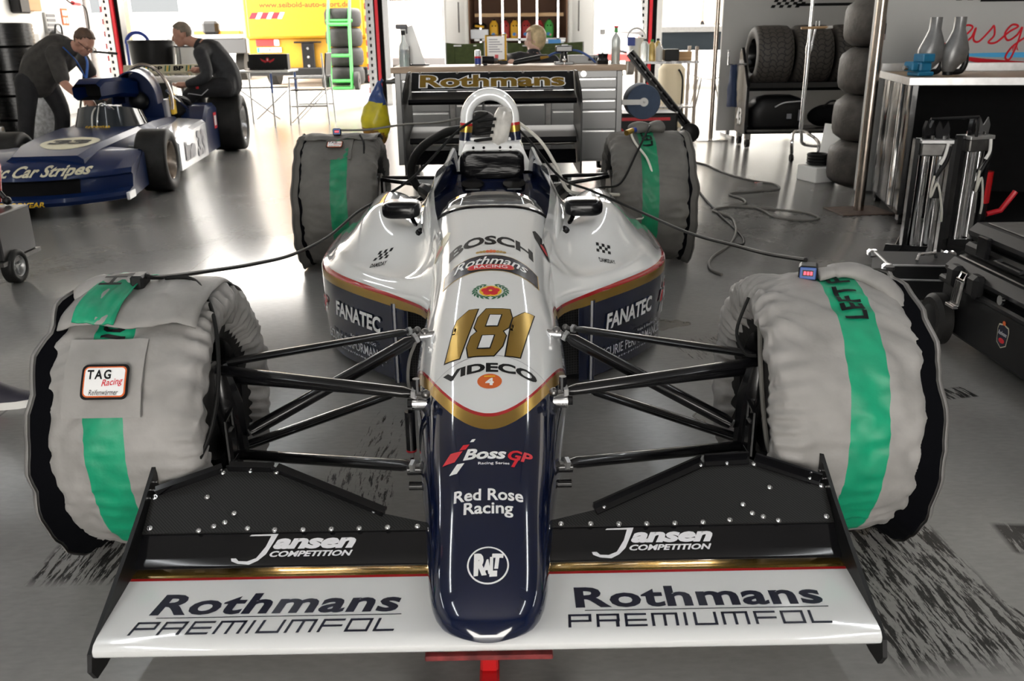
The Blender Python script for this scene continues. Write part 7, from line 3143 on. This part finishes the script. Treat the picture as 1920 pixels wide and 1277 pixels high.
# pneumatic jack stands
def air_jack(name, label, x, y, rz, h, detail=True):
    t = thing(name, label, 'jack', (x, y, 0), rz, group='chrome air jacks in front of the dark bench')
    for dx in (-.045, .03):
        q = MB()
        q.cyl((dx, 0, .03), (dx, 0, h - .08), .026 if dx < 0 else .034, 'chrome', n=22)
        q.build('cylinder', t)
    q = MB()
    q.box((-.005, 0, h - .05), (.15, .10, .065), 'steel_dark', .006)
    q.box((-.005, 0, h - .01), (.16, .11, .02), 'aluminium', .003)
    q.build('head_block', t)
    q = MB()
    q.b2((-.105, -.02, .02), (-.082, .03, h), 'black_metal')
    q.b2((.075, -.02, .02), (.098, .03, h), 'black_metal')
    q.build('side_rail', t)
    for sx in (-.05, .03):
        q = MB()
        q.prism([(-.028, 0), (.028, 0), (.034, .05), (.02, .09), (.0, .045), (-.02, .09), (-.034, .05)], .018, 'black_metal', Matrix.Translation((sx, 0, h + .002)) @ Matrix.Rotation(PI / 2, 4, 'X') @ Matrix.Rotation(.5 if sx < 0 else -.5, 4, 'Y'))
        q.build('lifting_hook', t, sharp=30)
    q = MB()
    for k in range(6):
        a = k * 1.05
        q.cyl((.055 * math.cos(a), .03 * math.sin(a), h), (.055 * math.cos(a), .03 * math.sin(a), h + .018), .009, 'chrome' if k % 2 else 'steel_dark', n=8)
    q.tube(spline([(.06, -.04, h - .03), (.05, -.06, h - .10), (.02, -.06, h - .16), (.0, -.055, h - .20)], 5), .010, 'black_plastic')
    q.tube(spline([(.045, -.055, h - .02), (.03, -.075, h - .08), (.015, -.07, h - .12)], 5), .008, 'white_plastic')
    q.tube(spline([(.0, -.06, h - .18), (-.01, -.065, h - .25), (-.005, -.06, h - .29), (.02, -.06, h - .22), (.06, -.05, h - .35), (.07, -.04, h - .42)], 5), .006, 'cable_white')
    q.build('valve_hose', t)
    q = MB()
    q.box((.025, -.036, h - .27), (.04, .008, .06), 'black_plastic', .006)
    q.build('label_plate', t)
    q = MB()
    q.prism([(-.20, -.16), (.02, -.05), (.08, .10), (-.10, .08)], .02, 'black_metal', Matrix.Translation((0, 0, 0)))
    q.prism([(-.20, 0), (.0, 0), (.02, .06), (-.19, .05)], .012, 'black_metal', Matrix.Translation((0, -.05, .015)) @ Matrix.Rotation(-.45, 4, 'Z') @ Matrix.Rotation(PI / 2, 4, 'X'))
    q.prism([(.0, 0), (.09, 0), (.06, .14), (.05, .14)], .01, 'steel_dark', Matrix.Translation((-.13, .06, .02)) @ Matrix.Rotation(PI / 2, 4, 'X'))
    q.build('foot', t, sharp=30)
    return t


j0 = air_jack('air_jack', 'chrome air jack with a long black foot, the nearer to the steel pole', 2.27, 2.62, -.15, .625)
j1 = again(j0, 'chrome air jack half hidden behind the stacked black cases', (2.56, 2.78, 0), .3)
q = MB()
q.tube([(0, 0, 0), (.24, .02, .01)], .008, 'black_metal')
q.tube([(.0, .0, .0), (.0, 0, -.08)], .008, 'black_metal')
q.tube([(.24, .02, .01), (.24, .02, -.09)], .008, 'black_metal')
bar = q.build('carry_bar', j0, loc=(-.03, .03, .72))

# black cases at the right edge
t = thing('rolling_case', 'big black rolling case with chrome latches and a crest sticker', 'case', (1.74, .60, 0))
q = MB()
q.b2((0, -.75, .05), (.55, .72, .255), 'black_plastic', .02)
q.b2((-.012, -.75, .235), (.56, .73, .262), 'black_plastic', .008)
q.build('body', t, sharp=30)
q = MB()
q.b2((-.005, -.75, .262), (.555, .73, .335), 'black_plastic', .03)
q.b2((.04, -.72, .334), (.52, .70, .342), 'steel_dark', .004)
for y in (.60, .45, .06, -.10, -.55):
    q.box((-.012, y, .285), (.05, .07, .085), 'black_plastic', .015)
q.build('lid', t, sharp=30)
for y in (.525, -.02, -.60):
    q = MB()
    q.box((-.035, y, .245), (.008, .062, .10), 'chrome', .003, Matrix.Rotation(.10, 3, 'Y'))
    for k in range(4):
        q.box((-.040, y - .018 + .012 * k, .245), (.006, .004, .08), 'steel_dark', 0, Matrix.Rotation(.10, 3, 'Y'))
    q.tube([(-.03, y - .02, .29), (-.02, y - .02, .315), (-.02, y + .02, .315), (-.03, y + .02, .29)], .004, 'chrome')
    q.box((-.05, y, .192), (.02, .062, .012), 'chrome', .002)
    q.build('latch', t, sharp=30)
q = MB()
q.cyl((-.014, .27, .287), (-.024, .27, .287), .017, 'chrome', n=14)
q.build('lock', t)
for y in (.655,):
    q = MB()
    q.lathe([(-.05, .03), (-.05, .085), (-.035, .10), (.0, .10), (.01, .085), (.01, .03), (-.03, .028), (-.03, .001)], 'rubber', 30, 'X', Matrix.Translation((-.012, y, .10)))
    q.lathe([(-.052, .001), (-.052, .05), (-.046, .075)], 'black_plastic', 24, 'X', Matrix.Translation((-.012, y, .10)))
    q.build('wheel', t, sharp=40)
q = MB()
sh_ = [(-.036, .02), (-.03, .036), (-.008, .040), (0, .050), (.008, .040), (.03, .036), (.036, .02), (.030, -.03), (.0, -.045), (-.030, -.03)]
flat(q, poly_bm([sh_]), 'decal_cream', (-.0005, .255, .165), (0, -1, 0), (0, 0, 1), .001)
flat(q, poly_bm([[(x * .9, y * .9 - .001) for x, y in sh_]]), 'decal_navy', (-.0005, .255, .165), (0, -1, 0), (0, 0, 1), .0016)
flat(q, shift(text_bm('Rothmans', shear=.3, width=.052, height=.014), 0, .008), 'decal_white', (-.0005, .255, .165), (0, -1, 0), (0, 0, 1), .0022)
flat(q, shift(poly_bm([ell(0, 0, .018, .009, 16)]), 0, -.018), 'decal_red', (-.0005, .255, .165), (0, -1, 0), (0, 0, 1), .0022)
flat(q, shift(poly_bm([ell(0, 0, .010, .008, 12)]), 0, .044), 'decal_orange', (-.0005, .255, .165), (0, -1, 0), (0, 0, 1), .0022)
q.build('sticker', t, sharp=0)
t = thing('hard_case', 'black hard case with a chamfered lid resting on the big rolling case', 'case', (1.80, 1.03, .343))
q = MB()
q.b2((0, -.50, 0), (.42, .28, .05), 'black_plastic', .012)
q.build('body', t, sharp=30)
q = MB()
q.b2((-.003, -.505, .054), (.425, .285, .125), 'black_plastic', .028)
q.b2((.05, -.45, .1245), (.37, .23, .130), 'steel_dark', .003)
q.build('lid', t, sharp=30)
for y in (.12, -.30):
    q = MB()
    q.b2((-.02, y - .035, .02), (.0, y + .035, .10), 'black_metal', .004)
    q.build('latch', t)
q = MB()
q.tube([(-.005, .0, .04), (-.03, .0, .035), (-.03, -.16, .035), (-.005, -.16, .04)], .009, 'black_plastic')
q.build('handle', t)
t = thing('flight_case', 'small black flight case with chrome corners beside the big rolling case', 'case', (1.93, 1.95, 0), -.15)
q = MB()
q.b2((-.15, -.12, 0), (.2, .16, .16), 'black_plastic', .004)
q.build('body', t)
for x in (-.15, .2):
    for y in (-.12, .16):
        for z in (.012, .148):
            q = MB()
            q.box((x, y, z), (.05, .05, .035), 'chrome', .01)
            q.build('corner', t)
q = MB()
for a in (((-.152, -.122, .156), (.2, -.112, .163)), ((-.152, -.122, .156), (-.142, .16, .163)), ((-.152, -.122, .09), (.2, -.118, .098))):
    q.b2(*a, 'aluminium', .001)
q.build('edging', t)
q = MB()
q.tube([(.0, -.02, .16), (.01, -.01, .185), (.09, .03, .185), (.1, .04, .16)], .008, 'steel')
q.build('handle', t)

# ------------------------------------------------------------------ cables on the floor and over the cars
cable('power_cable', 'black cable from the front tyre warmer at the left over the side pod', [(-.79, .0, .645), (-.769, .03, .632), (-.752, .35, .565), (-.715, .62, .515), (-.664, .9, .476), (-.60, 1.2, .470), (-.54, 1.5, .50), (-.46, 1.7, .525), (-.33, 1.80, .60), (-.15, 1.9, .77), (-.02, 1.95, .84)], .0055, 'cable_black')
cable('power_cable', 'black cable from the front tyre warmer at the right up to the roll hoop', [(.747, .03, .650), (.74, .3, .60), (.721, .55, .565), (.652, .9, .53), (.54, 1.35, .525), (.401, 1.6, .555), (.28, 1.75, .59), (.152, 1.92, .73), (.04, 1.95, .84)], .0055, 'cable_black')
cable('power_cable', 'pale cable over the rear wheel at the left towards the roll hoop', [(-.80, 2.70, .702), (-.65, 2.68, .705), (-.45, 2.55, .74), (-.25, 2.2, .78), (-.08, 2.0, .83)], .0055, 'cable_grey')
cable('power_cable', 'white cable running back from the roll hoop past the engine', [(.05, 1.98, .84), (.2, 2.02, .72), (.28, 2.0, .60), (.33, 1.95, .50), (.45, 2.1, .46), (.6, 2.28, .42)], .0075, 'cable_white')
cable('power_cable', 'black cable crossing the rear wheel at the right', [(.80, 2.66, .705), (.78, 2.58, .70), (.70, 2.42, .60), (.62, 2.38, .46), (.50, 2.2, .47), (.42, 1.95, .50)], .0055, 'cable_black')
cable('extension_cable', 'grey cable winding over the floor right of the car', [(1.30, 6.9, .008), (1.75, 6.5, .008), (1.90, 6.2, .008), (1.93, 5.9, .008), (1.99, 5.5, .008), (2.10, 5.2, .008), (2.2, 5.05, .008), (2.16, 4.8, .008), (1.95, 4.72, .008), (1.74, 4.62, .008), (1.78, 4.4, .008), (1.74, 4.2, .008), (1.58, 4.1, .008), (1.47, 3.98, .008), (1.53, 3.75, .008), (1.50, 3.5, .008), (1.44, 3.25, .008), (1.33, 2.95, .008), (1.16, 2.65, .008), (1.10, 2.42, .008), (1.13, 2.3, .008)], .008, 'cable_grey')
cable('extension_cable', 'loop of grey cable lying on the floor before the steel pole', [(1.60, 4.12, .009), (1.75, 4.1, .009), (1.80, 3.95, .009), (1.81, 3.74, .009), (1.88, 3.64, .009), (2.0, 3.60, .009), (2.09, 3.68, .009), (2.06, 3.83, .009), (1.95, 3.93, .009), (1.80, 4.04, .009), (1.62, 4.14, .009)], .008, 'cable_grey')
cable('extension_cable', 'black cable running straight along the floor right of the rear wheel', [(1.7, 6.8, .007), (1.60, 5.4, .007), (1.52, 4.5, .007), (1.48, 3.8, .007), (1.46, 3.2, .007), (1.40, 2.95, .007), (1.32, 3.05, .007)], .007, 'cable_black')
# white junction bottle hanging at the hoop
t = thing('cable_connector', 'white plastic multi-socket hanging at the roll hoop', 'socket', (.035, 1.91, .775), rot=(.25, .22, 0))
q = MB()
q.lathe([(-.11, .001), (-.11, .036), (-.10, .040), (.06, .040), (.09, .030), (.10, .001)], 'frost_clear', 22, 'Z')
q.build('housing', t, sharp=40)
q = MB()
for k in range(4):
    q.tube(spline([(-.03, -.03, .05 - .03 * k), (-.07, -.04, .04 - .03 * k), (-.10, -.02, .02 - .03 * k)], 4), .007, 'cable_black')
q.build('plugs', t)

# red trolley jack under the nose
t = thing('trolley_jack', 'red trolley jack with a worn plate under the nose', 'jack', (.0, -.60, 0))
q = MB()
q.b2((-.115, -.075, .098), (.115, .06, .108), 'jack_red_worn', .002)
q.build('saddle_plate', t)
q = MB()
q.b2((-.018, -.13, .03), (.018, .55, .062), 'jack_red', .005)
q.b2((-.016, -.06, .06), (.016, -.0, .098), 'jack_red', .004)
q.build('beam', t)
q = MB()
q.b2((-.010, -.132, .034), (.010, -.128, .056), 'jack_red', .002)
q.cyl((-.13, -.10, .018), (.13, -.10, .018), .008, 'steel_dark')
q.build('axle', t)
for x in (-.13, .13):
    q = MB()
    q.lathe([(-.012, .004), (-.012, .018), (.012, .018), (.012, .004)], 'aluminium', 18, 'X', Matrix.Translation((x, -.10, .018)))
    q.build('wheel', t)
# small litter
t = thing('paper_scrap', 'small white and red scrap lying on the floor near the pole', 'scrap', (2.14, 5.15, 0))
q = MB()
q.box((0, 0, .004), (.10, .02, .004), 'van_white', .001, Matrix.Rotation(.4, 3, 'Z'))
q.box((-.04, .01, .004), (.05, .015, .004), 'decal_pink', .001, Matrix.Rotation(-.3, 3, 'Z'))
q.build('strip', t)

# ================================================================== PADDOCK OUTSIDE
# folding table and director's chair by the open door
t = thing('folding_table', 'folding table with thin metal legs standing by the open door', 'table', (-3.17, 10.75, 0))
q = MB()
q.b2((-.36, -.32, .715), (.36, .32, .74), 'van_white', .004)
q.build('table_top', t)
for (x, y, m) in ((.12, -.30, 'light_blue_plastic'), (.33, .2, 'light_blue_plastic'), (-.33, -.28, 'aluminium'), (-.33, .28, 'aluminium')):
    q = MB()
    q.tube([(x, y, 0), (x, y, .715)], .014, 'aluminium')
    q.tube([(x, y, .45), (x, y, .70)], .016, m)
    q.build('leg', t)
q = MB()
q.tube([(-.33, -.28, .52), (.33, -.28, .52)], .012, 'aluminium')
q.tube([(-.33, -.2, .48), (.12, .0, .08)], .010, 'aluminium')
q.tube([(.3, -.2, .48), (-.2, .0, .08)], .010, 'aluminium')
q.build('brace', t)
t = thing('tool_box', 'black box with a red winged badge standing on the folding table', 'box', (-3.14, 10.8, .742))
q = MB()
q.b2((-.26, -.08, 0), (.27, .08, .205), 'black_plastic', .004)
flat(q, poly_bm([ell(0, .01, .022, .03, 16)]), 'decal_red', (.0, -.081, .12), (1, 0, 0), (0, 0, 1), .001)
flat(q, poly_bm([[(.01, -.01), (.10, .03), (.08, -.005), (.03, -.03)], [(-.01, -.01), (-.03, -.03), (-.08, -.005), (-.10, .03)]]), 'decal_red', (.0, -.081, .12), (1, 0, 0), (0, 0, 1), .001)
flat(q, poly_bm([ell(0, .01, .008, .014, 10)]), 'decal_white', (.0, -.081, .12), (1, 0, 0), (0, 0, 1), .002)
q.build('body', t)
q = MB()
q.b2((-.30, -.20, 0), (.25, -.09, .012), 'black_plastic', .003)
q.build('tray', t)
t = thing('director_chair', 'folding chair with metal frame and dark seat beside the folding table', 'chair', (-2.62, 10.95, 0))
q = MB()
q.b2((-.25, -.22, .455), (.25, .22, .475), 'black_plastic', .004)
q.build('seat', t)
q = MB()
q.box((.25, .02, .80), (.02, .42, .30), 'black_plastic', .004, Matrix.Rotation(.1, 3, 'Y'))
q.build('backrest', t)
q = MB()
for y in (-.24, .24):
    q.tube([(-.26, y, .63), (.24, y, .63)], .012, 'aluminium')
    q.tube([(-.25, y, .63), (-.28, y, .0)], .012, 'aluminium')
    q.tube([(.22, y, .95), (.26, y, .0)], .012, 'aluminium')
    q.tube([(-.25, y, .25), (.24, y, .25)], .012, 'aluminium')
    q.tube([(-.26, y, .03), (.2, y, .46)], .009, 'aluminium')
q.build('frame', t)

# hand truck with four tyres
t = thing('hand_truck', 'green hand truck holding a column of tyres', 'hand truck', (-3.6, 19.55, 0))
q = MB()
for x in (-.24, .24):
    q.tube([(x, -.02, 1.95), (x, -.40, 1.5) if False else (x, -.30, 1.4), (x, -.45, .04)], .035, 'green_rack')
for z, y in ((1.42, -.30), (.2, -.43), (.75, -.38)):
    q.tube([(-.24, y, z), (.24, y, z)], .035, 'green_rack')
q.tube([(-.30, -.2, 1.50), (.30, -.2, 1.50)], .03, 'green_rack')
q.build('frame', t)
q = MB()
q.b2((-.26, -.5, .02), (.26, .30, .06), 'green_rack', .004)
q.build('toe_plate', t)
for x in (-.36, .36):
    q = MB()
    q.lathe([(-.05, .05), (-.05, .2), (.05, .2), (.05, .05)], 'rubber', 24, 'X', Matrix.Translation((x, -.42, .2)))
    q.build('wheel', t, sharp=40)


def truck_tyre(label):
    t = thing('tyre', label, 'tyre', (0, 0, 0), group='tyres on the green hand truck')
    q = MB()
    h, R_ = .21, .42
    q.lathe([(-h * .9, R_ * .55), (-h, R_ * .7), (-h * .92, R_ * .9), (-h * .5, R_), (h * .5, R_), (h * .92, R_ * .9), (h, R_ * .7), (h * .9, R_ * .55)], 'rubber', 36, 'Z')
    q.build('tyre', t, sharp=0)
    q = MB()
    q.lathe([(-h * .9, R_ * .56), (0, R_ * .5), (h * .9, R_ * .56)], 'steel', 24, 'Z')
    q.build('rim', t)
    return t


tt = truck_tyre('tyre on the green hand truck, lowest of four')
for k in range(4):
    p = (-3.58, 19.78, .29 + k * .425)
    if k == 0:
        tt.location = p
    else:
        again(tt, 'tyre on the green hand truck, %s' % ('second from below', 'third from below', 'topmost of four')[k - 1], p, k * .7)

# yellow transporter
t = thing('race_truck', 'yellow transporter with a web address on its tail door', 'truck', (-4.62, 20.5, 0))
q = MB()
q.b2((-1.45, 0, 1.13), (1.48, 7, 4.1), 'truck_yellow', .05)
q.b2((-1.42, .10, .42), (1.45, 6.5, 1.14), 'truck_yellow', .03)
q.build('body', t)
q = MB()
q.b2((-1.35, -.05, 1.16), (1.38, .02, 3.2), 'truck_yellow', .03)
flat(q, text_bm('www.seibold-auto-sport.de', bold=.025, width=2.15, height=.16), 'decal_orange', (.04, -.051, 1.87), (1, 0, 0), (0, 0, 1), .003)
q.mats = [('truck_lettering' if m == 'decal_orange' else m) for m in q.mats]
mat('truck_lettering', (.20, .045, .0), .6)
for k in range(3):
    flat(q, poly_bm([[(0, 0), (.16, 0), (.24, .14), (.08, .14)]]), 'decal_red', (-1.30 + .26 * k, -.051, 1.58), (1, 0, 0), (0, 0, 1), .003)
    flat(q, poly_bm([[(.16, 0), (.26, 0), (.34, .14), (.24, .14)]]), 'decal_white', (-1.30 + .26 * k, -.051, 1.58), (1, 0, 0), (0, 0, 1), .003)
flat(q, poly_bm([[(0, 0), (.3, 0), (.3, .12), (0, .12)]]), 'decal_red', (.75, -.051, 1.60), (1, 0, 0), (0, 0, 1), .003)
q.build('tail_door', t)
q = MB()
q.b2((-1.42, -.12, .28), (1.45, .1, .46), 'black_plastic', .02)
q.build('bumper', t)
q = MB()
q.b2((-1.22, .06, .96), (-.68, .10, 1.12), 'tail_red', .01)
q.b2((-.78, .05, .97), (-.66, .099, 1.11), 'decal_white', .01)
q.build('tail_light', t)
q = MB()
q.b2((-1.20, .05, .82), (-.62, .10, .93), 'van_white', .004)
q.b2((-1.20, .045, .82), (-1.14, .05, .93), 'decal_blue')
flat(q, text_bm('EG-A 750', bold=.02, width=.45, height=.08), 'decal_black', (-.88, .0495, .875), (1, 0, 0), (0, 0, 1), .002)
q.build('number_plate', t)
q = MB()
q.b2((-.12, -.02, .45), (.18, .06, 1.02), 'black_metal', .01)
q.b2((-.3, -.02, 1.02), (.36, .06, 1.06), 'black_metal', .01)
for z in (.5, .7, .9):
    q.cyl((.03, -.03, z), (.03, 0, z), .03, 'steel')
q.build('tow_hitch', t)
for x in (-1.2, 1.2):
    q = MB()
    q.lathe([(-.12, .1), (-.12, .46), (.12, .46), (.12, .1)], 'rubber', 28, 'X', Matrix.Translation((x, 1.6, .46)))
    q.build('wheel', t, sharp=40)
# flatbed behind
t = thing('flatbed_truck', 'dark flatbed of a truck standing left of the yellow transporter', 'truck', (-7.7, 24, 0))
q = MB()
q.b2((-1.5, 0, .75), (.7, 4, 1.15), 'black_metal', .02)
q.b2((-1.5, -.05, 1.15), (.6, 4, 1.25), 'aluminium', .01)
q.build('bed', t)
q = MB()
q.b2((-.5, .0, 1.25), (-.05, .3, 1.62), 'black_plastic', .08)
q.b2((-.8, .2, 1.25), (.5, .6, 1.36), 'truck_yellow', .02)
q.build('load', t)
q = MB()
q.b2((-1.4, 1.0, 1.25), (.8, 5, 3.4), 'van_white', .05)
q.build('cabin', t)
for x in (-1.2, .3):
    q = MB()
    q.lathe([(-.12, .1), (-.12, .42), (.12, .42), (.12, .1)], 'rubber', 28, 'X', Matrix.Translation((x, 1.0, .42)))
    q.build('wheel', t, sharp=40)


# vans
def van(name, label, x, y, wd, open_=False, bar='grey_plastic'):
    t = thing(name, label, 'van', (x, y, 0))
    h = wd / 2
    q = MB()
    if not open_:
        q.b2((-h, 0, .45), (h, 5, 2.5), 'van_white', .10)
    else:
        q.b2((-h, 0, .45), (-h + .08, 4.6, 2.5), 'van_white', .02)
        q.b2((h - .08, 0, .45), (h, 4.6, 2.5), 'van_white', .02)
        q.b2((-h, 0, 2.4), (h, 4.6, 2.5), 'van_white', .02)
        q.b2((-h, 3.6, .45), (h, 3.7, 2.5), 'tile_beige')
        q.b2((-h, 0, .50), (h, 4.6, .62), 'steel_dark')
        q.b2((-h + .08, .3, .62), (-h + .1, 3.6, 2.4), 'tile_beige')
        q.b2((h - .1, .3, .62), (h - .08, 3.6, 2.4), 'tile_beige')
    q.build('body', t)
    q = MB()
    q.b2((-h - .02, -.14, .42), (h + .02, .1, .62), bar, .03)
    q.build('bumper', t)
    for s_ in (-1, 1):
        q = MB()
        if open_:
            q.b2((s_ * h - .05, -.02, .7), (s_ * h + .05, .02, .8), 'tail_red', .01)
        else:
            q.b2((s_ * h - .12 * (s_ > 0), -.02, 1.0), (s_ * h + .12 * (s_ < 0), .06, 1.9), 'tail_red', .02)
        q.build('tail_light', t)
        q = MB()
        q.lathe([(-.1, .08), (-.1, .34), (.1, .34), (.1, .08)], 'rubber', 28, 'X', Matrix.Translation((s_ * (h - .18), 1.0, .34)))
        q.build('wheel', t, sharp=40)
    if not open_:
        q = MB()
        q.b2((-h + .2, -.012, 2.0), (h - .2, .05, 2.35), 'glass_dark', .03)
        q.build('window', t)
    return t


van('van', 'white van parked behind the spray bottle, rear towards the garage', -2.2, 22.5, 1.75)
van('van', 'white and red trailer van behind the hanging plastic sheet', 3.25, 24.0, 1.5, bar='tail_red')
vt = van('van', 'white van with open rear doors and shelves of fuel jugs', .37, 14.75, 1.95, True)
for s_, a in ((-1, .25), (1, -.25)):
    q = MB()
    q.box((0, -.42, 1.5), (.05, .85, 1.9), 'van_white', .015)
    q.cyl((-.03 * s_, -.3, 1.2), (-.03 * s_, -.3, 1.7), .015, 'steel_dark')
    q.build('rear_door', vt, loc=(s_ * (.975), 0, 0)).rotation_euler = (0, 0, s_ * .35)
q = MB()
q.b2((-.78, .25, 1.46), (.82, .65, 1.52), 'wood_shelf')
q.b2((-.80, .22, 1.05), (.86, .7, 1.09), 'aluminium')
for x in (-.68, -.28, .02, .34, .72):
    q.b2((x - .018, .22, .62), (x + .018, .26, 2.3), 'aluminium_bright')
    for k in range(12):
        q.b2((x - .006, .215, .95 + k * .09), (x + .006, .222, .98 + k * .09), 'black_matt')
q.build('shelving', vt)


def jug(label, loc, m):
    t = thing('fuel_jug', label, 'fuel jug', loc, group='fuel jugs in the open van')
    q = MB()
    R = []
    for (z, w_, d_) in ((0, .075, .075), (.01, .082, .082), (.20, .082, .082), (.25, .075, .06), (.29, .045, .03), (.31, .03, .025)):
        R.append([V(w_ * math.copysign(abs(math.cos(a)) ** .5, math.cos(a)), d_ * math.copysign(abs(math.sin(a)) ** .5, math.sin(a)), z) for a in [2 * PI * j / 24 for j in range(24)]])
    q.rings(R, m, cap0=True, cap1=True)
    for dx in (-.028, .028):
        q.cyl((dx, -.075, .215), (dx, -.086, .215), .012, 'black_matt', n=10)
    flat(q, poly_bm([ell(0, 0, .035, .03, 14)]), 'decal_blue', (-.01, -.083, .07), (1, 0, 0), (0, 0, 1), .002)
    flat(q, poly_bm([ell(0, 0, .02, .02, 10)]), 'decal_pink', (.025, -.083, .055), (1, 0, 0), (0, 0, 1), .003)
    q.build('body', t, sharp=40)
    q = MB()
    q.cyl((0, 0, .30), (0, 0, .335), .026, 'black_plastic')
    q.build('cap', t)
    return t


jy = jug('yellow fuel jug at the left of the row in the van', (.02 - .09, 15.1, 1.09), 'jug_yellow')
jr = jug('red fuel jug between the two yellow ones in the van', (.13, 15.1, 1.09), 'jug_red')
again(jy, 'yellow fuel jug in the middle of the row in the van', (.31, 15.1, 1.09))
again(jr, 'red fuel jug right of the middle yellow one in the van', (.51, 15.1, 1.09))
again(jr, 'red fuel jug above the blond person\'s head in the van', (.75, 15.1, 1.09))
jug('green fuel jug with orange top at the right of the row in the van', (.93, 15.1, 1.09), 'jug_green')
t = thing('storage_box', 'white storage box with a blue lid at the right of the open van', 'box', (.98, 14.5, .60))
q = MB()
q.b2((-.19, -.14, 0), (.19, .14, .42), 'box_clear', .02)
q.build('tub', t)
q = MB()
q.b2((-.2, -.15, .42), (.2, .15, .46), 'box_clear', .01)
q.b2((-.1, -.155, .40), (.12, -.145, .47), 'decal_blue')
q.build('lid', t)
q = MB()
q.b2((-.28, -.2, -.60), (.28, .2, -.003), 'van_white', .01)
q.build('pedestal', t)
t = thing('storage_box', 'white box with a yellow tool on it at the left of the open van', 'box', (-.33, 15.05, 1.09))
q = MB()
q.b2((-.16, -.14, -.0), (.16, .14, .16), 'box_clear', .01)
q.build('tub', t)
q = MB()
q.ball((.0, 0, .22), (.13, .1, .06), 'black_plastic')
q.tube([(-.08, -.1, .22), (.08, -.1, .20)], .02, 'jug_yellow')
q.build('tool', t)

# hanging clear sheet right of the vans
mat('sheet_film', (.9, .9, .92), .35, trans=.7)
t = thing('plastic_sheet', 'clear plastic sheet hanging beside the right door post', 'sheet', (2.0, 13.2, 1.0))
q = MB()
q.surf(lambda u, v: V(lerp(-.35, .22, u) + .15 * (1 - v), .03 * math.sin(u * 14) * v, lerp(.18, 1.6, v) - .06 * u * (1 - v)), 24, 10, 'sheet_film')
q.solidify(.004)
q.build('film', t, sharp=0)
# raised platform with a tent behind
t = thing('raised_platform', 'raised platform of a hospitality tent at the right outside', 'platform', (4.6, 17.2, 0))
q = MB()
q.b2((-1.3, 0, 1.16), (2.6, 3, 1.27), 'aluminium', .004)
q.build('deck', t)
q = MB()
q.b2((-1.3, .02, .80), (2.6, .1, 1.16), 'glass_dark')
for x in (-1.2, 0.2, 1.6, 2.5):
    q.b2((x - .04, .1, 0), (x + .04, .2, 1.16), 'steel_dark')
q.build('substructure', t)
t = thing('tent_wall', 'cream panelled tent wall standing on the raised platform', 'tent', (4.6, 19.6, 1.272))
q = MB()
for k in range(6):
    q.b2((-1.3 + k * .66, 0, 0), (-.66 + k * .66, .05, 2.4), 'tent_cream', .01)
q.build('panels', t)
q = MB()
q.b2((.85, -.3, 0), (1.35, -.05, .75), 'blue_car', .02)
q.b2((.87, -.31, .2), (1.33, -.3, .3), 'decal_white')
q.build('cooler', t)
t = thing('post', 'white post at the left end of the raised platform', 'post', (3.62, 17.5, 1.272))
q = MB()
q.b2((-.05, -.05, 0), (.05, .05, 2.3), 'van_white')
q.b2((-.16, -.16, 0), (.16, .16, .04), 'van_white')
q.build('upright', t)
# white stool
t = thing('bar_stool', 'white shell chair with thin legs standing outside beyond the steel pole', 'chair', (3.3, 12.6, 0))
q = MB()
q.surf(lambda u, v: V(.24 * (2 * u - 1), .24 * (2 * v - 1), .47 + .06 * ((2 * u - 1) ** 2) + .08 * max(0, 2 * v - 1) ** 2), 10, 10, 'van_white')
q.solidify(.02)
q.build('seat', t, sharp=0)
for (x, y) in ((-.2, -.2), (.2, -.2), (-.2, .2), (.2, .2)):
    q = MB()
    q.tube([(x * .5, y * .5, .47), (x, y, 0)], .012, 'steel_dark')
    q.build('leg', t)
# parked white hall opposite
t = thing('paddock_building', 'long pale building far across the paddock', 'building', (0, 60, 0))
q = MB()
q.b2((-45, 0, 0), (45, 8, 6), 'wall_white')
q.build('wall', t)
q = MB()
for k in range(14):
    q.b2((-42 + k * 6, -.03, 2.8), (-38 + k * 6, .0, 4.6), 'glass_dark')
q.build('window_band', t)
